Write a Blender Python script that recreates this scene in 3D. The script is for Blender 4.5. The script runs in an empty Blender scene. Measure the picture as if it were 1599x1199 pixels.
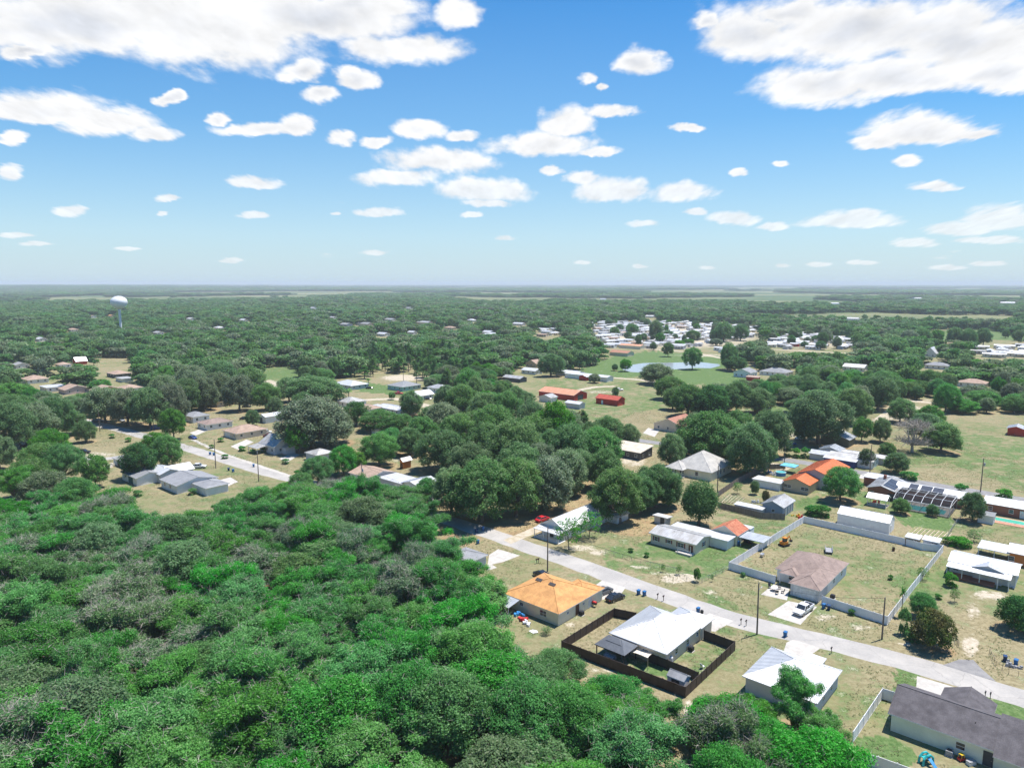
import bpy, math, random
import numpy as np
from mathutils import Vector, Matrix
R_ = math.radians
SC = bpy.context.scene
COL = SC.collection

# ------------------------------------------------------------------ camera, sky, sun, exposure
CAM_H, FPX, IW, IH, YH = 66.0, 1108.0, 1599.0, 1199.0, 442.0
TH = math.atan((IH/2-YH)/FPX)
cam = bpy.data.cameras.new('camera'); cam.sensor_width = 36.0
cam.lens = FPX/IW*36.0; cam.clip_start = 0.5; cam.clip_end = 120000
camo = bpy.data.objects.new('camera', cam); COL.objects.link(camo)
camo.location = (0, 0, CAM_H); camo.rotation_euler = (math.pi/2-TH, 0, 0)
SC.camera = camo
SUN = Vector((0.30, 0.14, 0.95)).normalized()
sun = bpy.data.lights.new('sun', 'SUN'); sun.energy = 3.6; sun.angle = R_(0.5); sun.color = (1.0, 0.955, 0.90)
suno = bpy.data.objects.new('sun', sun); COL.objects.link(suno)
suno.rotation_euler = (-SUN).to_track_quat('-Z', 'Y').to_euler(); suno.location = (0, 0, 200)
SC.view_settings.view_transform = 'Standard'; SC.view_settings.look = 'None'
SC.view_settings.exposure = 1.05; SC.view_settings.gamma = 1.0
SC.render.engine = 'CYCLES'
cy = SC.cycles
cy.max_bounces = 6; cy.diffuse_bounces = 4; cy.glossy_bounces = 2; cy.transmission_bounces = 4
cy.transparent_max_bounces = 6; cy.volume_bounces = 0; cy.caustics_reflective = False; cy.caustics_refractive = False
cy.use_denoising = True
HAZE_D = 1.05e-4
try: cy.denoiser = 'OPENIMAGEDENOISE'
except Exception: pass
cy.use_adaptive_sampling = True; cy.adaptive_threshold = 0.02

def P(px, py, z=0.0):
    """photo pixel -> point of the plane at height z"""
    u = (px-IW/2)/FPX; v = (IH/2-py)/FPX
    d = (u, math.cos(TH)+v*math.sin(TH), -math.sin(TH)+v*math.cos(TH))
    t = (z-CAM_H)/d[2]
    return Vector((d[0]*t, d[1]*t, z))
def project(x, y, z):
    """numpy: world -> photo pixel"""
    yy = np.asarray(y)*math.cos(TH)-(np.asarray(z)-CAM_H)*math.sin(TH)
    vv = np.asarray(y)*math.sin(TH)+(np.asarray(z)-CAM_H)*math.cos(TH)
    yy = np.where(yy < 1e-3, 1e-3, yy)
    return IW/2+FPX*np.asarray(x)/yy, IH/2-FPX*vv/yy

class N:
    """tiny node-tree writer"""
    def __init__(s, nt): s.nt = nt; s.nt.nodes.clear()
    def n(s, t, ins=None, **kw):
        o = s.nt.nodes.new(t)
        for k, v in kw.items(): setattr(o, k, v)
        for k, v in (ins or {}).items():
            sk = o.inputs[k]
            if hasattr(v, 'is_output'): s.nt.links.new(v, sk)
            else: sk.default_value = v
        return o
    def m(s, op, a, b=0.0, c=0.0, clamp=False):
        return s.n('ShaderNodeMath', {0: a, 1: b, 2: c}, operation=op, use_clamp=clamp).outputs[0]
    def vm(s, op, a, b=(0, 0, 0), c=None):
        i = {0: a, 1: b}
        if c is not None: i[2] = c
        o = s.n('ShaderNodeVectorMath', i, operation=op)
        return o.outputs['Value'] if op in ('LENGTH', 'DOT_PRODUCT') else o.outputs[0]
    def mix(s, f, a, b, blend='MIX'):
        o = s.n('ShaderNodeMix', data_type='RGBA', blend_type=blend)
        for k, v in ((0, f), (6, a), (7, b)):
            if hasattr(v, 'is_output'): s.nt.links.new(v, o.inputs[k])
            else: o.inputs[k].default_value = (*v, 1) if k and len(v) == 3 else v
        return o.outputs[2]
    def noise(s, vec, scale, detail=3, rough=0.55, dist=0.0):
        return s.n('ShaderNodeTexNoise', {'Vector': vec, 'Scale': scale, 'Detail': detail, 'Roughness': rough, 'Distortion': dist})
    def ss(s, x, lo, hi):
        o = s.n('ShaderNodeMapRange', {0: x, 1: lo, 2: hi, 3: 0.0, 4: 1.0}, interpolation_type='SMOOTHSTEP')
        return o.outputs[0]
    def sep(s, v): return s.n('ShaderNodeSeparateXYZ', {0: v}).outputs
    def comb(s, x, y, z): return s.n('ShaderNodeCombineXYZ', {0: x, 1: y, 2: z}).outputs[0]

# clouds: (px, py, half width, height above centre, depth below centre), turned into world directions
CLOUDS = [
 (130, 30, 230, 70, 68), (330, 45, 190, 70, 75), (500, 30, 150, 45, 40), (615, 75, 100, 26, 30), (705, 25, 42, 40, 22), (560, 8, 90, 28, 20), (45, 80, 45, 12, 12),
 (475, 118, 46, 22, 16), (555, 128, 34, 18, 14), (505, 150, 32, 14, 14),
 (60, 180, 130, 40, 14), (165, 195, 90, 28, 20), (245, 212, 48, 14, 12), (20, 218, 26, 11, 9), (268, 159, 18, 10, 9), (15, 266, 22, 15, 13),
 (344, 186, 20, 10, 9), (415, 203, 70, 13, 12), (465, 200, 28, 20, 15), (532, 219, 25, 12, 9), (650, 203, 46, 20, 15), (590, 225, 24, 9, 8), (718, 212, 32, 10, 9),
 (396, 289, 40, 13, 8), (262, 311, 20, 9, 5), (112, 328, 29, 10, 8), (400, 335, 27, 8, 5), (588, 333, 36, 10, 6), (522, 331, 8, 4, 4), (256, 335, 9, 4, 4),
 (25, 367, 27, 6, 5), (355, 408, 18, 4, 3), (585, 395, 24, 5, 4), (365, 405, 17, 4, 3), (200, 387, 22, 3, 3), (60, 380, 26, 4, 3), (737, 336, 20, 6, 4),
 (690, 255, 95, 25, 20), (620, 277, 72, 13, 14), (755, 300, 74, 24, 17), (760, 318, 40, 6, 7),
 (845, 228, 85, 26, 18), (880, 195, 42, 30, 18), (925, 237, 36, 10, 7), (950, 178, 46, 14, 9), (862, 267, 22, 8, 7),
 (1003, 100, 38, 26, 24), (915, 128, 22, 12, 10), (945, 140, 15, 7, 6),
 (1180, 60, 100, 50, 40), (1330, 40, 210, 55, 70), (1500, 60, 170, 80, 75), (1290, 135, 110, 40, 32), (1410, 125, 130, 45, 26), (1110, 40, 30, 18, 18), (1240, 20, 70, 25, 25), (1560, 120, 80, 40, 26),
 (1440, 208, 110, 38, 20), (1365, 224, 50, 14, 12), (1520, 212, 42, 14, 9), (1421, 252, 26, 11, 9), (1080, 202, 22, 8, 7),
 (955, 300, 58, 26, 15), (1060, 302, 58, 20, 13), (912, 277, 26, 14, 12), (1145, 342, 40, 14, 8), (1205, 354, 24, 8, 6), (1003, 352, 28, 7, 5), (1085, 332, 18, 7, 5),
 (1325, 348, 82, 20, 9), (1345, 336, 32, 12, 8), (1430, 380, 36, 10, 7), (1500, 358, 60, 14, 11), (1570, 345, 70, 30, 18), (1545, 375, 60, 6, 6), (1464, 292, 33, 11, 8),
 (1155, 270, 16, 7, 6), (1217, 258, 13, 7, 6), (1480, 418, 30, 5, 4), (1545, 412, 30, 5, 4), (1222, 415, 13, 4, 3), (910, 410, 14, 4, 3), (1350, 410, 26, 4, 4), (788, 371, 18, 5, 4), (1275, 413, 20, 5, 4), (1105, 418, 14, 4, 3), (1000, 416, 14, 3, 3)]

def uv_dir(px, py):
    u = (px-IW/2)/FPX; v = (IH/2-py)/FPX
    d = (u, math.cos(TH)+v*math.sin(TH), -math.sin(TH)+v*math.cos(TH))
    return d[0]/d[1], d[2]/d[1]

world = bpy.data.worlds.new('World'); SC.world = world; world.use_nodes = True
w = N(world.node_tree)
sky = w.n('ShaderNodeTexSky', sky_type='NISHITA')
sky.sun_disc = False; sky.sun_elevation = math.asin(SUN.z); sky.sun_rotation = math.atan2(SUN.x, SUN.y)
sky.altitude = 0; sky.air_density = 1.0; sky.dust_density = 0.25; sky.ozone_density = 2.0
d = w.n('ShaderNodeTexCoord').outputs['Generated']
dx, dy, dz = w.sep(d)
ady = w.m('MAXIMUM', w.m('ABSOLUTE', dy), 0.02)
u0 = w.m('DIVIDE', dx, ady); v0 = w.m('MAXIMUM', w.m('DIVIDE', dz, ady), 0.0)
vs = w.m('ADD', v0, 0.03)
# noise space in which features shrink towards the horizon, as a level cloud deck does
vn = w.m('ADD', v0, 0.15)
nz = w.comb(w.m('DIVIDE', u0, vn), w.m('MULTIPLY', w.m('LOGARITHM', vn, 2.718), 1.45), 0.0)
warp = w.noise(nz, 2.0, 4, 0.6)
warp2 = w.noise(w.vm('ADD', nz, (7.3, 2.1, 0.0)), 7.0, 4, 0.62)
wv = w.vm('ADD', w.vm('SUBTRACT', warp.outputs['Color'], (0.5, 0.5, 0.5)), w.vm('MULTIPLY', w.vm('SUBTRACT', warp2.outputs['Color'], (0.5, 0.5, 0.5)), (0.62, 0.75, 0.0)))
wx, wy, _ = w.sep(wv)
amp = w.m('MULTIPLY', vs, 0.26)
u1 = w.m('MULTIPLY_ADD', wx, amp, u0)
v1 = w.m('MULTIPLY_ADD', wy, w.m('MULTIPLY', amp, 0.50), v0)
uvv = w.comb(u1, v1, w.m('MULTIPLY', v1, -1.0))
acc = None
for (px, py, hw, up, dn) in CLOUDS:
    cu, cv = uv_dir(px, py); eu, _v = uv_dir(px+hw, py); _u, tv = uv_dir(px, py-up); _u, bv = uv_dir(px, py+dn)
    s = (1/abs(eu-cu), 1/abs(tv-cv), 1/abs(cv-bv))
    q = w.vm('MULTIPLY_ADD', uvv, s, (-cu*s[0], -cv*s[1], cv*s[2]))
    r = w.vm('LENGTH', w.vm('MAXIMUM', q, (-1e4, 0, 0)))
    acc = r if acc is None else w.m('SMOOTH_MIN', acc, r, 0.12)
def billow(vec):
    """rounded heaps: fractal cells softened with noise"""
    vo = w.n('ShaderNodeTexVoronoi', {'Vector': vec, 'Scale': 7.0, 'Detail': 2.0, 'Roughness': 0.55, 'Lacunarity': 2.3, 'Smoothness': 0.6}, feature='SMOOTH_F1', normalize=True).outputs['Distance']
    return w.m('SUBTRACT', 0.98, w.m('MULTIPLY', vo, 1.35))
fb = billow(nz)
f1 = w.m('ADD', w.m('MULTIPLY', fb, 0.5), w.m('MULTIPLY', w.noise(nz, 9.0, 8, 0.66).outputs['Fac'], 0.5))
f2 = w.m('ADD', w.m('MULTIPLY', billow(w.vm('ADD', nz, (0.02, 0.07, 0.0))), 0.55), w.m('MULTIPLY', w.noise(w.vm('ADD', nz, (0.02, 0.07, 0.0)), 8.0, 4, 0.6).outputs['Fac'], 0.45))
D = w.m('ADD', w.m('SUBTRACT', 1.0, acc), w.m('MULTIPLY', w.m('SUBTRACT', f1, 0.5), 1.75))
# scattered small puffs low down
puff = w.noise(w.vm('MULTIPLY', nz, (1.0, 3.2, 1.0)), 1.35, 5, 0.6).outputs['Fac']
pm = w.m('MULTIPLY', w.ss(v0, 0.012, 0.03), w.m('SUBTRACT', 1.0, w.ss(v0, 0.10, 0.2)))
puffa = w.m('MULTIPLY', w.ss(puff, 0.66, 0.74), pm)
alpha = w.m('MAXIMUM', w.ss(D, -0.08, 0.48), w.m('MULTIPLY', puffa, 0.75))
relief = w.m('MULTIPLY_ADD', w.m('SUBTRACT', f1, f2), 1.7, 0.55)
thick = w.ss(D, 0.35, 1.1)
lowf = w.noise(nz, 2.2, 3, 0.5).outputs['Fac']
grey = w.m('MULTIPLY', w.m('MULTIPLY', thick, w.ss(lowf, 0.34, 0.60)), w.ss(v0, 0.10, 0.34))
bright = w.m('SUBTRACT', w.m('MULTIPLY_ADD', w.m('SUBTRACT', relief, 0.55), 0.38, 0.985), w.m('MULTIPLY', grey, 0.20))
ccol = w.mix(grey, (0.985, 0.99, 1.0), (0.88, 0.92, 1.0))
CLOUD_L = 4.75
ccol = w.vm('SCALE', ccol); w.nt.links.new(w.m('MULTIPLY', bright, CLOUD_L), ccol.node.inputs['Scale'])
skyc = w.n('ShaderNodeHueSaturation', {'Hue': 0.502, 'Saturation': 1.76, 'Value': 0.70, 'Color': sky.outputs[0]}).outputs[0]
# pale moist air over the horizon
skyc = w.mix(w.m('MULTIPLY', w.m('POWER', w.m('SUBTRACT', 1.0, w.m('MINIMUM', w.m('MULTIPLY', v0, 1.7), 1.0)), 1.6), 0.85), skyc, (2.38, 3.30, 4.12))
aa = w.m('MULTIPLY', alpha, w.ss(v0, 0.0, 0.06)); 
hz = w.m('MULTIPLY', alpha, w.m('MULTIPLY_ADD', w.ss(v0, 0.0, 0.2), 0.45, 0.55))
fin = w.mix(hz, skyc, ccol)
bg = w.n('ShaderNodeBackground', {'Color': fin, 'Strength': 0.105})
out = w.n('ShaderNodeOutputWorld', {'Surface': bg.outputs[0]})
world.cycles.sampling_method = 'NONE'

# ------------------------------------------------------------------ materials
MATS = {}
def mat(name, c, rough=0.8, c2=None, scale=1.5, amt=1.0, detail=4, metal=0.0, bump=0.0, spec=0.3, streak=None, fine=0.0, stain=0.0):
    if name in MATS: return MATS[name]
    m = bpy.data.materials.new(name); m.use_nodes = True; MATS[name] = m
    g = N(m.node_tree)
    tc = g.n('ShaderNodeTexCoord').outputs['Object']
    v = tc
    if streak: v = g.vm('MULTIPLY', tc, streak)
    nf = g.noise(v, scale, detail, 0.6)
    c2 = c2 or tuple(x*0.72 for x in c)
    f = g.m('MULTIPLY', g.ss(nf.outputs['Fac'], 0.3, 0.72), amt)
    col = g.mix(f, c, c2)
    if fine:
        n2 = g.noise(tc, 9.0, 3, 0.7).outputs['Fac']
        col = g.mix(fine, col, g.n('ShaderNodeCombineColor', {0: n2, 1: n2, 2: n2}).outputs[0], 'OVERLAY')
    if stain:
        oi = g.n('ShaderNodeObjectInfo').outputs['Random']; n3 = g.noise(g.vm('ADD', g.vm('MULTIPLY', tc, (1.0, .45, .45)), g.comb(g.m('MULTIPLY', oi, 60.0), 0.0, 0.0)), .55, 6, .7).outputs['Fac']
        col = g.mix(g.m('MULTIPLY', g.ss(n3, .47, .72), stain), col, tuple(x*.42 for x in c))
        col = g.mix(g.m('MULTIPLY', g.ss(n3, .50, .30), stain*.6), col, tuple(min(1, x*1.25+.02) for x in c))
    b = g.n('ShaderNodeBsdfPrincipled', {'Base Color': col, 'Roughness': rough, 'Metallic': metal, 'Specular IOR Level': spec})
    if bump:
        bp = g.n('ShaderNodeBump', {'Strength': bump, 'Distance': 0.05, 'Height': nf.outputs['Fac']})
        g.nt.links.new(bp.outputs[0], b.inputs['Normal'])
    g.n('ShaderNodeOutputMaterial', {'Surface': b.outputs[0]})
    return m

def leaf_mat(name, c1, c2, c3=None, trans=0.25, hue=0.03, tips=0.5):
    m = bpy.data.materials.new(name); m.use_nodes = True; MATS[name] = m
    g = N(m.node_tree)
    oi = g.n('ShaderNodeObjectInfo'); geo = g.n('ShaderNodeNewGeometry')
    tc = g.n('ShaderNodeTexCoord').outputs['Object']
    off = g.comb(g.m('MULTIPLY', oi.outputs['Random'], 90.0), 0.0, 0.0)
    cl = g.noise(g.vm('ADD', tc, off), 0.33, 3, 0.6).outputs['Fac']
    col = g.mix(g.ss(cl, 0.34, 0.66), c1, c2)
    if c3: col = g.mix(g.m('MULTIPLY', g.ss(geo.outputs['Random Per Island'], 1-tips*0.5, 1.0), 0.8), col, c3)
    val = g.m('MULTIPLY_ADD', geo.outputs['Random Per Island'], 0.55, 0.72)
    val = g.m('MULTIPLY', val, g.m('MULTIPLY_ADD', oi.outputs['Random'], 0.34, 0.86))
    r2 = g.m('FRACT', g.m('MULTIPLY', oi.outputs['Random'], 7.31))
    r3 = g.m('FRACT', g.m('MULTIPLY', oi.outputs['Random'], 13.7))
    hs = g.n('ShaderNodeHueSaturation', {'Hue': g.m('MULTIPLY_ADD', r2, hue, 0.5-hue/2), 'Saturation': g.m('MULTIPLY_ADD', r3, 0.30, 0.88), 'Value': val, 'Color': col})
    df = g.n('ShaderNodeBsdfPrincipled', {'Base Color': hs.outputs[0], 'Roughness': 0.75, 'Specular IOR Level': 0.06})
    tr = g.n('ShaderNodeBsdfTranslucent', {'Color': hs.outputs[0]})
    ms = g.n('ShaderNodeMixShader', {0: trans, 1: df.outputs[0], 2: tr.outputs[0]})
    g.n('ShaderNodeOutputMaterial', {'Surface': ms.outputs[0]})
    return m

# ------------------------------------------------------------------ mesh helpers
class MB:
    def __init__(s): s.v = []; s.f = []; s.mi = []; s.cur = 0
    def add(s, vs, fs):
        o = len(s.v); s.v += [tuple(x) for x in vs]
        for f in fs: s.f.append(tuple(o+i for i in f)); s.mi.append(s.cur)
        return s
    def box(s, x0, x1, y0, y1, z0, z1, bottom=True):
        vs = [(x0,y0,z0),(x1,y0,z0),(x1,y1,z0),(x0,y1,z0),(x0,y0,z1),(x1,y0,z1),(x1,y1,z1),(x0,y1,z1)]
        fs = [(4,5,6,7),(0,1,5,4),(1,2,6,5),(2,3,7,6),(3,0,4,7)]
        if bottom: fs.append((3,2,1,0))
        return s.add(vs, fs)
    def obox(s, c, sx, sy, sz, rz=0.0, taper=1.0):
        ca, sa = math.cos(rz), math.sin(rz); vs = []
        for k, (z, t) in enumerate(((0, 1.0), (sz, taper))):
            for (a, b) in ((-1,-1),(1,-1),(1,1),(-1,1)):
                x, y = a*sx/2*t, b*sy/2*t
                vs.append((c[0]+x*ca-y*sa, c[1]+x*sa+y*ca, c[2]+z))
        return s.add(vs, [(3,2,1,0),(4,5,6,7),(0,1,5,4),(1,2,6,5),(2,3,7,6),(3,0,4,7)])
    def poly(s, pts): return s.add(pts, [tuple(range(len(pts)))])
    def prism(s, pts, z0, z1):
        n = len(pts)
        vs = [(p[0],p[1],z0) for p in pts]+[(p[0],p[1],z1) for p in pts]
        fs = [tuple(range(n-1,-1,-1)), tuple(range(n,2*n))]+[(i,(i+1)%n,n+(i+1)%n,n+i) for i in range(n)]
        return s.add(vs, fs)
    def tube(s, pts, rad, n=6, cap=True):
        pts = [Vector(p) for p in pts]; o = []; vs = []; fs = []
        if not hasattr(rad, '__len__'): rad = [rad]*len(pts)
        for i, p in enumerate(pts):
            t = (pts[min(i+1,len(pts)-1)]-pts[max(i-1,0)]).normalized()
            a = t.orthogonal().normalized() if i == 0 else (a-t*a.dot(t)).normalized()
            b = t.cross(a)
            for k in range(n):
                th = 2*math.pi*k/n; vs.append(p+(a*math.cos(th)+b*math.sin(th))*rad[i])
        for i in range(len(pts)-1):
            for k in range(n): fs.append((i*n+k, i*n+(k+1)%n, (i+1)*n+(k+1)%n, (i+1)*n+k))
        if cap: fs.append(tuple(range(n-1,-1,-1))); fs.append(tuple((len(pts)-1)*n+k for k in range(n)))
        return s.add(vs, fs)
    def cyl(s, x, y, z0, z1, r0, r1=None, n=10):
        return s.tube([(x,y,z0),(x,y,z1)], [r0, r0 if r1 is None else r1], n)
    def ball(s, c, rx, ry, rz, n=10, m=6):
        vs = []; fs = []
        for j in range(m+1):
            ph = -math.pi/2+math.pi*j/m
            for i in range(n):
                th = 2*math.pi*i/n; vs.append((c[0]+rx*math.cos(ph)*math.cos(th), c[1]+ry*math.cos(ph)*math.sin(th), c[2]+rz*math.sin(ph)))
        for j in range(m):
            for i in range(n): fs.append((j*n+i, j*n+(i+1)%n, (j+1)*n+(i+1)%n, (j+1)*n+i))
        return s.add(vs, fs)
    def loft(s, secs, close=True):
        n = len(secs[0]); vs = [p for q in secs for p in q]; fs = []
        for i in range(len(secs)-1):
            for k in range(n): fs.append((i*n+k, i*n+(k+1)%n, (i+1)*n+(k+1)%n, (i+1)*n+k))
        if close: fs.append(tuple(range(n-1,-1,-1))); fs.append(tuple((len(secs)-1)*n+k for k in range(n)))
        return s.add(vs, fs)
    def mesh(s, name, mats, smooth=False):
        me = bpy.data.meshes.new(name); me.from_pydata(s.v, [], s.f)
        for m in (mats if isinstance(mats, (list, tuple)) else [mats]): me.materials.append(m)
        if max(s.mi, default=0): me.polygons.foreach_set('material_index', s.mi)
        if smooth: me.polygons.foreach_set('use_smooth', [True]*len(s.f))
        me.update(); return me
    def build(s, name, mats, parent=None, smooth=False, loc=None, rz=None):
        return ob(name, s.mesh(name, mats, smooth), parent, loc, rz)
def ob(name, me, parent=None, loc=None, rz=None):
    o = bpy.data.objects.new(name, me); COL.objects.link(o)
    if parent is not None: o.parent = parent; KIDS.setdefault(parent.name, []).append(o)
    if loc is not None: o.location = loc
    if rz is not None: o.rotation_euler = (0, 0, rz)
    return o
KIDS = {}
def empty(name, loc=(0,0,0), rz=0.0):
    o = bpy.data.objects.new(name, None); COL.objects.link(o); o.empty_display_size = 0.5
    o.location = loc; o.rotation_euler = (0, 0, rz); return o
def tag(o, label=None, cat=None, group=None, kind=None):
    if label: o['label'] = label
    if cat: o['category'] = cat
    if group: o['group'] = group
    if kind: o['kind'] = kind
    return o
def copy_tree(o, parent=None):
    c = o.copy(); COL.objects.link(c)
    for k in ('label', 'group'):
        if parent is None and k in c: del c[k]
    if parent is not None: c.parent = parent; KIDS.setdefault(parent.name, []).append(c)
    for ch in list(KIDS.get(o.name, ())): copy_tree(ch, c)
    return c
# ------------------------------------------------------------------ ground cover
def seg_poly(px, py, poly):
    """point in polygon, numpy, photo pixels"""
    ins = np.zeros(px.shape, bool); n = len(poly)
    for i in range(n):
        x1, y1 = poly[i]; x2, y2 = poly[(i+1) % n]
        c = ((y1 > py) != (y2 > py))
        if y1 == y2: continue
        ins ^= c & (px < (x2-x1)*(py-y1)/(y2-y1)+x1)
    return ins
GREEN = [  # outline in the photo, strength
 ([(1385,790),(1420,800),(1500,775),(1530,770),(1510,800),(1480,830),(1418,822),(1398,805)], 1.0),
 ([(1330,765),(1410,770),(1400,790),(1300,785),(1240,795),(1250,780)], 0.7),
 ([(880,598),(890,582),(960,556),(1010,549),(1130,555),(1170,572),(1170,590),(1150,600),(1060,600),(1000,588),(960,590)], 1.0),
 ([(1420,525),(1500,512),(1560,512),(1599,525),(1599,533),(1540,530),(1440,532)], 0.8),
 ([(1470,670),(1620,690),(1620,775),(1480,722),(1400,730)], 0.58),
 ([(860,590),(1040,600),(1080,640),(1010,680),(900,650),(850,605)], 0.54),
 ([(1470,1075),(1510,1075),(1620,1110),(1620,1130),(1500,1110)], 0.9),
 ([(1395,1040),(1436,1052),(1436,1085),(1400,1085)], 0.8),
 ([(1340,1150),(1395,1150),(1440,1185),(1400,1200),(1330,1180)], 0.85),
 ([(1045,1035),(1100,1000),(1140,1015),(1095,1050)], 0.55),
 ([(980,1030),(1040,1040),(1060,1060),(1000,1050)], 0.9),
 ([(1110,795),(1250,805),(1160,870),(1110,860)], 0.5),
 ([(940,860),(1030,840),(1090,870),(1150,880),(1100,905),(950,890)], 0.62),
 ([(1060,850),(1170,850),(1140,885),(1080,880)], 0.8),
 ([(1100,920),(1230,985),(1220,1000),(1120,990)], 0.55),
 ([(1280,850),(1440,870),(1440,920),(1330,930),(1300,910)], 0.42),
 ([(560,595),(650,610),(640,618),(560,612)], 1.0), ([(410,572),(465,572),(470,590),(440,620),(400,620)], 0.75),
 ([(150,665),(250,690),(270,710),(200,710),(120,690)], 0.3), ([(400,720),(530,745),(500,760),(430,745)], 0.35),
 ([(1480,770),(1560,800),(1560,830),(1490,850)], 0.4), ([(1390,900),(1480,890),(1470,960),(1400,960)], 0.55),
 ([(1000,690),(1080,640),(1010,640),(950,660)], 0.3), ([(1160,640),(1240,632),(1235,650),(1150,655)], 0.8)]
SAND = [ # centre, radii in the photo, strength
 (1060,903,36,9,1),(1030,895,22,5,.6),(1190,905,18,6,.7),(1160,930,16,5,.5),(1110,925,18,5,.5),(1290,965,26,7,.7),(1345,980,22,6,.6),
 (1515,1010,16,20,1),(1530,985,20,12,.5),(1545,930,34,9,.9),(1520,955,14,18,.7),(1440,1005,60,4,.7),(1330,990,60,4,.4),(1000,885,25,4,.6),
 (935,862,20,6,.8),(905,855,28,6,.8),(870,838,30,5,.7),(800,845,20,4,.7),(1020,785,40,5,.4),(1215,880,8,3,.4),(980,960,20,8,.4),(890,975,14,6,.7),
 (1076,1112,11,26,.8),(940,1045,40,8,.5),(150,712,50,8,.7),(130,725,26,6,.8),(630,590,40,6,1),(420,600,18,8,1),(1100,555,60,3,.7),(1000,540,40,3,.7),
 (1410,640,40,10,.9),(1385,655,30,6,.8),(1430,625,40,4,.6),(1225,715,36,6,.5),(1240,678,10,8,.6),(1320,720,20,4,.4),(990,720,24,10,.8),(1015,705,18,5,.6),
 (940,612,35,4,.6),(1165,642,18,4,.6),(1440,575,20,4,.5),(560,730,60,8,.5),(620,715,50,8,.5),(470,665,20,6,.4),(1010,530,60,14,.6),(1090,530,100,18,.6),
 (1060,524,150,24,.95),(1270,535,60,12,.8),(1540,550,70,6,.6),(1430,745,30,5,.4),(1205,765,26,6,.4),(700,770,30,4,.6),(735,850,10,4,.4)]
LITTER = [(q.x, q.y, r) for q, r in ((P(*a), b) for a, b in (((740,818),8),((775,822),8),((815,815),9),((700,800),7),((850,806),7),((720,842),5),((690,775),7),((905,790),7),((960,800),8),((985,820),8),((1110,735),7),((940,745),8),((1320,690),8),((630,690),9),((160,655),9),((215,668),9),((60,705),9)))]   # x, y, radius (filled as the trees are planted)

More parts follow.
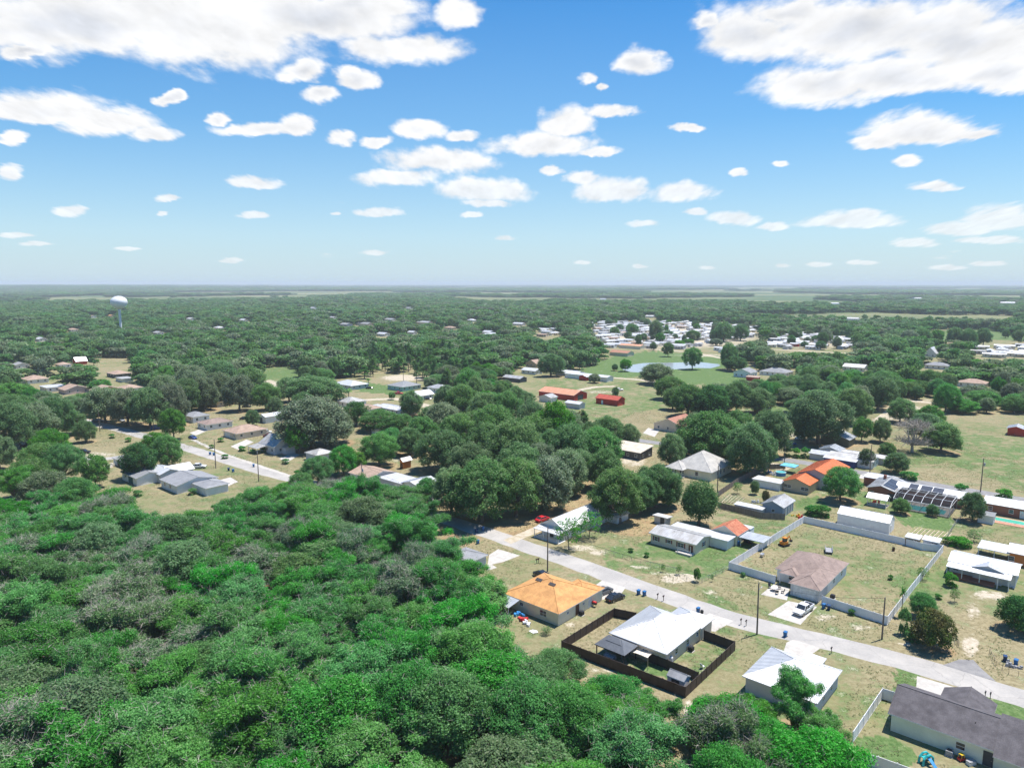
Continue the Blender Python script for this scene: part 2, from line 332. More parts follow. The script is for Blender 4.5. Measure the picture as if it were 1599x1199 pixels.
def build_ground():
    rr = np.concatenate([[0.0], np.geomspace(20, 60, 12)[:-1], np.geomspace(60, 700, 330)[:-1], np.geomspace(700, 30000, 130)])
    aa = np.radians(np.concatenate([np.linspace(-180, -46, 40)[:-1], np.linspace(-46, 46, 460)[:-1], np.linspace(46, 180, 40)[:-1]]))
    na, nr = len(aa), len(rr)
    A, Rr = np.meshgrid(aa, rr)
    X = Rr*np.sin(A); Y = Rr*np.cos(A); Z = terrain(X, Y)
    co = np.stack([X, Y, Z], -1).reshape(-1, 3)
    i = np.arange(nr-1)[:, None]*na; j = np.arange(na)[None, :]; j2 = (j+1) % na
    f = np.stack([i+j, i+na+j, i+na+j2, i+j2], -1).reshape(-1, 4)[:, ::-1]
    me = bpy.data.meshes.new('ground')
    me.vertices.add(len(co)); me.vertices.foreach_set('co', co.ravel())
    me.loops.add(f.size); me.loops.foreach_set('vertex_index', f.ravel())
    me.polygons.add(len(f)); me.polygons.foreach_set('loop_start', np.arange(len(f))*4)
    me.update(calc_edges=True)
    px, py = project(co[:, 0], co[:, 1], co[:, 2]); front = co[:, 1] > 10
    rng = np.random.default_rng(5)
    jx = px+rng.normal(0, 2.5, px.shape); jy = py+rng.normal(0, 0.8, py.shape)
    green = np.full(len(co), 0.37); sand = np.zeros(len(co)); lit = np.zeros(len(co))
    for poly, s in GREEN:
        k = seg_poly(jx, jy, poly) & front; green[k] = s
    for x, y, a, b, s in SAND:
        dd = ((px-x)/a)**2+((py-y)/b)**2
        sand = np.maximum(sand, np.where(front, s*np.clip(1.3-dd, 0, 1), 0))
    near = np.where((Rr.ravel() < 620) & front)[0]
    for x, y, r in LITTER:
        dd = ((co[near, 0]-x)**2+(co[near, 1]-y)**2)/(r*r)
        lit[near] = np.maximum(lit[near], np.clip(1.7-dd, 0, 1))
    for nm, a in (('green', green), ('sand', sand), ('litter', lit)):
        at = me.attributes.new(nm, 'FLOAT', 'POINT'); at.data.foreach_set('value', a.astype(np.float32))
    m = bpy.data.materials.new('grassland'); m.use_nodes = True
    g = N(m.node_tree)
    tc = g.n('ShaderNodeTexCoord').outputs['Object']
    at = {k: g.n('ShaderNodeAttribute', attribute_name=k).outputs['Fac'] for k in ('green', 'sand', 'litter')}
    n_big = g.noise(tc, 0.03, 4, 0.55).outputs['Fac']; n_mid = g.noise(g.vm('MULTIPLY', tc, (1.0, 1.15, 1)), 0.20, 7, 0.66).outputs['Fac']; n_fine = g.noise(tc, 1.1, 6, 0.8).outputs['Fac']
    n_vf = g.noise(tc, 4.0, 3, 0.8).outputs['Fac']
    straw = g.mix(g.ss(n_fine, 0.3, 0.7), (0.170, 0.143, 0.075), (0.345, 0.295, 0.180))
    straw = g.mix(g.m('MULTIPLY', g.ss(n_big, 0.42, 0.60), 0.45), straw, (0.180, 0.185, 0.085))
    grass = g.mix(g.ss(n_fine, 0.32, 0.68), (0.046, 0.108, 0.026), (0.140, 0.205, 0.075))
    gk = g.m('ADD', g.m('ADD', n_mid, g.m('MULTIPLY', g.m('SUBTRACT', n_fine, 0.5), 0.45)), g.m('ADD', g.m('MULTIPLY', g.m('SUBTRACT', at['green'], 0.5), 0.55), g.m('MULTIPLY', g.m('SUBTRACT', n_big, 0.5), 0.35)))
    col = g.mix(g.m('MULTIPLY', g.ss(gk, 0.40, 0.62), 0.95), straw, grass)
    sk = g.m('ADD', g.m('MULTIPLY', at['sand'], .9), g.m('ADD', g.m('MULTIPLY', g.m('SUBTRACT', n_fine, 0.5), 1.5), g.m('MULTIPLY', g.m('SUBTRACT', n_mid, 0.5), 1.9)))
    sandc = g.mix(g.ss(n_fine, .3, .7), (0.36, 0.305, 0.215), (0.54, 0.48, 0.385))
    col = g.mix(g.ss(sk, 0.38, 0.85), col, sandc)
    bare = g.m('ADD', n_mid, g.m('MULTIPLY', g.m('SUBTRACT', n_vf, 0.5), 0.5))
    col = g.mix(g.m('MULTIPLY', g.ss(bare, 0.60, 0.72), 0.7), col, (0.50, 0.43, 0.33))
    lk = g.m('ADD', at['litter'], g.m('MULTIPLY', g.m('SUBTRACT', n_fine, 0.5), 1.3))
    litc = g.mix(g.ss(n_mid, 0.4, 0.62), (0.285, 0.195, 0.110), (0.35, 0.27, 0.15))
    litc = g.mix(g.m('MULTIPLY', g.ss(n_fine, 0.52, 0.7), 0.7), litc, (0.10, 0.12, 0.04))
    col = g.mix(g.m('MULTIPLY', g.ss(lk, 0.35, 0.8), 0.9), col, litc)
    # far country: woods, fields and bare pastures in patches
    ln = g.vm('LENGTH', tc)
    fn = g.noise(g.vm('MULTIPLY', tc, (0.55, 1.0, 1)), 0.0022, 5, 0.55, 0.3).outputs['Fac']
    farc = g.mix(g.ss(fn, 0.42, 0.58), (0.075, 0.125, 0.050), (0.190, 0.200, 0.095))
    farc = g.mix(g.ss(fn, 0.60, 0.70), farc, (0.36, 0.31, 0.20))
    col = g.mix(g.ss(ln, 1100.0, 1900.0), col, farc)
    bp = g.n('ShaderNodeBump', {'Strength': 0.5, 'Distance': 0.12, 'Height': n_fine})
    b = g.n('ShaderNodeBsdfPrincipled', {'Base Color': col, 'Roughness': 0.95, 'Specular IOR Level': 0.1, 'Normal': bp.outputs[0]})
    g.n('ShaderNodeOutputMaterial', {'Surface': b.outputs[0]})
    me.materials.append(m)
    tag(ob('ground', me), kind='structure')

def terrain(x, y):
    """flat country, with a low rise far off on the left"""
    x = np.asarray(x, float); y = np.asarray(y, float); r = np.hypot(x, y); a = np.degrees(np.arctan2(x, y))
    k = np.clip((r-5200)/3500, 0, 1); k = k*k*(3-2*k)
    h = np.where(y > 0, np.exp(-((a+33)/15)**2)*24+4*np.sin(a*0.9)**2, 0)
    return k*h

CONC = mat('concrete_paving', (0.50, 0.47, 0.42), 0.9, (0.41, 0.38, 0.34), 0.9, fine=0.3, stain=.35)
def road_mat():
    m = bpy.data.materials.new('worn_road'); m.use_nodes = True; g = N(m.node_tree)
    tc = g.n('ShaderNodeTexCoord').outputs['Object']
    n1 = g.noise(tc, .25, 5, .65).outputs['Fac']; n2 = g.noise(tc, 2.5, 5, .8).outputs['Fac']; n3 = g.noise(tc, .08, 3, .5).outputs['Fac']
    col = g.mix(g.ss(n1, .32, .68), (0.41, 0.385, 0.350), (0.315, 0.30, 0.28))
    col = g.mix(g.m('MULTIPLY', g.ss(n3, .48, .56), .35), col, (0.26, 0.25, 0.24))
    col = g.mix(g.m('MULTIPLY', g.ss(n2, .35, .65), .3), col, (0.50, 0.47, 0.42))
    wv = g.vm('MULTIPLY_ADD', g.noise(tc, .8, 3).outputs['Color'], (1.4, 1.4, 0), tc)
    vo = g.n('ShaderNodeTexVoronoi', {'Vector': wv, 'Scale': .13}, feature='DISTANCE_TO_EDGE').outputs['Distance']
    col = g.mix(g.m('MULTIPLY', g.m('SUBTRACT', 1.0, g.ss(vo, .003, .010)), .30), col, (0.16, 0.15, 0.14))
    b = g.n('ShaderNodeBsdfPrincipled', {'Base Color': col, 'Roughness': .92, 'Specular IOR Level': .2})
    g.n('ShaderNodeOutputMaterial', {'Surface': b.outputs[0]}); return m
ROADM = road_mat()
ASPH = mat('old_asphalt', (0.19, 0.185, 0.185), 0.92, (0.27, 0.26, 0.25), 0.5, fine=0.4)
TRACK = mat('sandy_track', (0.50, 0.44, 0.35), 0.95, (0.36, 0.30, 0.20), 0.6, fine=0.35)

def ribbon(name, pts, width, m, z=0.004, step=3.0, wob=0.25, seed=1, kind='structure'):
    pts = [P(*p) for p in pts]; rnd = random.Random(seed); L = []; Rr = []
    cl = []
    for a, b in zip(pts, pts[1:]):
        n = max(1, int((b-a).length/step))
        for i in range(n): cl.append(a.lerp(b, i/n))
    cl.append(pts[-1])
    for _ in range(3): cl = [cl[0]]+[(cl[i-1]+cl[i]*2+cl[i+1])/4 for i in range(1, len(cl)-1)]+[cl[-1]]
    mb = MB(); vs = []; fs = []
    for i, p in enumerate(cl):
        t = (cl[min(i+1, len(cl)-1)]-cl[max(i-1, 0)]).normalized(); s = Vector((-t.y, t.x, 0))
        for q in (p-s*(width/2+rnd.uniform(-wob, wob)), p+s*(width/2+rnd.uniform(-wob, wob))): vs.append((q.x, q.y, z))
    for i in range(len(cl)-1): fs.append((2*i, 2*i+2, 2*i+3, 2*i+1)[::-1])
    mb.add(vs, fs)
    return tag(mb.build(name, m), kind=kind)
def sheet(name, pts, m, z=0.008, kind='structure'):
    q = [P(*p) for p in pts]
    ar = sum(a.x*b.y-b.x*a.y for a, b in zip(q, q[1:]+q[:1]))
    if ar < 0: q = q[::-1]
    return tag(MB().poly([(p.x, p.y, z) for p in q]).build(name, m), kind=kind)

# ------------------------------------------------------------------ buildings
GA = R_(-41.0)                                   # the street grid
def axes(a=GA): return Vector((math.cos(a), math.sin(a), 0)), Vector((-math.sin(a), math.cos(a), 0))
def wallm(n, c, **k): return mat('wall_'+n, c, 0.85, tuple(x*0.9 for x in c), 0.8, fine=0.15, **k)
def roofm(n, c, c2=None, **k): return mat('roof_'+n, c, k.pop('rough', 0.85), c2 or tuple(x*0.78 for x in c), k.pop('scale', 0.7), stain=k.pop('stain', .40), **k)
W_WHITE = wallm('white', (0.80, 0.79, 0.76)); W_GREY = wallm('grey', (0.56, 0.56, 0.56)); W_CREAM = wallm('cream', (0.80, 0.73, 0.56))
W_BEIGE = wallm('beige', (0.70, 0.59, 0.46)); W_TAN = wallm('tan', (0.58, 0.45, 0.31)); W_BRICK = wallm('brick', (0.30, 0.125, 0.085))
W_RED = wallm('red', (0.50, 0.05, 0.03)); W_BLUE = wallm('blue_grey', (0.30, 0.35, 0.42)); W_SAGE = wallm('sage', (0.72, 0.74, 0.62)); W_DARK = wallm('dark', (0.10, 0.10, 0.10))
W_ORANGE = wallm('orange', (0.60, 0.21, 0.06)); W_OLIVE = wallm('olive', (0.12, 0.13, 0.09))
MR = dict(stain=.20, rough=0.5, scale=0.9, streak=(1, 0.25, 1), spec=0.5, metal=0.45)
R_WHITE = roofm('white_metal', (0.69, 0.69, 0.69), (0.61, 0.61, 0.61), **MR); R_GALV = roofm('galvanised', (0.50, 0.52, 0.54), (0.38, 0.40, 0.41), **MR)
R_OLDW = roofm('old_white', (0.54, 0.54, 0.53), (0.38, 0.36, 0.33), **MR)
R_GREY = roofm('grey_shingle', (0.27, 0.275, 0.285), (0.215, 0.22, 0.23), fine=0.5); R_DARK = roofm('dark_shingle', (0.120, 0.110, 0.115), (0.075, 0.068, 0.072), fine=0.7)
R_BROWN = roofm('brown_shingle', (0.30, 0.225, 0.19), (0.215, 0.16, 0.137), fine=0.65); R_TAN = roofm('tan_shingle', (0.40, 0.29, 0.22), (0.31, 0.22, 0.17), fine=0.5)
R_ORANGE = roofm('orange_shingle', (0.60, 0.315, 0.115), (0.44, 0.225, 0.085), fine=0.6); R_ORM = roofm('orange_metal', (0.80, 0.235, 0.085), (0.68, 0.19, 0.07), **MR)
R_RED = roofm('red_metal', (0.58, 0.13, 0.075), (0.45, 0.09, 0.06), **MR); R_RUST = roofm('rusty', (0.36, 0.10, 0.055), (0.50, 0.22, 0.12), scale=1.6)
R_CREAM = roofm('cream_shingle', (0.47, 0.45, 0.41), (0.36, 0.35, 0.33), fine=0.4)
TRIM = mat('white_trim', (0.74, 0.74, 0.72), 0.6, (0.68, 0.68, 0.66)); TRIMD = mat('dark_trim', (0.07, 0.06, 0.055), 0.6)
GLASS = mat('window_glass', (0.025, 0.032, 0.042), 0.08, (0.04, 0.05, 0.06), 0.5, spec=0.6)
DOORW = mat('door_white', (0.80, 0.80, 0.78), 0.6); DOORB = mat('door_brown', (0.16, 0.075, 0.04), 0.6); DOORD = mat('door_dark', (0.06, 0.07, 0.08), 0.5)
CHROME = mat('dull_steel', (0.5, 0.5, 0.5), 0.35, metal=0.9); SHUT = mat('shutter_red', (0.19, 0.04, 0.035), 0.7)
SOLAR = mat('solar_mat', (0.035, 0.038, 0.05), 0.35, (0.055, 0.06, 0.075), 0.8, spec=0.5)

def roof_mesh(x0, x1, y0, y1, h, kind, axis, pitch, t=0.16, hips=None):
    mb = MB(); z = h+t
    c = [(x0,y0),(x1,y0),(x1,y1),(x0,y1)]
    lx, ly = x1-x0, y1-y0
    def ring(zz): return [(a, b, zz) for a, b in c]
    if kind == 'flat':
        mb.cur = 0; mb.poly(ring(z)); rp = pitch
        mb.cur = 1; mb.add(ring(h)+ring(z), [(3,2,1,0)]+[(i,(i+1)%4,4+(i+1)%4,4+i) for i in range(4)]); return mb
    if kind == 'shed':       # pitch > 0: rises towards +y; axis 'x' makes it rise towards +x
        rz = [0, 0, ly*pitch, ly*pitch] if axis == 'y' else [0, lx*pitch, lx*pitch, 0]
        top = [(a, b, z+r) for (a, b), r in zip(c, rz)]; bot = [(a, b, h+r) for (a, b), r in zip(c, rz)]
        mb.poly(top); mb.cur = 1; mb.add(bot+top, [(3,2,1,0)]+[(i,(i+1)%4,4+(i+1)%4,4+i) for i in range(4)]); return mb
    if kind == 'hip':
        if axis is None: axis = 'x' if lx >= ly else 'y'
        s = (ly if axis == 'x' else lx)/2; rh = s*pitch; ins = min(s, (lx if axis == 'x' else ly)/2-0.05) if hips is None else hips
        if axis == 'x': r = [(x0+ins, (y0+y1)/2, z+rh), (x1-ins, (y0+y1)/2, z+rh)]; fs = [(0,1,5,4),(1,2,5),(2,3,4,5),(3,0,4)]
        else: r = [((x0+x1)/2, y0+ins, z+rh), ((x0+x1)/2, y1-ins, z+rh)]; fs = [(0,1,4),(1,2,5,4),(2,3,5),(3,0,4,5)]
        mb.add(ring(z)+r, fs)
        mb.cur = 1; mb.add(ring(h)+ring(z), [(3,2,1,0)]+[(i,(i+1)%4,4+(i+1)%4,4+i) for i in range(4)])
        return mb
    # gable: two slabs
    if axis is None: axis = 'x' if lx >= ly else 'y'
    if axis == 'x':
        ym = (y0+y1)/2; rh = ly/2*pitch
        pr = [(y0, h), (ym, h+rh), (y1, h), (y1, h+t), (ym, h+rh+t), (y0, h+t)]
        A = [(x0, a, b) for a, b in pr]; B = [(x1, a, b) for a, b in pr]
    else:
        xm = (x0+x1)/2; rh = lx/2*pitch
        pr = [(x1, h), (xm, h+rh), (x0, h), (x0, h+t), (xm, h+rh+t), (x1, h+t)]
        A = [(a, y0, b) for a, b in pr]; B = [(a, y1, b) for a, b in pr]
    vs = A+B
    mb.add(vs, [(3,9,10,4), (4,10,11,5)])
    mb.cur = 1
    mb.add(vs, [(0,6,7,1),(1,7,8,2),(2,8,9,3),(5,11,6,0),(0,1,4,5),(1,2,3,4),(11,10,7,6),(10,9,8,7)])
    mb.f = [tuple(reversed(f)) if False else f for f in mb.f]
    return mb
def add_ribs(mb, faces, spacing=.62, r=.02, mi=0):
    """standing seams up the slope of each roof plane"""
    segs = []
    for f in faces:
        q = [Vector(p) for p in f]; nrm = (q[1]-q[0]).cross(q[2]-q[0]).normalized()
        if nrm.z < 0: nrm = -nrm
        if abs(nrm.z) > .9995: e = Vector((1, 0, 0))
        else: e = Vector((0, 0, 1)).cross(nrm).normalized()
        up = nrm.cross(e); o = q[0]; uv = [((p-o).dot(e), (p-o).dot(up)) for p in q]
        u0, u1 = min(a for a, b in uv), max(a for a, b in uv); n = int((u1-u0)/spacing)
        for i in range(1, n+1):
            u = u0+(u1-u0)*i/(n+1); hit = []
            for (a, b), (c, d_) in zip(uv, uv[1:]+uv[:1]):
                if (a-u)*(c-u) < 0: hit.append(b+(d_-b)*(u-a)/(c-a))
            if len(hit) == 2: segs.append((o+e*u+up*min(hit), o+e*u+up*max(hit), nrm))
    mb.cur = mi
    for a, b, nrm in segs:
        s_ = (b-a).cross(nrm).normalized()*r
        mb.add([a-s_, a+s_, a+nrm*.05, b-s_, b+s_, b+nrm*.05], [(0,3,5,2), (4,1,2,5), (0,2,1), (3,4,5)])
def finish_roof(mb, metal):
    top = [f for f, m_ in zip(mb.f, mb.mi) if m_ == 0]; fs = [[mb.v[i] for i in f] for f in top]
    if metal: add_ribs(mb, fs)
    # ridge and hip caps: edges shared by two roof planes
    cnt = {}
    for f in top:
        for a, b in zip(f, f[1:]+f[:1]): cnt[tuple(sorted((a, b)))] = cnt.get(tuple(sorted((a, b))), 0)+1
    mb.cur = 0
    for (a, b), c in cnt.items():
        if c == 2: mb.tube([Vector(mb.v[a])+Vector((0,0,.01)), Vector(mb.v[b])+Vector((0,0,.01))], .075, 5)
    return mb
def wall_mesh(x0, x1, y0, y1, h, kind, axis, pitch, oh, z0=0.0):
    mb = MB(); mb.box(x0, x1, y0, y1, z0, h-0.01, bottom=False)
    lx, ly = x1-x0+2*oh, y1-y0+2*oh
    if axis is None: axis = 'x' if lx >= ly else 'y'
    if kind == 'gable':
        if axis == 'x':
            ym = (y0+y1)/2; rh = ly/2*pitch; b = oh*pitch
            for x, d in ((x0, 0.12), (x1, -0.12)):
                pr = [(y0, h-0.02), (y1, h-0.02), (y1, h+b-0.02), (ym, h+rh-0.02), (y0, h+b-0.02)]
                q = [(x, a, c) for a, c in pr]+[(x+d, a, c) for a, c in pr]
                mb.add(q, [(0,1,2,3,4),(9,8,7,6,5)])
        else:
            xm = (x0+x1)/2; rh = lx/2*pitch; b = oh*pitch
            for y, d in ((y0, 0.12), (y1, -0.12)):
                pr = [(x0, h-0.02), (x1, h-0.02), (x1, h+b-0.02), (xm, h+rh-0.02), (x0, h+b-0.02)]
                q = [(a, y, c) for a, c in pr]+[(a, y+d, c) for a, c in pr]
                mb.add(q, [(0,1,2,3,4),(9,8,7,6,5)])
    if kind == 'shed':
        lo = ly*pitch if axis == 'y' else lx*pitch
        t = [(x0,y0,h),(x1,y0,h),(x1,y1,h),(x0,y1,h)]
        rz = [oh*pitch, oh*pitch, lo-oh*pitch, lo-oh*pitch] if axis == 'y' else [oh*pitch, lo-oh*pitch, lo-oh*pitch, oh*pitch]
        u = [(a, b, c+r-0.02) for (a, b, c), r in zip(t, rz)]
        mb.add([(a, b, h-0.01) for a, b, c in t]+u, [(i,(i+1)%4,4+(i+1)%4,4+i) for i in range(4)])
    return mb
_wc = {}
def window(parent, side, t, z, ww, hh, box, style='white', shut=False):
    """box = x0,x1,y0,y1 of the wall it sits in; t metres along the wall from its middle, seen from outside"""
    key = (round(ww, 2), round(hh, 2), style)
    if key not in _wc:
        f = MB(); e = 0.07
        for a in ((-ww/2, ww/2, -0.05, 0.03, 0, e), (-ww/2, ww/2, -0.05, 0.03, hh-e, hh), (-ww/2, -ww/2+e, -0.05, 0.03, e, hh-e), (ww/2-e, ww/2, -0.05, 0.03, e, hh-e),
                  (-ww/2+e, ww/2-e, -0.045, 0.03, hh/2-0.025, hh/2+0.025)): f.box(*a)
        if ww > 1.3: f.box(-0.03, 0.03, -0.046, 0.03, e, hh-e)
        f.box(-ww/2-0.06, ww/2+0.06, -0.09, 0.02, -0.06, 0)
        p = MB(); p.box(-ww/2+e, ww/2-e, -0.02, 0.03, e, hh-e)
        fm = TRIM if style == 'white' else TRIMD
        _wc[key] = (f.mesh('window', fm), p.mesh('pane', GLASS))
    x0, x1, y0, y1 = box
    loc, rz = {'F': (((x0+x1)/2+t, y0), 0), 'R': ((x1, (y0+y1)/2+t), math.pi/2), 'B': (((x0+x1)/2-t, y1), math.pi), 'L': ((x0, (y0+y1)/2-t), -math.pi/2)}[side]
    o = ob('window', _wc[key][0], parent, (*loc, z), rz); ob('pane', _wc[key][1], o)
    if shut:
        for s in (-1, 1): MB().box(s*(ww/2+0.2)-0.17, s*(ww/2+0.2)+0.17, -0.035, 0.02, 0, hh).build('shutter', SHUT, o)
    return o
_dc = {}
def door(parent, side, t, ww, hh, box, m=None, name='door', handle=True):
    m = m or DOORW; key = (ww, hh, m.name)
    if key not in _dc:
        d = MB(); d.box(-ww/2, ww/2, -0.04, 0.03, 0.02, hh)
        nr, nc = (4, max(2, int(ww/0.7))) if ww > 2 else (3, 2 if ww < 1.3 else 4)
        for r in range(nr):
            for c in range(nc):
                a = -ww/2+ww*(c+0.12)/nc; b = -ww/2+ww*(c+0.88)/nc
                d.box(a, b, -0.055, -0.03, hh*(r+0.14)/nr, hh*(r+0.86)/nr)
        for s in (-1, 1): d.box(s*(ww/2+0.05)-0.05, s*(ww/2+0.05)+0.05, -0.06, 0.02, 0.0, hh+0.02)
        d.box(-ww/2-0.1, ww/2+0.1, -0.061, 0.02, hh+0.02, hh+0.12)
        _dc[key] = d.mesh(name, m)
    x0, x1, y0, y1 = box
    loc, rz = {'F': (((x0+x1)/2+t, y0), 0), 'R': ((x1, (y0+y1)/2+t), math.pi/2), 'B': (((x0+x1)/2-t, y1), math.pi), 'L': ((x0, (y0+y1)/2-t), -math.pi/2)}[side]
    o = ob(name, _dc[key], parent, (*loc, 0.03), rz)
    if handle: MB().box(ww/2-0.16, ww/2-0.06, -0.10, -0.04, hh*0.46, hh*0.46+0.05).build('handle', CHROME, o)
    return o
def span(A, B, C, h, L, Wd, snap):
    """near-left eave A, near-right eave B, far-right eave C (photo pixels) -> centre of the front edge, angle, length, depth"""
    if A and B:
        a, b = P(*A, h), P(*B, h); v = b-a; ang = math.atan2(v.y, v.x)
        if snap:
            k = round((ang-GA)/(math.pi/2)); g = GA+k*math.pi/2
            if abs(ang-g) < R_(24): ang = g
        ax, ay = axes(ang); L = L or v.dot(ax); m0 = b
    else:
        ang = GA if snap in (True, None) else snap
        ax, ay = axes(ang); m0 = P(*(B or A), h)
        if not L and C is None: raise ValueError
        if A: m0 = m0+ax*L
    if C: Wd = (P(*C, h)-m0).dot(ay)
    return m0-ax*(L/2), ang, L, Wd
def house(name, label, cat, A=None, B=None, C=None, L=None, W=None, h=2.6, roof='gable', axis=None, pitch=0.33, oh=0.45, wall=None, rf=None, trim=None, wins='auto', doors=(), snap=True, group=None, hips=None, shut=False):
    o, ang, L, W = span(A, B, C, h, L, W, snap)
    L = max(L, 2.0); W = max(W, 2.0)
    r = empty(name, (o.x, o.y, 0), ang); tag(r, label, cat, group)
    box = (-L/2+oh, L/2-oh, oh, W-oh)
    wall_mesh(*box, h, roof, axis, pitch, oh).build('wall', wall, r)
    rm = roof_mesh(-L/2, L/2, 0, W, h, roof, axis, pitch, hips=hips)
    if math.hypot(o.x, o.y) < 420: finish_roof(rm, rf in (R_WHITE, R_OLDW, R_GALV, R_ORM, R_RED))
    rm.build('roof', [rf, trim or TRIM], r)
    if wins == 'auto':
        for side, ln in (('F', L-2*oh), ('R', W-2*oh), ('L', W-2*oh)):
            n = int((ln-1)/3.3)
            for i in range(n):
                if n and not any(dd[0] == side and abs(dd[1]-((i+0.5)/n-0.5)*ln) < dd[2]/2+0.9 for dd in doors): window(r, side, ((i+0.5)/n-0.5)*ln, 1.0, 1.1, 1.15, box, shut=shut)
    else:
        for wn in wins or (): window(r, wn[0], wn[1], wn[2], wn[3], wn[4], box, shut=shut)
    for dd in doors: door(r, dd[0], dd[1], dd[2], dd[3] if len(dd) > 3 else 2.05, box, dd[4] if len(dd) > 4 else None, 'garage_door' if dd[2] > 2 else 'door')
    HS[label] = (r, L, W, h, box)
    return r, L, W, box
HS = {}
def wing(r, x0, x1, y0, y1, h, roof='gable', axis=None, pitch=0.33, oh=0.4, wall=None, rf=None, trim=None, names=('wing_wall', 'wing_roof'), hips=None, posts=None, wins=()):
    if wall is not None:
        wall_mesh(x0+oh, x1-oh, y0+oh, y1-oh, h, roof, axis, pitch, oh).build(names[0], wall, r)
        for wn in wins: window(r, wn[0], wn[1], wn[2], wn[3], wn[4], (x0+oh, x1-oh, y0+oh, y1-oh))
    finish_roof(roof_mesh(x0, x1, y0, y1, h, roof, axis, pitch, t=0.12, hips=hips), rf in (R_WHITE, R_OLDW, R_GALV, R_ORM, R_RED)).build(names[1], [rf, trim or TRIM], r)
    if posts:
        for (px, py) in posts:
            zz = h+(pitch*(py-y0) if roof == 'shed' and axis == 'y' else 0)
            MB().box(px-0.07, px+0.07, py-0.07, py+0.07, 0, zz-0.01).build('post', TRIM, r)
    return r
def to_local(r, px, py, z=0.0):
    p = P(px, py, z)-Vector((r.location.x, r.location.y, 0)); a = -r.rotation_euler.z
    return (p.x*math.cos(a)-p.y*math.sin(a), p.x*math.sin(a)+p.y*math.cos(a))
def vents(r, pts, m=None):
    for (x, y, z) in pts: MB().cyl(x, y, z-0.3, z+0.25, 0.07, n=6).build('vent_pipe', m or TRIMD, r)
# ------------------------------------------------------------------ vehicles
def paint(n, c, r=0.3): return mat('paint_'+n, c, r, tuple(x*0.92 for x in c), 0.5, spec=0.6)
PAINT = dict(white=paint('white', (0.72,0.72,0.72)), black=paint('black', (0.020,0.021,0.024), .2), red=paint('red', (0.55,0.02,0.03)), blue=paint('blue', (0.03,0.07,0.26)),
             grey=paint('grey', (0.10,0.105,0.11)), silver=paint('silver', (0.42,0.43,0.44)), maroon=paint('maroon', (0.12,0.02,0.025)), orange=paint('orange', (0.62,0.17,0.02)))
TYRE = mat('tyre_rubber', (0.02,0.02,0.02), 0.9); LAMP = mat('lamp_lens', (0.75,0.75,0.72), 0.15, spec=0.7); TAIL = mat('tail_lens', (0.35,0.01,0.01), 0.2); BLACKP = mat('black_plastic', (0.02,0.02,0.022), 0.55)
CARS = {  # length, half width, body stations (x, z bottom, z top, half width factor), cabin (x0 base, x0 roof, x1 roof, x1 base, z base, z roof)
 'sedan': (4.75, 0.91, [(-2.37,.42,.72,.80),(-2.2,.28,.90,.93),(-1.5,.22,.96,1),(0,.2,.95,1),(1.0,.22,.93,1),(2.0,.26,.80,.94),(2.3,.36,.66,.80)], (-1.75,-1.05,0.35,1.15,.93,1.43)),
 'suv': (4.8, 0.95, [(-2.4,.50,.95,.84),(-2.25,.36,1.08,.95),(-1.5,.28,1.10,1),(0,.26,1.09,1),(1.1,.28,1.06,1),(2.1,.34,.96,.95),(2.4,.45,.78,.82)], (-2.28,-1.95,0.25,1.1,1.06,1.74)),
 'pickup': (5.8, 1.0, [(-2.9,.60,1.12,.95),(-2.7,.45,1.14,1),(-1.0,.40,1.14,1),(1.3,.40,1.14,1),(2.5,.44,1.06,.97),(2.88,.55,.88,.86)], (-0.95,-0.8,0.65,1.35,1.12,1.86)),
}
_cc = {}
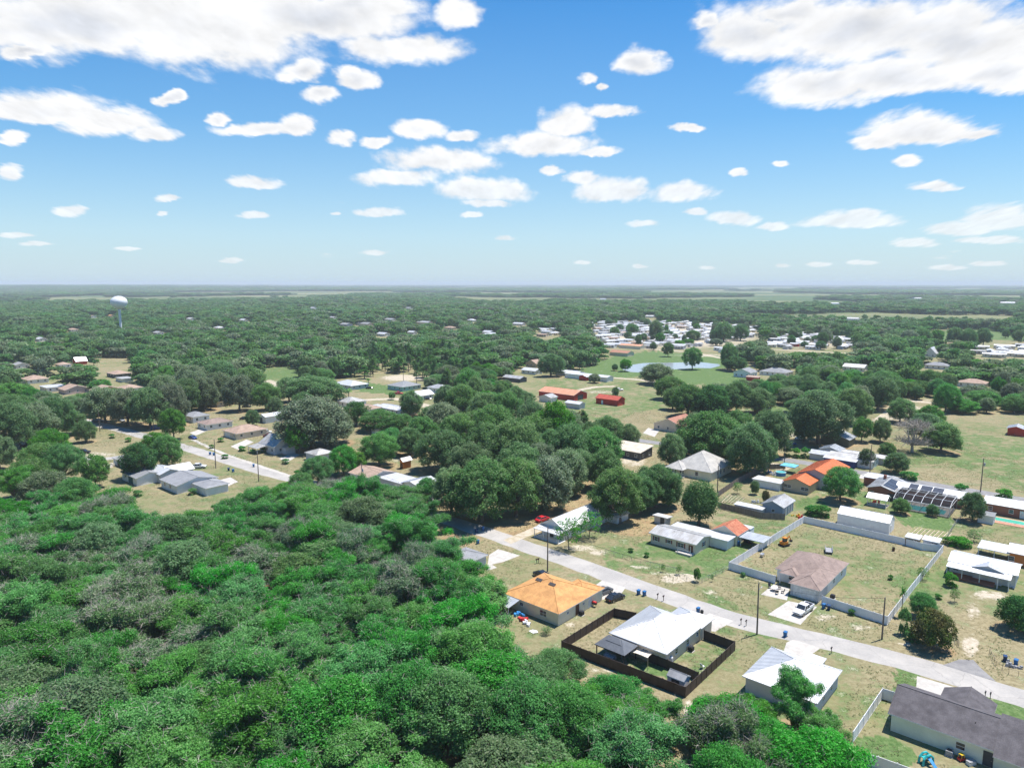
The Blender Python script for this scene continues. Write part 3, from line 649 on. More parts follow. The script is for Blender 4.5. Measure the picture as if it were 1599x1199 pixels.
def vehicle(kind, color, px, py, heading, label, cat=None, name=None, group=None, at=None):
    key = (kind, color)
    p = P(px, py) if at is None else Vector(at)
    nm = name or {'sedan': 'parked_car', 'suv': 'parked_car', 'pickup': 'pickup_truck'}[kind]
    r = empty(nm, (p.x, p.y, 0), heading); tag(r, label, cat or ('truck' if kind == 'pickup' else 'car'), group or 'vehicles parked at the houses')
    if key not in _cc:
        ln, hw, st, (cb0, cr0, cr1, cb1, zb, zr) = CARS[kind]; pm = PAINT[color]; d = {}
        b = MB(); secs = []
        for (x, z0, z1, k) in st:
            w_ = hw*k; e = 0.1
            secs.append([(x,-w_+.05,z0),(x,w_-.05,z0),(x,w_,z0+.15),(x,w_,z1-e),(x,w_-.12,z1),(x,-w_+.12,z1),(x,-w_,z1-e),(x,-w_,z0+.15)])
        b.loft(secs)
        # roof panel
        w2 = hw*0.80; b.loft([[(x,-w2,zr-.05),(x,w2,zr-.05),(x,w2-.12,zr+.02),(x,-w2+.12,zr+.02)] for x in (cr0, (cr0+cr1)/2, cr1)])
        # pillars
        for s in (-1, 1):
            for (xa, xb) in ((cb0, cr0), (cb1, cr1), ((cb0+cb1)/2, (cr0+cr1)/2)):
                b.tube([(xa, s*(hw-.1), zb-.02), (xb, s*(w2-.03), zr-.03)], 0.055, 4)
        if kind == 'pickup':
            b2 = MB(); b2.box(-2.75, -1.1, -.82, .82, 1.142, 1.15); d['bed'] = b2.mesh('bed', BLACKP)
            for s in (-1, 1): b.box(-2.85, -1.0, s*.9-.08, s*.9+.08, 1.1, 1.30)
            b.box(-2.88, -2.78, -.9, .9, 1.1, 1.30)
        d['body'] = b.mesh('body', pm)
        g_ = MB(); wb = hw-.07
        g_.add([(cb0,-wb,zb),(cb1,-wb,zb),(cr1,-w2+.02,zr-.05),(cr0,-w2+.02,zr-.05),(cb0,wb,zb),(cb1,wb,zb),(cr1,w2-.02,zr-.05),(cr0,w2-.02,zr-.05)], [(0,1,2,3),(5,4,7,6),(1,5,6,2),(4,0,3,7)])
        d['windows'] = g_.mesh('windows', GLASS)
        wr = 0.39 if kind == 'pickup' else (0.36 if kind == 'suv' else 0.33)
        wm = MB(); wm.tube([(0,-.11,0),(0,.11,0)], wr, 14); d['wheel'] = wm.mesh('wheel', TYRE)
        rm = MB(); rm.tube([(0,-.125,0),(0,.125,0)], wr*.6, 10); d['rim'] = rm.mesh('rim', CHROME)
        hl = MB(); hl.box(-.06, .05, -.16, .16, -.07, .07); d['headlight'] = hl.mesh('headlight', LAMP)
        tl = MB(); tl.box(-.05, .05, -.12, .12, -.09, .09); d['taillight'] = tl.mesh('taillight', TAIL)
        mr = MB(); mr.box(-.07, .07, -.1, .1, 0, .14); d['mirror'] = mr.mesh('mirror', BLACKP)
        gr = MB(); gr.box(-.02, .03, -hw*.5, hw*.5, -.1, .1); d['grille'] = gr.mesh('grille', BLACKP)
        d['info'] = (ln, hw, wr, zb, st, cb1); _cc[key] = d
    d = _cc[key]; ln, hw, wr, zb, st, cb1 = d['info']
    ob('body', d['body'], r); ob('windows', d['windows'], r)
    if 'bed' in d: ob('bed', d['bed'], r)
    for x in (-ln*.305, ln*.305):
        for s in (-1, 1):
            wo = ob('wheel', d['wheel'], r, (x, s*(hw-.10), wr)); ob('rim', d['rim'], wo)
    zf = (st[-1][1]+st[-1][2])/2+.06; zt = (st[0][1]+st[0][2])/2+.08
    for s in (-1, 1):
        ob('headlight', d['headlight'], r, (ln/2-.1, s*hw*.66, zf)); ob('taillight', d['taillight'], r, (-ln/2+.03, s*hw*.72, zt))
        ob('mirror', d['mirror'], r, (cb1-.25, s*(hw+.06), zb))
    ob('grille', d['grille'], r, (ln/2-.05, 0, zf-.05))
    return r
# ------------------------------------------------------------------ street furniture
BIN = {'blue': mat('bin_blue', (0.03,0.15,0.36), 0.5), 'navy': mat('bin_navy', (0.02,0.06,0.15), 0.5), 'green': mat('bin_green', (0.02,0.07,0.06), 0.5)}
_bc = {}
def wheelie_bin(px, py, color, label, rz=None, lid='navy'):
    p = P(px, py)
    r = empty('wheelie_bin', (p.x, p.y, 0), GA if rz is None else rz); tag(r, label, 'bin', 'wheeled rubbish bins')
    if color not in _bc:
        b = MB(); b.add([(-.24,-.24,.08),(.24,-.24,.08),(.24,.26,.08),(-.24,.26,.08),(-.30,-.36,1.02),(.30,-.36,1.02),(.30,.34,1.02),(-.30,.34,1.02)], [(3,2,1,0),(4,5,6,7),(0,1,5,4),(1,2,6,5),(2,3,7,6),(3,0,4,7)])
        b.box(-.33,.33,-.39,.37,.96,1.03)
        l = MB(); l.add([(-.33,-.40,1.035),(.33,-.40,1.035),(.33,.40,1.035),(-.33,.40,1.035),(-.27,-.32,1.10),(.27,-.32,1.10),(.27,.36,1.12),(-.27,.36,1.12)], [(3,2,1,0),(4,5,6,7),(0,1,5,4),(1,2,6,5),(2,3,7,6),(3,0,4,7)])
        l.tube([(-.22,.42,1.04),(.22,.42,1.04)], .025, 6)
        w_ = MB(); w_.tube([(-.04,0,0),(.04,0,0)], .12, 10)
        _bc[color] = (b.mesh('body', BIN[color]), l, w_.mesh('wheel', TYRE))
    k = _bc[color]
    ob('body', k[0], r); ob('lid', k[1].mesh('lid', BIN[lid]), r)
    for s in (-1, 1): ob('wheel', k[2], r, (s*.27, .27, .12))
    return r
WOODP = mat('pole_wood', (0.13,0.105,0.085), 0.9, (0.19,0.16,0.135), 1.2, streak=(1,1,.1)); BOXB = mat('mailbox_black', (0.02,0.02,0.02), 0.4); CERAM = mat('insulator', (0.45,0.45,0.42), 0.4)
def mailbox(px, py, label, n=1, rz=None, white=False):
    p = P(px, py); a = (GA if rz is None else rz)
    for i in range(n):
        off = Vector((math.cos(a), math.sin(a), 0))*(0.95*i)
        r = empty('mailbox', (p.x+off.x, p.y+off.y, 0), a); tag(r, label if n == 1 else label.replace('#', ('left', 'right')[i]), 'mailbox', 'kerbside mailboxes')
        MB().box(-.05,.05,-.05,.05,0,1.05).box(-.045,.045,-.3,.2,.93,1.0).build('post', WOODP, r)
        b = MB(); pr = [(-.1,1.05),(.1,1.05),(.1,1.18)]+[(.1*math.cos(t),1.18+.1*math.sin(t)) for t in (.5,1.05,1.57,2.1,2.6)]+[(-.1,1.18)]
        b.loft([[(x, y, z) for x, z in pr] for y in (-.32, .22)])
        b.build('letter_box', TRIM if white else BOXB, r); MB().box(.105,.12,-.1,-.02,1.14,1.36).box(.105,.12,-.1,.05,1.3,1.36).build('flag', PAINT['red'], r)
def utility_pole(px, py, h, label, arm=True, transformer=False, lamp=False, lean=0.0, rz=None):
    p = P(px, py); r = empty('utility_pole', (p.x, p.y, 0), GA+math.pi/2 if rz is None else rz); tag(r, label, 'pole', 'wooden utility poles')
    MB().tube([(0,0,-.3),(lean*.5,0,h*.5),(lean,0,h)], [.17,.145,.11], 9).build('shaft', WOODP, r)
    if arm:
        MB().box(lean-1.1,lean+1.1,-.19,-.09,h-.75,h-.63).build('crossarm', WOODP, r)
        for x in (-1.0,-.45,.45,1.0): MB().cyl(lean+x,-.14,h-.63,h-.42,.05,.03,8).build('insulator', CERAM, r)
    else: MB().cyl(lean,0,h,h+.25,.06,.03,8).build('insulator', CERAM, r)
    if transformer:
        MB().cyl(lean+.02,-.42,h-2.4,h-1.4,.24,.24,12).box(lean-.05,lean+.05,-.3,-.1,h-2.1,h-1.9).build('transformer', mat('transformer_grey',(.42,.43,.44),.5), r)
    if lamp:
        MB().tube([(lean,0,h-1.6),(lean+.6,0,h-1.25),(lean+1.3,0,h-1.2)], .035, 6).build('lamp_arm', CHROME, r)
        MB().ball((lean+1.5,0,h-1.22),.3,.14,.1,8,5).build('lamp_head', CERAM, r)
    return r
def wire(p, q, sag, label, r=0.024):
    pts = [Vector(p).lerp(Vector(q), i/12)-Vector((0,0,sag*4*(i/12)*(1-i/12))) for i in range(13)]
    tag(MB().tube(pts, r, 4).build('overhead_wire', BLACKP), label, 'wire', 'overhead power wires')
VINYL = mat('white_vinyl', (0.80,0.80,0.81), 0.5, (0.72,0.72,0.73), 0.6); BROWNV = mat('brown_panel', (0.050,0.035,0.030), 0.6, (0.07,0.05,0.043), 1.0)
WEATH = mat('weathered_wood', (0.24,0.20,0.17), 0.9, (0.15,0.125,0.105), 1.4, streak=(2.5,2.5,.2)); STEELW = mat('fence_steel', (0.34,0.34,0.34), 0.5)
def fence(name, label, pts, h, m, post=2.4, board=0.0, cap=True, closed=False, world_pts=None, sunk=None):
    pts = world_pts or [P(*p) for p in pts]; o = pts[0]
    r = empty(name, (o.x, o.y, 0)); tag(r, label, 'fence')
    pm = MB().box(-.065,.065,-.065,.065,0,h+.06).add([(-.08,-.08,h+.06),(.08,-.08,h+.06),(.08,.08,h+.06),(-.08,.08,h+.06),(0,0,h+.16)],[(3,2,1,0),(0,1,4),(1,2,4),(2,3,4),(3,0,4)]).mesh('post', m)
    n_post = 0
    for a, b in zip(pts, pts[1:]):
        v = b-a; ln = v.length; n = max(1, round(ln/post)); an = math.atan2(v.y, v.x); l0 = a-o
        pb = MB()
        for i in range(n):
            x0, x1 = i*ln/n+.066, (i+1)*ln/n-.066
            if board:
                k = max(2, int((x1-x0)/board))
                for j in range(k):
                    w_ = (x1-x0)/k; pb.box(x0+j*w_+.004, x0+(j+1)*w_-.004, -.013+(j % 2)*.006, .013+(j % 2)*.006, .06, h-.02-(j*37 % 5)*.006)
                for z in (.35, h-.4): pb.box(x0, x1, .014, .055, z, z+.08)
            else:
                pb.box(x0, x1, -.02, .02, .08, h-.12)
                pb.box(x0, x1, -.035, .035, h-.12, h); pb.box(x0, x1, -.035, .035, .03, .12)
        c = pb.build('panel', m, r, loc=(l0.x, l0.y, 0), rz=an)
        for i in range(n):
            q = l0+v*(i/n)
            if n_post < 98: ob('post', pm, r, (q.x, q.y, 0), an); n_post += 1
    q = pts[-1]-o; ob('post', pm, r, (q.x, q.y, 0))
    return r
def chain_fence(label, pts, h=1.2, post=3.0, mesh=True, name='chain_link_fence', pm=None, cat='fence'):
    pts = [P(*p) for p in pts]; o = pts[0]; pm = pm or STEELW
    r = empty(name, (o.x, o.y, 0)); tag(r, label, cat)
    post_m = MB().cyl(0,0,0,h,.032,n=6).mesh('post', pm); k = 0
    wb = MB(); rb = MB()
    for a, b in zip(pts, pts[1:]):
        v = b-a; ln = v.length; n = max(1, round(ln/post)); t = v/ln
        for i in range(n+1):
            if k < 98: q = a+v*(i/n)-o; ob('post', post_m, r, (q.x, q.y, 0)); k += 1
        A = a-o; B = b-o
        rb.tube([(A.x,A.y,h-.03),(B.x,B.y,h-.03)], .022, 4)
        if mesh:
            st = .34; c = int(ln/st)
            for i in range(c):
                p0 = A+t*(i*st); p1 = A+t*(min(i*st+h, ln)); p2 = A+t*max(i*st-h, 0)
                wb.tube([(p0.x,p0.y,.03),(p1.x,p1.y,.03+min(h-.06, (p1-p0).length))], .006, 3, cap=False)
                wb.tube([(p0.x,p0.y,.03),(p2.x,p2.y,.03+min(h-.06, (p2-p0).length))], .006, 3, cap=False)
        else:
            for z in (.35,.75): wb.tube([(A.x,A.y,z),(B.x,B.y,z)], .008, 3)
    rb.build('rail', pm, r)
    if wb.v: wb.build('wire_mesh', pm, r)
    return r
# ------------------------------------------------------------------ trees
BARK = mat('bark', (0.12,0.095,0.075), 0.95, (0.19,0.16,0.13), 1.5, streak=(1,1,.25)); TWIG = mat('bare_twigs', (0.38,0.345,0.30), 0.9, (0.26,0.23,0.20), 0.8)
L_WOOD = leaf_mat('leaves_bright', (0.058,0.215,0.044), (0.112,0.345,0.082), (0.200,0.370,0.140), trans=.45)
L_WOODM = leaf_mat('leaves_dusty', (0.085,0.195,0.072), (0.165,0.285,0.130), (0.330,0.360,0.260), trans=.38, tips=.7)
L_OAK = leaf_mat('leaves_oak', (0.088,0.205,0.068), (0.165,0.305,0.118), (0.260,0.325,0.185), trans=.5)
L_MOSS = leaf_mat('leaves_mossy', (0.120,0.195,0.092), (0.210,0.285,0.160), (0.310,0.335,0.240), trans=.42, tips=0.7)
L_LIME = leaf_mat('leaves_lime', (0.060,0.200,0.034), (0.125,0.310,0.066), (0.18,0.37,0.09), trans=.38)
L_DARK = leaf_mat('leaves_dark', (0.056,0.155,0.048), (0.100,0.220,0.076), (0.14,0.25,0.10), trans=.45)
L_RUST = leaf_mat('leaves_rusty', (0.055,0.125,0.032), (0.125,0.105,0.050), (0.18,0.18,0.07))
L_PINE = leaf_mat('leaves_pine', (0.070,0.180,0.048), (0.125,0.255,0.080), (0.19,0.31,0.12), trans=.35)
L_FAR = leaf_mat('leaves_far', (0.080,0.185,0.066), (0.155,0.280,0.112), (0.21,0.30,0.145), trans=.45, hue=0.05)
L_BROWN = leaf_mat('leaves_brown', (0.16,0.075,0.03), (0.24,0.12,0.05))

def leaf_arrays(rng, lobes, n, s, up=0.6, spread=0.34, droop=0.0, aspect=0.55, skip=-0.45, floor=None, bury=.56):
    """n leaf sprays on the shells of the lobes -> (verts, nfaces); each spray is one kite of four corners"""
    lob = np.array(lobes, float); wgt = lob[:, 3]**2*(lob[:, 4] if lob.shape[1] > 4 else 1); wgt /= wgt.sum()
    k = rng.choice(len(lob), int(n*1.7), p=wgt)
    dr = rng.normal(size=(len(k), 3)); dr /= np.linalg.norm(dr, axis=1)[:, None]
    keep = dr[:, 2] > skip+rng.normal(0, 0.15, len(k)); k = k[keep]; dr = dr[keep]
    rad = lob[k, 3]*(1-spread*rng.random(len(k))**1.3)*(1+0.24*rng.normal(size=len(k))*(rng.random(len(k)) < 0.45))
    p = lob[k, :3]+dr*rad[:, None]*np.array([1, 1, 0.78])
    # drop what lies buried inside other lobes
    bur = np.zeros(len(p), bool)
    for q in lob:
        d_ = np.linalg.norm((p-q[:3])/np.array([1, 1, 0.78]), axis=1); bur |= d_ < q[3]*bury
    p = p[~bur][:n]; dr = dr[~bur][:n]
    if floor is not None: ok = p[:, 2] > floor; p = p[ok]; dr = dr[ok]
    m = len(p)
    nr = dr*0.65+rng.normal(size=(m, 3))*0.55+np.array([0, 0, up]); nr /= np.linalg.norm(nr, axis=1)[:, None]
    t = rng.normal(size=(m, 3))-np.array([0, 0, droop]); t -= nr*(t*nr).sum(1)[:, None]; t /= np.linalg.norm(t, axis=1)[:, None]
    b = np.cross(nr, t); sz = s*(0.55+0.9*rng.random(m))
    a_ = t*sz[:, None]; c_ = b*(sz*aspect)[:, None]
    fold = nr*(sz*0.16)[:, None]
    return np.stack([p-a_*0.5, p-c_*0.5+fold, p+a_*0.5, p+c_*0.5+fold], 1).reshape(-1, 3)
def np_mesh(name, groups):
    """groups: list of (quad corner array, material)"""
    co = np.concatenate([g[0] for g in groups]); nq = [len(g[0])//4 for g in groups]
    me = bpy.data.meshes.new(name); me.vertices.add(len(co)); me.vertices.foreach_set('co', co.astype(np.float32).ravel())
    me.loops.add(len(co)); me.loops.foreach_set('vertex_index', np.arange(len(co)))
    f = len(co)//4; me.polygons.add(f); me.polygons.foreach_set('loop_start', np.arange(f)*4)
    me.polygons.foreach_set('material_index', np.repeat(np.arange(len(groups)), nq))
    for g in groups: me.materials.append(g[1])
    me.update(calc_edges=True); return me
def twig_arrays(rng, lobes, n, ln, wd=0.035):
    lob = np.array(lobes, float); k = rng.choice(len(lob), n); dr = rng.normal(size=(n, 3)); dr[:, 2] = np.abs(dr[:, 2])*0.8+0.1
    dr /= np.linalg.norm(dr, axis=1)[:, None]
    p = lob[k, :3]+dr*lob[k, 3][:, None]*(0.72+0.2*rng.random((n, 1)))
    t = dr+rng.normal(size=(n, 3))*0.75; t /= np.linalg.norm(t, axis=1)[:, None]
    b = np.cross(t, rng.normal(size=(n, 3))); b /= np.linalg.norm(b, axis=1)[:, None]
    L_ = ln*(0.4+rng.random(n))[:, None]
    return np.stack([p-b*wd, p+b*wd, p+t*L_+b*wd*.4, p+t*L_-b*wd*.4], 1).reshape(-1, 3)
def crown_lobes(rng, R, zb, H, n, big=0.40, rough=0.05):
    """lobes over a dome of radius R whose top is at H and underside at zb"""
    zc = zb+(H-zb)*0.34; out = []
    for i in range(n):
        a = i*2.399963+rng.uniform(-.35, .35); t = (i+0.5)/n
        rho = R*math.sqrt(t)*0.80; cap = math.sqrt(max(0.0, 1-(rho/R)**2))
        r = R*big*rng.uniform(0.72, 1.15)*(1.0-0.25*t)
        z = zc+(H-zc-r*0.72)*cap*rng.uniform(0.80, 1.05)+rng.uniform(-rough, rough)*H
        out.append((rho*math.cos(a), rho*math.sin(a), max(z, zb+r*0.45), r))
        if t > 0.38: out.append((rho*0.97*math.cos(a+.3), rho*0.97*math.sin(a+.3), zb+r*rng.uniform(.3, .8), r*rng.uniform(.75, .95)))
    return out
def round_lobes(rng, R, zb, H, n, big=.34, rough=.05):
    zc = zb+(H-zb)*.46; rz = (H-zb)*.54; out = [(0, 0, zc, R*.45), (0, 0, zc+rz*.25, R*.42)]; wob = rng.uniform(.82, 1.12, 9)
    for i in range(n):
        u = 1-(i+.5)/n*1.72; a = i*2.399963+rng.uniform(-.3, .3); q = math.sqrt(max(0, 1-u*u)); r = R*big*rng.uniform(.75, 1.2)
        k = (1-big*.9)*rng.uniform(.80, 1.1)*wob[int((a % 6.28)/6.28*9) % 9]; rho = R*q*k
        out.append((rho*math.cos(a), rho*math.sin(a), max(zc+rz*u*(1-big*.75)*rng.uniform(.9, 1.08), zb+r*.5), r))
    return out
def wild_lobes(rng, R, zb, H, n, big=.2, rough=.09):
    """loose open crown: boughs reach out unevenly, each ending in a few small tufts"""
    out = []; nb = max(7, n//6); ph = rng.uniform(0, 6.28)
    for b in range(nb):
        a = ph+b*2.399963+rng.normal(0, .2); reach = R*math.sqrt((b+.6)/nb)*rng.uniform(.62, 1.05); top = zb+(H-zb)*(1-.55*(reach/R)**2)*rng.uniform(.72, 1.06)
        for j in range(6):
            r = R*big*rng.uniform(.55, 1.35); q = rng.normal(0, 1, 3)*np.array([1, 1, .55])*R*big*1.15
            out.append((reach*.88*math.cos(a)+q[0], reach*.88*math.sin(a)+q[1], max(zb+r*.4, top-r*.8-abs(q[2])*rng.uniform(0, 1.6)), r))
    return out
def trunk_mesh(rng, lobes, zf, r0, m, limbs=7, name='trunk', lean=0.0):
    mb = MB(); fx, fy = rng.normal(0, .15), rng.normal(0, .15)
    mb.tube([(0,0,-.3),(0,0,.25),(fx*.4,fy*.4,zf*.55),(fx,fy,zf)], [r0*1.5,r0*1.1,r0*.9,r0*.8], 9)
    idx = rng.permutation(len(lobes))[:limbs]
    for i in idx:
        x, y, z, r = lobes[i][:4]; a = Vector((fx, fy, zf*rng.uniform(.72, 1.0))); b = Vector((x, y, z+r*.2)); mid = a.lerp(b, .5)+Vector((0,0,-abs(z-zf)*.10+.1))
        pts = [a, a.lerp(mid, .5)+Vector(rng.normal(0,.12,3)), mid+Vector(rng.normal(0,.2,3)), mid.lerp(b,.55)+Vector(rng.normal(0,.2,3)), b]
        mb.tube(pts, [r0*.55,r0*.45,r0*.33,r0*.2,r0*.07], 6)
        for q in range(3):
            s = pts[2+q % 2]; e = s+Vector((rng.normal(0,1),rng.normal(0,1),abs(rng.normal(.5,.5))))*r*.75
            mb.tube([s, s.lerp(e,.5)+Vector(rng.normal(0,.1,3)), e], [r0*.2,r0*.13,r0*.04], 5)
    return mb.mesh(name, m, smooth=True)
PROTO = {}
def proto(kind, seed, R, zb, H, nl, n, s, lm, big=.40, twigs=0, zf=None, r0=.32, limbs=7, rough=.05, shape=None, tw=(.6, .016), **k):
    rng = np.random.default_rng(seed); lobes = (shape or crown_lobes)(rng, R, zb, H, nl, big, rough)
    gr = [(leaf_arrays(rng, lobes, n, s, **k), lm)]
    if twigs: gr.append((twig_arrays(rng, lobes, twigs, *tw), TWIG))
    t = trunk_mesh(rng, lobes, zf or zb+.9, r0, BARK, limbs) if limbs else None
    PROTO.setdefault(kind, []).append((np_mesh('crown', gr), t, 2*R, H))
def make_protos():
    for i in range(7): proto('wood', 10+i, 5.4, 1.0, 9.8, 60+i*5, 48000, .215, L_WOOD, .20, (1000, 450, 650)[i % 3], up=.85, limbs=20, r0=.26, spread=.8, shape=wild_lobes, tw=(.8, .02), bury=.3, skip=-.8)
    for i in range(2): proto('woodmoss', 30+i, 5.4, 1.0, 9.6, 60, 42000, .215, L_WOODM, .20, 1900, up=.85, limbs=24, r0=.26, spread=.8, droop=.5, shape=wild_lobes, tw=(.9, .022), bury=.3, skip=-.8)
    for i in range(5): proto('oak', 40+i, 6.0, .8, 10.5, 78+i*3, 24000, .33, L_OAK, .205, 120, up=.95, zf=2.4, limbs=16, r0=.40, spread=.62, shape=round_lobes, skip=-.8, bury=.42)
    for i in range(3): proto('moss', 50+i, 6.0, .7, 10.0, 74, 22000, .35, L_MOSS, .205, 300, up=.95, zf=2.4, limbs=16, r0=.40, spread=.65, droop=.9, shape=round_lobes, skip=-.8, bury=.42)
    for i in range(2): proto('lime', 60+i, 4.6, .9, 8.5, 50, 15000, .32, L_LIME, .23, 0, up=.95, limbs=10, r0=.25, shape=round_lobes, skip=-.8, spread=.62, bury=.42)
    for i in range(3): proto('bright', 67+i, 5.2, .9, 9.5, 70, 40000, .22, L_WOOD, .21, 350, up=.85, limbs=12, r0=.3, shape=round_lobes, skip=-.8, spread=.66, bury=.4)
    for i in range(2): proto('dark', 64+i, 5.2, .6, 10.0, 50, 15000, .34, L_DARK, .24, 0, up=.95, limbs=8, r0=.3, shape=round_lobes, skip=-.8, spread=.5, bury=.45)
    for i in range(2): proto('bush', 70+i, 1.6, .05, 2.3, 9, 2600, .24, L_WOOD, .46, 0, zf=.5, limbs=4, r0=.06)
    proto('rust', 74, 3.4, .2, 5.6, 40, 12000, .26, L_RUST, .27, 0, zf=1.0, limbs=6, r0=.18, shape=round_lobes, skip=-.8)
    proto('rust', 75, 3.4, .2, 5.6, 40, 12000, .26, L_DARK, .27, 0, zf=1.0, limbs=6, r0=.18, shape=round_lobes, skip=-.8)
    proto('thin', 76, 2.3, .8, 4.6, 26, 2300, .2, L_LIME, .24, 120, zf=1.4, limbs=14, r0=.07, spread=.8, shape=round_lobes)
    # the clipped round tree
    rng = np.random.default_rng(80); lob = [(0,0,4.9,3.05),(0,0,3.3,2.65),(0,0,6.3,2.5)]+[(1.0*math.cos(a),1.0*math.sin(a),4.6+.5*math.sin(3*a),2.3) for a in np.arange(0,6.28,.8)]
    PROTO['round'] = [(np_mesh('crown', [(leaf_arrays(rng, lob, 14000, .30, spread=.22, skip=-.95), L_DARK)]), trunk_mesh(rng, lob, 2.2, .28, BARK, 4), 6.6, 8.7)]
    # pines: tufts up a bare stem
    for i in range(3):
        rng = np.random.default_rng(90+i); lob = []
        for j in range(22):
            t = j/21; z = 5.2+t*8.3; rho = (1-t)**.7*2.5*rng.uniform(.5, 1); a = rng.uniform(0, 6.28); lob.append((rho*math.cos(a), rho*math.sin(a), z, rng.uniform(.7, 1.15)))
        PROTO.setdefault('pine', []).append((np_mesh('crown', [(leaf_arrays(rng, lob, 5200, .55, spread=.7, aspect=.22, skip=-.7), L_PINE)]), trunk_mesh(rng, lob, 12.5, .2, BARK, 12), 6.0, 14.3))
    # narrow cypress
    for i, lm in enumerate((L_DARK, L_BROWN)):
        rng = np.random.default_rng(100+i); lob = [(rng.normal(0,.15), rng.normal(0,.15), .8+.75*j, 1.0*(1-(j/10)**1.6)+.18) for j in range(10)]
        PROTO.setdefault('cypress', []).append((np_mesh('crown', [(leaf_arrays(rng, lob, 3500, .3, spread=.3, skip=-.9), lm)]), trunk_mesh(rng, lob, 1.0, .14, BARK, 3), 2.4, 8.4))
    # dead tree: twigs only
    rng = np.random.default_rng(110); lob = crown_lobes(rng, 4.5, 2.5, 10, 22, .34)
    PROTO['dead'] = [(np_mesh('crown', [(twig_arrays(rng, lob, 1500, 1.5, .04), TWIG)]), trunk_mesh(rng, lob, 3.0, .35, TWIG, 20), 9.0, 10.0)]
    # palms
    for i in range(2):
        rng = np.random.default_rng(120+i); q = []
        hh = 6.0
        for j in range(34):
            a = j*2.4; el = rng.uniform(-.5, 1.2); ln = rng.uniform(1.5, 2.1)
            d0 = np.array([math.cos(a)*math.cos(el), math.sin(a)*math.cos(el), math.sin(el)]); sd = np.array([-math.sin(a), math.cos(a), 0])
            p = np.array([0, 0, hh]); dd = d0.copy()
            for s_ in range(4):
                p2 = p+dd*ln/4; w0 = .30*(1-s_/4.6)+.04; w1 = .30*(1-(s_+1)/4.6)+.04
                q += [p-sd*w0, p2-sd*w1, p2+np.array([0,0,.05]), p+np.array([0,0,.05])]; q += [p+np.array([0,0,.05]), p2+np.array([0,0,.05]), p2+sd*w1, p+sd*w0]
                p = p2; dd = dd+np.array([0, 0, -.28]); dd /= np.linalg.norm(dd)
        t = MB().tube([(0,0,-.2),(.1,0,2),(.05,0,4),(0,0,hh)], [.2,.16,.15,.17], 8).mesh('trunk', BARK)
        PROTO.setdefault('palm', []).append((np_mesh('crown', [(np.array(q), L_LIME)]), t, 4.0, 7.6))
TREE_N = {}
def tree(kind, x, y, wd, ht, label, cat='tree', name=None, group=None, rng=random, v=None, litter=1.0, z=0.0):
    ps = PROTO[kind]; i = rng.randrange(len(ps)) if v is None else v; cm, tm, w0, h0 = ps[i]
    nm = name or {'pine': 'pine_tree', 'bush': 'shrub', 'cypress': 'cypress_tree', 'palm': 'palm_tree', 'dead': 'dead_tree', 'lime': 'bushy_tree', 'dark': 'bushy_tree', 'bright': 'bushy_tree', 'round': 'clipped_tree', 'rust': 'fruit_tree', 'thin': 'sapling'}.get(kind, 'oak_tree')
    r = empty(nm, (x, y, z), rng.uniform(0, 6.28)); s = wd/w0; q = rng.uniform(.9, 1.12); r.scale = (s*q, s/q, ht/h0)
    if kind in ('wood', 'woodmoss', 'oak', 'moss'): r.rotation_euler = (rng.uniform(-.09, .09), rng.uniform(-.09, .09), r.rotation_euler.z)
    tag(r, label, cat, group)
    if tm is not None: ob('trunk', tm, r)
    ob('crown' if kind != 'bush' else 'foliage', cm, r)
    TREE_N[nm] = TREE_N.get(nm, 0)+1
    if litter: LITTER.append((x, y, wd*0.46*litter))
    PLANTED.append((x, y, wd/2)); return r
PLANTED = []
def tpx(cx, yb, wpx, ytop, kind, label, **k):
    """tree from the photo: crown centre x, foot y, crown width, top y (pixels)"""
    p = P(cx, yb); s = math.hypot(p.y*math.cos(TH)+CAM_H*math.sin(TH), 0); wd = wpx*s/FPX
    lo, hi = 0.5, 40.0
    for _ in range(30):
        mid = (lo+hi)/2; _, yy = project(p.x, p.y, mid)
        if yy > ytop: lo = mid
        else: hi = mid
    return tree(kind, p.x, p.y, wd, lo, label, **k)
# ------------------------------------------------------------------ roads, drives, water
ribbon('main_road', [(1700,1126),(1590,1087),(1400,1029),(1140,966),(900,880),(735,823),(600,782),(420,739),(300,702),(190,671),(60,640)], 6.2, ROADM, seed=3)
ribbon('upper_road', [(1750,808),(1599,780),(1400,747),(1230,718),(1000,688),(900,672)], 6.0, ASPH, seed=5)
ribbon('side_road', [(270,700),(200,712),(120,722)], 5.0, ROADM, z=0.008, seed=7)
ribbon('sidewalk', [(300,686),(350,709),(420,732),(480,752)], 1.7, CONC, z=0.008, seed=9)
ribbon('pond_lane', [(870,584),(960,590),(1000,593),(1040,600)], 5.0, TRACK, seed=11)
ribbon('farm_track', [(900,610),(930,604),(960,603)], 5.0, TRACK, seed=12)
ribbon('park_lane', [(985,543),(1030,546),(1080,550),(1130,560),(1200,545),(1330,552)], 6.0, TRACK, seed=13)
ribbon('dirt_lane', [(1370,660),(1395,640),(1410,625),(1470,630)], 6.0, TRACK, seed=14)
ribbon('grove_lane', [(405,612),(440,606),(462,592)], 7.0, TRACK, seed=15)
ribbon('village_lane', [(540,640),(560,625),(620,622),(690,640)], 7.0, TRACK, seed=16)
sheet('driveway', [(764,866),(778,857),(812,867),(786,877),(768,881),(776,886),(760,891)], CONC)
sheet('driveway', [(925,917),(940,906),(977,917),(970,927),(935,938)], CONC)
sheet('driveway', [(1099,962),(1108,957),(1146,969),(1116,986),(1093,981)], CONC)
sheet('driveway', [(1228,1003),(1238,998),(1282,1011),(1259,1027),(1222,1022)], CONC)
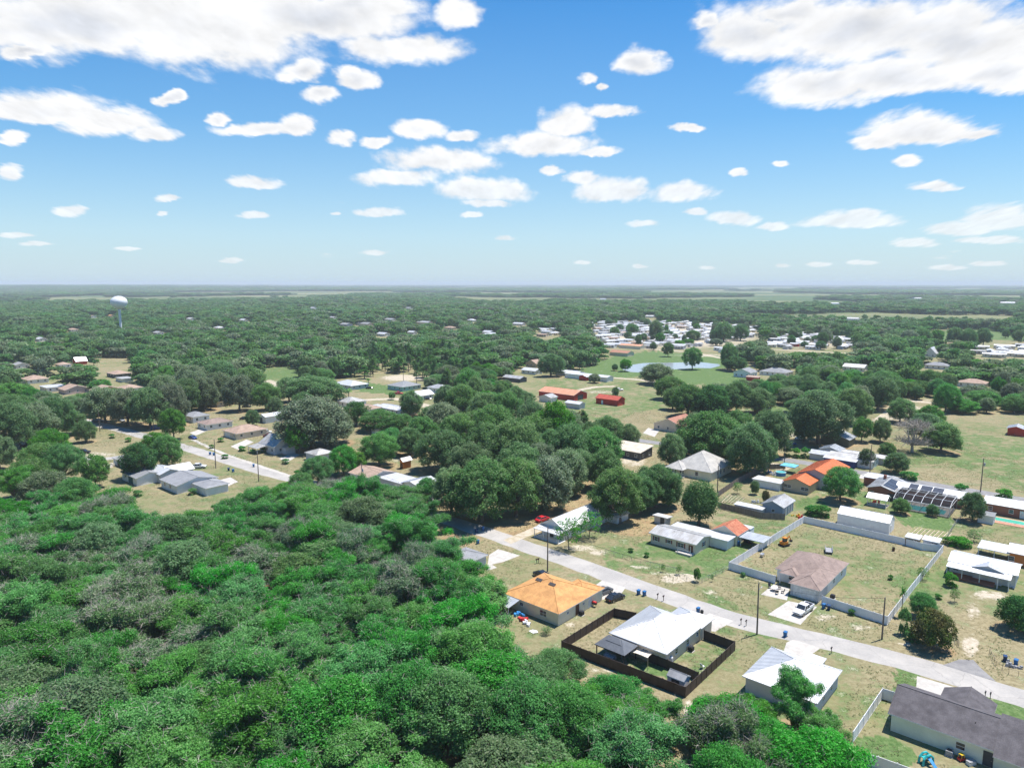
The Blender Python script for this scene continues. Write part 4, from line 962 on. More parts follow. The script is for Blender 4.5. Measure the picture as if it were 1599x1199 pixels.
sheet('driveway', [(1432,1055),(1499,1075),(1476,1084),(1455,1095),(1430,1085)], CONC)
sheet('driveway', [(1231,938),(1276,947),(1268,955),(1250,975),(1199,959)], CONC)
sheet('patio', [(1208,912),(1233,918),(1229,937),(1188,928)], CONC, z=0.012)
sheet('driveway', [(786,843),(836,822),(852,826),(816,841),(798,849)], TRACK)
sheet('gravel_apron', [(1472,1038),(1498,1029),(1520,1030),(1532,1043),(1556,1064)], ASPH)
sheet('driveway', [(1118,851),(1131,839),(1150,846),(1128,858)], CONC)
sheet('driveway', [(1330,745),(1356,738),(1400,746),(1385,752)], CONC)
sheet('driveway', [(300,760),(360,745),(372,752),(330,770)], CONC)
sheet('driveway', [(1012,668),(1030,672),(1022,682),(1004,676)], CONC)
for q in ([(360,697),(385,686),(396,690),(372,702)],[(436,716),(458,706),(468,710),(448,722)],[(296,676),(314,669),(324,672),(306,680)],[(520,758),(545,752),(556,757),(532,764)],[(226,712),(252,704),(262,708),(238,716)]): sheet('driveway', q, CONC)
sheet('churchyard', [(1180,718),(1240,728),(1225,736),(1170,724)], TRACK)
wm = bpy.data.materials.new('pond_water'); wm.use_nodes = True; g = N(wm.node_tree)
nn = g.noise(g.n('ShaderNodeTexCoord').outputs['Object'], 0.9, 3).outputs['Fac']
bp = g.n('ShaderNodeBump', {'Strength': 0.25, 'Distance': 0.05, 'Height': nn})
b_ = g.n('ShaderNodeBsdfPrincipled', {'Base Color': (0.30, 0.33, 0.34, 1), 'Roughness': 0.18, 'Specular IOR Level': 0.6, 'Normal': bp.outputs[0]})
g.n('ShaderNodeOutputMaterial', {'Surface': b_.outputs[0]})
sheet('pond', [(985,570),(1003,567),(1020,566.5),(1062,566),(1090,565),(1122,568.5),(1125,571),(1110,575),(1085,574.5),(1050,577),(1007,582),(985,581),(972,577),(974,573)], wm, z=0.02)

# ------------------------------------------------------------------ houses near the road
P_ = dict(posts=True)
# white hip roof inside the brown fence
r, L, W, bx = house('house', 'house under a bright white hip roof inside the dark brown fence', 'house', (947,991), (1041,1023), (1104.5,976), h=2.7, roof='hip', pitch=.40, wall=W_BEIGE, rf=R_WHITE,
    wins=[('F', 1.5, .9, 1.3, 1.2), ('R', -3.0, 1.0, 1.0, 1.1), ('R', 1.2, 1.0, 1.0, 1.1), ('R', 5, 1.2, .8, .8)], doors=[('F', -2.5, 1.7, 2.05, DOORD)])
wing(r, L/2-7.2, L/2+.2, W-2, W+3.6, 2.62, 'hip', 'y', .28, wall=W_BEIGE, rf=R_WHITE)
vents(r, [(-2.0, 3.4, 4.2), (2.4, 9.5, 4.3)], TRIM)
# orange shingle house
r, L, W, bx = house('house', 'house with an orange shingle hip roof and two dark skylights', 'house', (794,922), (872.5,960), (937,924), h=2.6, roof='hip', pitch=.42, wall=W_CREAM, rf=R_ORANGE,
    wins=[('F', 3.1, .85, 1.7, 1.25), ('F', -2.5, 1.3, 1.0, .7), ('R', 2.0, 1.4, .7, .5), ('R', -3.4, 1.4, .7, .5)], doors=[('R', 4.2, 1.0, 2.05, DOORW), ('R', -.2, .95, 2.05, DOORB)])
wing(r, L/2-7.0, L/2-.02, W-5, W+2.2, 2.6, 'hip', 'y', .40, wall=W_CREAM, rf=R_ORANGE)
for (x, y) in ((-2.2, W/2-1.25), (1.2, W/2-1.25)):
    z = 2.6+.16+y*.42; k = MB(); k.add([(x-.75,y-.35,z-.35*.42+.10),(x+.75,y-.35,z-.35*.42+.10),(x+.75,y+.35,z+.35*.42+.10),(x-.75,y+.35,z+.35*.42+.10),(x-.75,y-.35,z-.35*.42-.05),(x+.75,y-.35,z-.35*.42-.05),(x+.75,y+.35,z+.35*.42-.05),(x-.75,y+.35,z+.35*.42-.05)], [(0,1,2,3),(4,5,1,0),(5,6,2,1),(6,7,3,2),(7,4,0,3)]).build('skylight', TRIMD, r)
wing(r, -L/2-1.2, -L/2+4.6, -3.4, .55, 2.05, 'shed', 'y', .14, rf=R_GALV, names=('', 'porch_roof'), posts=[(-L/2-.9,-3.1),(-L/2+4.3,-3.1)])
# gray roof house beside the wood
r, L, W, bx = house('house', 'small house with a plain gray hip roof at the edge of the wood', 'house', None, (722,884), (764,867), L=7.5, h=2.6, roof='hip', pitch=.34, wall=W_GREY, rf=R_GREY, wins=[('R', -1.5, 1.1, 1.0, 1.1)])
wing(r, -L/2-3.5, L/2-2.6, -3.2, 2.5, 2.4, 'hip', 'x', .3, wall=W_GREY, rf=R_GREY)
# white gabled house by the road
r, L, W, bx = house('house', 'narrow white gabled house with a front porch beside the red car', 'house', (844,818), (882,830), (944,783), h=2.7, roof='gable', axis='y', pitch=.55, wall=W_WHITE, rf=R_WHITE, wins=[('F', 1.4, 1.0, .8, 1.2), ('R', -6, 1.0, .8, 1.2), ('R', -1, 1.0, .8, 1.2), ('R', 4, 1.0, .8, 1.2)], doors=[('F', -.4, .95, 2.05, DOORD)])
wing(r, -L/2, L/2, -2.6, .5, 2.35, 'shed', 'y', .12, rf=R_WHITE, names=('', 'porch_roof'), posts=[(-L/2+.3,-2.4),(-.9,-2.4),(.9,-2.4),(L/2-.3,-2.4)])
rl = MB()
for x0, x1 in ((-L/2+.4, -.95), (.95, L/2-.4)):
    rl.box(x0, x1, -2.45, -2.38, .9, .98); n = int((x1-x0)/.3)
    for i in range(n+1): rl.box(x0+(x1-x0)*i/n-.02, x0+(x1-x0)*i/n+.02, -2.44, -2.39, .1, .9)
rl.box(-L/2+.1, L/2-.1, -2.55, .45, .0, .12); rl.build('porch_railing', TRIM, r)
wing(r, L/2-1.2, L/2+3.2, W-8, W-1.5, 2.3, 'shed', 'x', -.12, wall=W_WHITE, rf=R_WHITE)
# long beige house
r, L, W, bx = house('house', 'long beige house with red shutters and a low pale roof', 'house', (1015,831), (1087,851.5), None, W=8.6, h=2.7, roof='gable', axis='x', pitch=.22, wall=W_BEIGE, rf=R_OLDW, shut=True, wins=[('F', -4.6, 1.0, 1.1, 1.2), ('F', -1.0, 1.25, 1.1, .9), ('F', 2.3, 1.0, 1.7, 1.2), ('R', .8, 1.0, 1.1, 1.1)], doors=[('F', 5.0, .95, 2.05, DOORB)])
wing(r, -L/2+1.2, L/2+4.5, W-.4, W+4.6, 2.45, 'flat', rf=R_WHITE, wall=W_WHITE, names=('annexe_wall', 'flat_roof'))
MB().box(L/2-4.2, L/2-.6, -1.6, .44, 0, .45).box(L/2-4.9, L/2-4.2, -1.3, .4, 0, .3).build('porch_slab', CONC, r)
MB().box(L/2-4.15, L/2-4.08, -1.55, -1.48, .45, 1.35).box(L/2-.72, L/2-.65, -1.55, -1.48, .45, 2.6).box(L/2-4.15, L/2-.65, -1.55, -1.50, 1.30, 1.36).build('porch_railing', TRIM, r)
vents(r, [(-1, 3.2, 3.6), (3.4, 4.6, 3.6)], TRIM)
# cream house with the grey hip roof
r, L, W, bx = house('house', 'cream house with a tall weathered grey hip roof and corner porch', 'house', None, (1111,739), (1148,724), L=15.5, h=3.0, roof='hip', pitch=.62, wall=W_CREAM, rf=R_CREAM, wins=[('F', 2.2, 1.1, 1.2, 1.4), ('R', -3, 1.1, 1.0, 1.4), ('R', -.6, 1.1, 1.0, 1.4), ('R', 2, 1.1, 1.0, 1.4)])
wing(r, -L/2-.6, -L/2+6.4, -3.0, 5.0, 2.9, 'hip', 'y', .62, rf=R_CREAM, names=('', 'porch_roof'), posts=[(-L/2-.2,-2.6),(-L/2+3,-2.6),(-L/2+6.0,-2.6)])
MB().box(-L/2-.4, -L/2+6.2, -2.8, .4, 0, .35).build('porch_slab', CONC, r)
for x in (-L/2+1.6, -L/2+4.4): window(r, 'F', x, .9, 1.6, 1.5, bx)
# round-the-corner buildings
r, L, W, bx = house('shed', 'tiny shed with a white roof behind the long beige house', 'shed', (1021,803), (1042,810), None, W=3.2, h=2.2, roof='shed', axis='y', pitch=-.08, wall=W_GREY, rf=R_WHITE, wins=None, doors=[('F', .6, 1.0, 1.9, DOORD)])
r, L, W, bx = house('garage', 'old garage with a rusty red roof and cream walls', 'garage', None, (1152,838), (1176,828), L=7.2, h=2.5, roof='gable', axis='y', pitch=.55, wall=W_CREAM, rf=R_RUST, wins=None, doors=[('F', -1.6, .9, 1.95, DOORW)], oh=.3)
wing(r, L/2+.1, L/2+6.4, .5, 6.0, 2.25, 'flat', rf=R_GALV, names=('', 'carport_roof'), posts=[(L/2+.5,.8),(L/2+6.1,.8),(L/2+.5,5.7),(L/2+6.1,5.7)])
r, L, W, bx = house('box_trailer', 'white box trailer behind the rusty roofed garage', 'trailer', (1145,818), (1172,827), None, W=2.5, h=2.5, roof='flat', wall=W_WHITE, rf=R_WHITE, wins=None, oh=.05, doors=[('L', 0, 1.6, 2.0, DOORW)])
r, L, W, bx = house('workshop', 'blue grey workshop with a white gable roof beside the wooden fence', 'workshop', (1192,784), (1224,794), (1243,782), h=2.9, roof='gable', axis='y', pitch=.42, wall=W_BLUE, rf=R_OLDW, wins=[('F', .2, 1.1, 1.0, .9)], doors=[('R', -1.6, 1.0, 2.1, DOORW), ('R', .6, 1.0, 2.1, DOORW), ('R', 2.6, 1.0, 2.1, DOORW)])
r, L, W, bx = house('lean_to', 'low white lean-to roof along the inside of the wooden fence', 'shelter', (1150,785), (1190,797), None, W=3.0, h=1.95, roof='shed', axis='y', pitch=.05, wall=W_GREY, rf=R_WHITE, wins=None, oh=.25)
# orange metal roof building, two gables
r, L, W, bx = house('house', 'tan house with two bright orange metal gable roofs', 'house', (1223,750), (1264.5,759), (1285,748), h=3.0, roof='gable', axis='y', pitch=.36, wall=W_TAN, rf=R_ORM, trim=R_ORM, wins=[('F', -2.7, 1.1, 2.4, 1.1), ('F', 2.7, 1.1, 2.4, 1.1)])
wing(r, -L/2+1.5, L/2+4.0, W-2.0, W+17, 4.2, 'gable', 'y', .36, wall=W_GREY, rf=R_ORM, trim=R_ORM)
r, L, W, bx = house('patio_cover', 'flat white patio cover beside the orange roofed house', 'canopy', None, (1219,756), None, L=9.5, W=5.5, h=2.4, roof='flat', wall=W_WHITE, rf=R_WHITE, wins=None, oh=.3)
# solar roof house with pool cage
r, L, W, bx = house('house', 'brick house with dark solar panels on its white roof', 'house', (1351,762), (1398,769), None, W=15, h=2.9, roof='gable', axis='y', pitch=.30, wall=W_BRICK, rf=R_OLDW, wins=[('F', -2.5, 1.0, 1.2, 1.1)], doors=[('F', 3.0, 1.8, 2.05, DOORD)])
wing(r, L/2-1.5, L/2+17, 5.0, 14.5, 2.95, 'gable', 'x', .24, wall=W_BRICK, rf=R_WHITE)
wing(r, -L/2-4.5, L/2-5, 13, 20, 2.8, 'flat', wall=W_BRICK, rf=R_WHITE, names=('carport_wall', 'flat_roof'))
MB().box(-L/2+2.4, -L/2+3.2, 10.2, 11.0, 3.0, 5.2).build('chimney', W_BRICK, r)
HSOLAR = r
def panel_on(r, x0, x1, y0, y1, zf):
    pts = [(x0,y0),(x1,y0),(x1,y1),(x0,y1)]
    t = [(a, b, zf(a, b)+.12) for a, b in pts]; bt = [(a, b, zf(a, b)+.02) for a, b in pts]
    MB().add(bt+t, [(3,2,1,0),(4,5,6,7),(0,1,5,4),(1,2,6,5),(2,3,7,6),(3,0,4,7)]).build('solar_panel', SOLAR, r)
for (y0, y1) in ((1.2, 4.4), (4.6, 7.8), (8.0, 11.2)): panel_on(r, .4, L/2-.5, y0, y1, lambda a, b: 2.9+.16+(L/2-a)*.30)
for (x0, x1) in ((L/2+2.2, L/2+4.6), (L/2+5.4, L/2+8.4), (L/2+8.6, L/2+11.4)): panel_on(r, x0, x1, 5.4, 9.2, lambda a, b: 2.95+.13+(b-5.0)*.24)
# pool cage: frame and screen over the pool
CAGE = mat('white_frame', (0.75, 0.75, 0.75), 0.5)
sm = bpy.data.materials.new('insect_screen'); sm.use_nodes = True; g = N(sm.node_tree)
g.n('ShaderNodeOutputMaterial', {'Surface': g.n('ShaderNodeMixShader', {0: .5, 1: g.n('ShaderNodeBsdfTransparent').outputs[0], 2: g.n('ShaderNodeBsdfDiffuse', {'Color': (.035,.037,.042,1)}).outputs[0]}).outputs[0]})
def pool_water(name, c):
    m = bpy.data.materials.new(name); m.use_nodes = True; q = N(m.node_tree)
    n_ = q.noise(q.n('ShaderNodeTexCoord').outputs['Object'], 1.2, 2).outputs['Fac']
    q.n('ShaderNodeOutputMaterial', {'Surface': q.n('ShaderNodeBsdfPrincipled', {'Base Color': q.mix(n_, c, tuple(x*1.25 for x in c)), 'Roughness': .08}).outputs[0]}); return m
POOLW = pool_water('pool_turquoise', (0.10, 0.42, 0.42)); POOLG = pool_water('pool_green', (0.08, 0.40, 0.28))
x0, y0 = to_local(r, 1413, 798); x1, _ = to_local(r, 1466, 814); cx0, cx1, cy0, cy1 = L/2+1.0, L/2+15.5, -6.5, 4.7
c = empty('pool_cage', r.location, r.rotation_euler.z); tag(c, 'white framed screened pool cage behind the solar panel roof', 'pool cage')
fr = MB(); sc_ = MB(); hh = 2.9; nx = 6; ym = (cy0+cy1)/2; zr = 4.0
prof = [(cy0, 0), (cy0, hh), (cy0+3.4, zr), (cy1-.6, zr), (cy1, hh+.3)]
for i in range(nx+1):
    x = cx0+(cx1-cx0)*i/nx; fr.tube([(x, a, b) for a, b in prof], .075, 4)
for a, b in prof[1:]: fr.tube([(cx0, a, b), (cx1, a, b)], .085, 4)
for x in (cx0, cx1): fr.tube([(x, cy0, hh), (x, cy1, hh)], .06, 4); fr.tube([(x, ym, 0), (x, ym, zr)], .06, 4); fr.tube([(x, cy1, 0), (x, cy1, hh)], .06, 4)
fr.build('frame', CAGE, c)
for (a, b), (e, f_) in zip(prof, prof[1:]): sc_.add([(cx0,a,b),(cx1,a,b),(cx1,e,f_),(cx0,e,f_)], [(0,1,2,3)])
for x in (cx0, cx1): sc_.add([(x,a,b) for a, b in prof]+[(x,cy1,0)], [(0,1,2,3,4,5)])
sc_.build('screen', sm, c)
q = empty('swimming_pool', r.location, r.rotation_euler.z); tag(q, 'turquoise swimming pool inside the white screened cage', 'pool')
MB().box(cx0+.2, cx1-.2, cy0+.2, cy1-.2, .01, .10).build('deck', CONC, q)
MB().prism([(cx0+1.6+a, cy0+1.4+b) for a, b in ((0,.8),(.8,0),(10,0),(11.2,1),(11.2,4.6),(10,5.6),(6,5.6),(4.5,4.8),(.8,4.8),(0,4))], .10, .115).build('water', POOLW, q)
# white gazebo by the solar house
pg = P(1371, 789); r = tag(empty('gazebo', (pg.x, pg.y, 0), GA), 'white roofed garden gazebo beside the brick solar panel house', 'gazebo')
roof_mesh(-2.9, 2.9, -2.3, 2.3, 2.35, 'gable', 'x', .5).build('roof', [R_WHITE, TRIM], r); MB().box(-2.6, 2.6, -2.0, 2.0, .01, .2).build('deck', CONC, r)
for x in (-2.5, 0, 2.5):
    for y in (-1.9, 1.9): MB().box(x-.07, x+.07, y-.07, y+.07, .2, 2.35).build('post', TRIM, r)
MB().box(-2.5, 2.5, -1.93, -1.87, .95, 1.03).box(-2.53, -2.47, -1.9, 1.9, .95, 1.03).box(-2.5, 2.5, -1.92, -1.88, .3, .36).build('railing', TRIM, r)
# long white shed
r, L, W, bx = house('storage_shed', 'long white metal shed behind the white vinyl fence', 'shed', (1306,803), (1389.5,818.5), None, W=5.6, h=2.9, roof='gable', axis='x', pitch=.55, wall=W_WHITE, rf=R_WHITE, wins=None, oh=.1, doors=[('R', -.9, .95, 2.0, DOORW)])
for k_, (a, b, n_) in enumerate((((1413,838),(1436,843.5),'wooden'),((1439,843),(1467,848.5),'blue and white'))):
    r, L, W, bx = house('animal_pen', 'small %s pen with a white roof in the fence corner' % n_, 'shed', a, b, None, W=3.4, h=2.2, roof='shed', axis='y', pitch=.06, wall=W_TAN if k_ == 0 else W_GREY, rf=R_WHITE, wins=None, oh=.3, doors=[('F', -1.0, .9, 1.8, DOORB if k_ == 0 else DOORW), ('F', .8, .9, 1.8, DOORD)])
# mobile home far right
r, L, W, bx = house('mobile_home', 'long white mobile home with a porch awning and grey gable', 'house', (1480,875), (1590,900), None, W=8.5, h=2.9, roof='gable', axis='x', pitch=.25, wall=W_GREY, rf=R_WHITE, wins=[('F', -5, 1, 1.1, 1.1), ('F', -1, 1, 1.1, 1.1), ('F', 3, 1, 1.1, 1.1)], doors=[('F', 5.4, 1.0, 2.0, DOORW)])
wing(r, -L/2+.2, L/2-1, -2.8, .5, 2.5, 'shed', 'y', .11, rf=R_WHITE, names=('', 'awning'), posts=[(-L/2+.4,-2.6),(-L/4,-2.6),(0,-2.6),(L/4,-2.6),(L/2-1.3,-2.6)])
wing(r, L/2-8.5, L/2-2.5, -.6, 5, 2.95, 'gable', 'y', .30, wall=W_GREY, rf=R_WHITE, oh=.3)
MB().box(-L/2+.6, L/2-4, -2.7, .44, 0, .5).build('porch_deck', W_BRICK, r)
r, L, W, bx = house('house', 'red house with a white roof and open carport at the right edge', 'house', (1572,863), (1640,876), None, W=8, h=2.9, roof='gable', axis='x', pitch=.3, wall=W_ORANGE, rf=R_OLDW, wins=[('F', -3.2, 1.0, 1.2, 1.1), ('F', 1.5, 1.0, 1.2, 1.1)])
wing(r, -L/2-6, -L/2+.6, .2, 7, 2.5, 'flat', rf=R_WHITE, names=('', 'carport_roof'), posts=[(-L/2-5.7,.5),(-L/2-5.7,6.7),(-L/2-2.5,.5)])
r, L, W, bx = house('house', 'brick house under a long white roof beside the green pool', 'house', (1534,786), (1640,803), None, W=9, h=2.8, roof='gable', axis='x', pitch=.26, wall=W_BRICK, rf=R_WHITE, wins=[('F', -6, 1, 1.1, 1.2), ('F', -1, 1, 1.1, 1.2), ('F', 4, 1, 1.1, 1.2)], doors=[('F', 2, 1.7, 2.05, DOORW)])
r, L, W, bx = house('pool_shed', 'white shed with a grey roof at the end of the green pool', 'shed', (1526,803), (1553,808), None, W=4.5, h=2.2, roof='gable', axis='x', pitch=.3, wall=W_WHITE, rf=R_GREY, wins=None, oh=.2, doors=[('R', 0, .9, 1.95, DOORW)])
pa = P(1575, 815); q = empty('swimming_pool', (pa.x, pa.y, 0), GA); tag(q, 'green swimming pool on a terracotta deck at the right edge', 'pool')
MB().box(-6, 9, -3.2, 3.2, .01, .10).build('deck', mat('terracotta_deck', (.55,.27,.18), .8), q); MB().box(-5.2, 9, -1.0, 2.6, .102, .14).build('coping', CONC, q); MB().box(-4.9, 8.8, -.7, 2.3, .142, .155).build('water', POOLG, q)
# brown roof house inside the white vinyl fence
b0 = P(1281, 924, 2.6); ax, ay = axes()
A_ = (P(1210, 888, 2.6)-b0); G_ = (P(1230, 911, 2.6)-b0); C_ = (P(1327, 880, 2.6)-b0)
xl, yl = A_.dot(ax), A_.dot(ay); xg = G_.dot(ax); dep = C_.dot(ay); gd = max(3.0, yl)
r, L, W, bx = house('house', 'house with a brown shingle hip roof and double garage inside the vinyl fence', 'house', None, (1281,924), None, L=-xl, W=dep, h=2.6, roof='hip', pitch=.45, wall=W_WHITE, rf=R_BROWN, wins=None)
bpy.data.objects.remove(KIDS[r.name][0]); bpy.data.objects.remove(KIDS[r.name][1]); KIDS[r.name] = []
box2 = (-L/2+.4, L/2-.4, gd+.4, W-.4)
wall_mesh(*box2, 2.6, 'hip', None, .45, .4).build('wall', W_WHITE, r); roof_mesh(-L/2, L/2, gd, W, 2.6, 'hip', None, .45).build('roof', [R_BROWN, TRIM], r)
gl = -xg; wing(r, L/2-gl, L/2-.01, 0, gd+6.5, 2.605, 'hip', 'y', .45, wall=W_GREY, rf=R_BROWN, names=('garage_wall', 'garage_roof'))
door(r, 'F', 0, gl-2.2, 2.15, (L/2-gl+.4, L/2-.4, .4, 5), DOORW, 'garage_door', handle=False)
wing(r, L/2-gl-3.6, L/2-gl+.5, gd-1.6, gd+5, 2.58, 'hip', 'y', .45, rf=R_BROWN, names=('', 'entry_roof'), posts=[(L/2-gl-3.3, gd-1.3)])
window(r, 'F', -L/2+(L-gl)/2+1.2, .9, 1.5, 1.4, (-L/2, L/2, gd+.4, W))
window(r, 'R', -2.5, 1.0, 1.0, 1.1, box2); window(r, 'R', 3, 1.0, 1.0, 1.1, box2)
vents(r, [(0, gd+4.5, 4.4), (1.5, gd+6.5, 4.6), (-1.4, gd+3.5, 4.0), (L/2-2.0, 2.0, 3.2)])
BROWN = r
# white hip roof lower right
r, L, W, bx = house('house', 'house under a large white hip roof beside the nearest oaks', 'house', (1152,1063), (1276,1100), (1319,1049), h=2.7, roof='hip', pitch=.40, wall=W_GREY, rf=R_WHITE, wins=[('R', -1.6, 1.0, 1.0, 1.1), ('R', 2.2, 1.0, 1.0, 1.1)])
wing(r, -L/2+5.2, -L/2+8.6, W-1.0, W+2.4, 2.66, 'flat', rf=R_WHITE, names=('', 'porch_roof'), posts=[(-L/2+5.5,W+2.1),(-L/2+8.3,W+2.1)])
# dark roof bottom right
r, L, W, bx = house('house', 'sage green house with a long dark shingle roof at the corner', 'house', (1386,1114), None, None, L=27, W=10.4, h=2.7, roof='gable', axis='x', pitch=.42, wall=W_SAGE, rf=R_DARK, wins=[('F', -4.2, 1.0, 1.2, 1.1), ('F', 4.5, 1.0, 1.4, 1.1)], doors=[('F', -.9, 1.0, 2.05, DOORD)])
wing(r, -.3, L/2, -1.0, 6, 2.45, 'shed', 'y', .42, rf=R_DARK, names=('', 'eave_extension'), oh=.3)
wing(r, -L/2+5.0, -L/2+12.0, W-5.3, W+3.0, 2.7, 'gable', 'y', .42, wall=W_SAGE, rf=R_DARK, oh=.3)
vents(r, [(-3, 3.2, 4.1), (4, 3.6, 4.2)])
DARKH = r

# ------------------------------------------------------------------ houses left and behind
def simple(label, B, L, W, wall, rf, roof='gable', axis=None, h=2.6, pitch=.33, name='house', cat='house', **k):
    return house(name, label, cat, None, B, None, L=L, W=W, h=h, roof=roof, axis=axis, pitch=pitch, wall=wall, rf=rf, **k)
r, L, W, bx = simple('white walled house with a broad light grey roof above the wood edge', (275,760), 12.5, 14, W_WHITE, R_GREY, 'gable', 'x', pitch=.24, wins=[('F', 1, 1, 1.4, 1.2), ('F', -3, 1, 1.0, 1.2), ('R', 2, 1, 1.2, 1.1)])
wing(r, L/2-1, L/2+9, 5, 13, 2.5, 'hip', 'x', .26, wall=W_WHITE, rf=R_GREY)
r, L, W, bx = simple('long low white building with a turquoise door and dark roof', (212,748), 13, 9, W_WHITE, R_GREY, 'gable', 'x', pitch=.3, wins=None, doors=[('F', 1.0, 3.4, 2.1, mat('door_teal', (.02,.12,.13), .5))])
wing(r, L/2-7.5, L/2+2.5, 6.5, 14, 2.9, 'gable', 'x', .35, wall=W_GREY, rf=R_WHITE)
simple('grey barn with a white metal gable behind the dark round tree', (263,740), 7, 9, W_GREY, R_WHITE, 'gable', 'y', pitch=.5, wins=None)
simple('derelict white outbuilding with open dark bays beside the black car', (196,724), 13, 5, W_WHITE, R_OLDW, 'shed', 'y', pitch=.05, h=2.3, wins=None, doors=[('F', -1, 2.2, 1.8, DOORD), ('F', 3, 2.0, 1.8, DOORD)])
simple('tan roofed house with a white garage behind the blue car', (322,664), 10, 13, W_WHITE, R_BROWN, 'hip', pitch=.3)
simple('beige house with a grey brown hip roof beside the white barn', (368,678), 12, 15, W_BEIGE, R_TAN, 'hip', pitch=.36, doors=[('F', -2, 4.2, 2.1)])
simple('small white metal barn with a pale gable roof and dark opening', (414,652), 7, 14, W_WHITE, R_WHITE, 'gable', 'y', pitch=.3, name='barn', cat='barn', h=3.0, wins=None, doors=[('F', -1.2, 2.6, 2.4, DOORD)])
r, L, W, bx = simple('old grey cottage with a patchy white metal roof and porch', (428,699), 12, 11, W_GREY, R_OLDW, 'gable', 'x', pitch=.6, h=3.0)
wing(r, -L/2-.5, -L/2+6.5, -4.2, 3.0, 2.4, 'shed', 'y', .12, rf=R_OLDW, names=('', 'porch_roof'), posts=[(-L/2-.2,-3.9),(-L/2+3,-3.9),(-L/2+6.2,-3.9)])
wing(r, L/2-6, L/2+3, 3, 8, 2.5, 'gable', 'x', .4, wall=W_GREY, rf=R_OLDW)
simple('pale grey pyramid roofed outbuilding behind the spreading tree', (494,712), 8, 8, W_GREY, R_OLDW, 'hip', pitch=.35, wins=None)
r, L, W, bx = simple('brown roofed bungalow with grey walls and a flat white annexe', (578,748), 12, 11, W_GREY, R_TAN, 'gable', 'x', pitch=.28)
wing(r, L/2-1, L/2+12, 3, 11, 2.5, 'flat', wall=W_GREY, rf=R_WHITE, names=('annexe_wall', 'flat_roof'))
simple('white roof half hidden under the great dark oaks', (655,762), 9, 9, W_WHITE, R_WHITE, 'gable', 'y', pitch=.25, wins=None)
simple('tiny orange wooden shed with a tall white roof', (629,722), 2.6, 4.6, W_ORANGE, R_WHITE, 'gable', 'y', pitch=.9, h=2.6, name='shed', cat='shed', wins=None, doors=[('F', 0, 1, 1.9, DOORB)])
simple('white barrel shaped garden shed among the trees', (590,672), 5.5, 4.0, W_WHITE, R_OLDW, 'gable', 'x', pitch=.6, name='shed', cat='shed', wins=None, h=2.0)
simple('grey roofed shelter deep in the trees behind the brown bungalow', (628,692), 7, 6, W_GREY, R_OLDW, 'shed', 'y', pitch=.1, name='shelter', cat='shed', wins=None)
r, L, W, bx = simple('long white roofed house with grey walls beyond the sandy yard', (630,643), 22, 10, W_GREY, R_WHITE, 'gable', 'x', pitch=.2)
wing(r, -L/2-7, -L/2+.5, 1, 7, 2.3, 'flat', rf=R_WHITE, wall=W_WHITE, names=('annexe_wall', 'flat_roof'))
simple('white gabled house beside the red truck', (648,620), 9, 15, W_WHITE, R_WHITE, 'gable', 'y', pitch=.5)
simple('white roofed house with a dark garage among palms', (545,630), 13, 12, W_WHITE, R_OLDW, 'hip', pitch=.35)
simple('grey green hip roofed house with pale turquoise walls', (628,605), 15, 16, wallm('mint', (.40,.55,.52)), R_GREY, 'hip', pitch=.34)
simple('white roofed ranch house with trees against its front', (548,603), 20, 14, W_GREY, R_WHITE, 'hip', pitch=.3)
simple('tan hip roofed house at the far left edge', (42,594), 15, 13, W_WHITE, R_TAN, 'hip', pitch=.35)
simple('flat white roofed house between two tan roofs at left', (72,606), 14, 12, W_WHITE, R_WHITE, 'flat', h=2.8)
simple('tan gabled house with pinkish walls left of the orange one', (101,610), 13, 14, wallm('pink', (.55,.42,.38)), R_TAN, 'gable', 'x')
simple('house with a tan roof and a bright orange end wall', (150,612), 12, 15, W_ORANGE, R_TAN, 'gable', 'x')
simple('tan hip roof showing just right of the mossy oak', (192,608), 11, 12, W_WHITE, R_TAN, 'hip')
simple('tan roofed house beyond the dirt yard with a dark carport', (178,585), 15, 12, W_DARK, R_TAN, 'hip', pitch=.3)
simple('low white roof beside the round bright tree at left', (190,592), 12, 8, W_WHITE, R_OLDW, 'flat', h=2.4, wins=None)
simple('white gabled cottage behind the lime green trees at left', (118,565), 8, 9, W_RED, R_WHITE, 'gable', 'y', pitch=.8, wins=None)
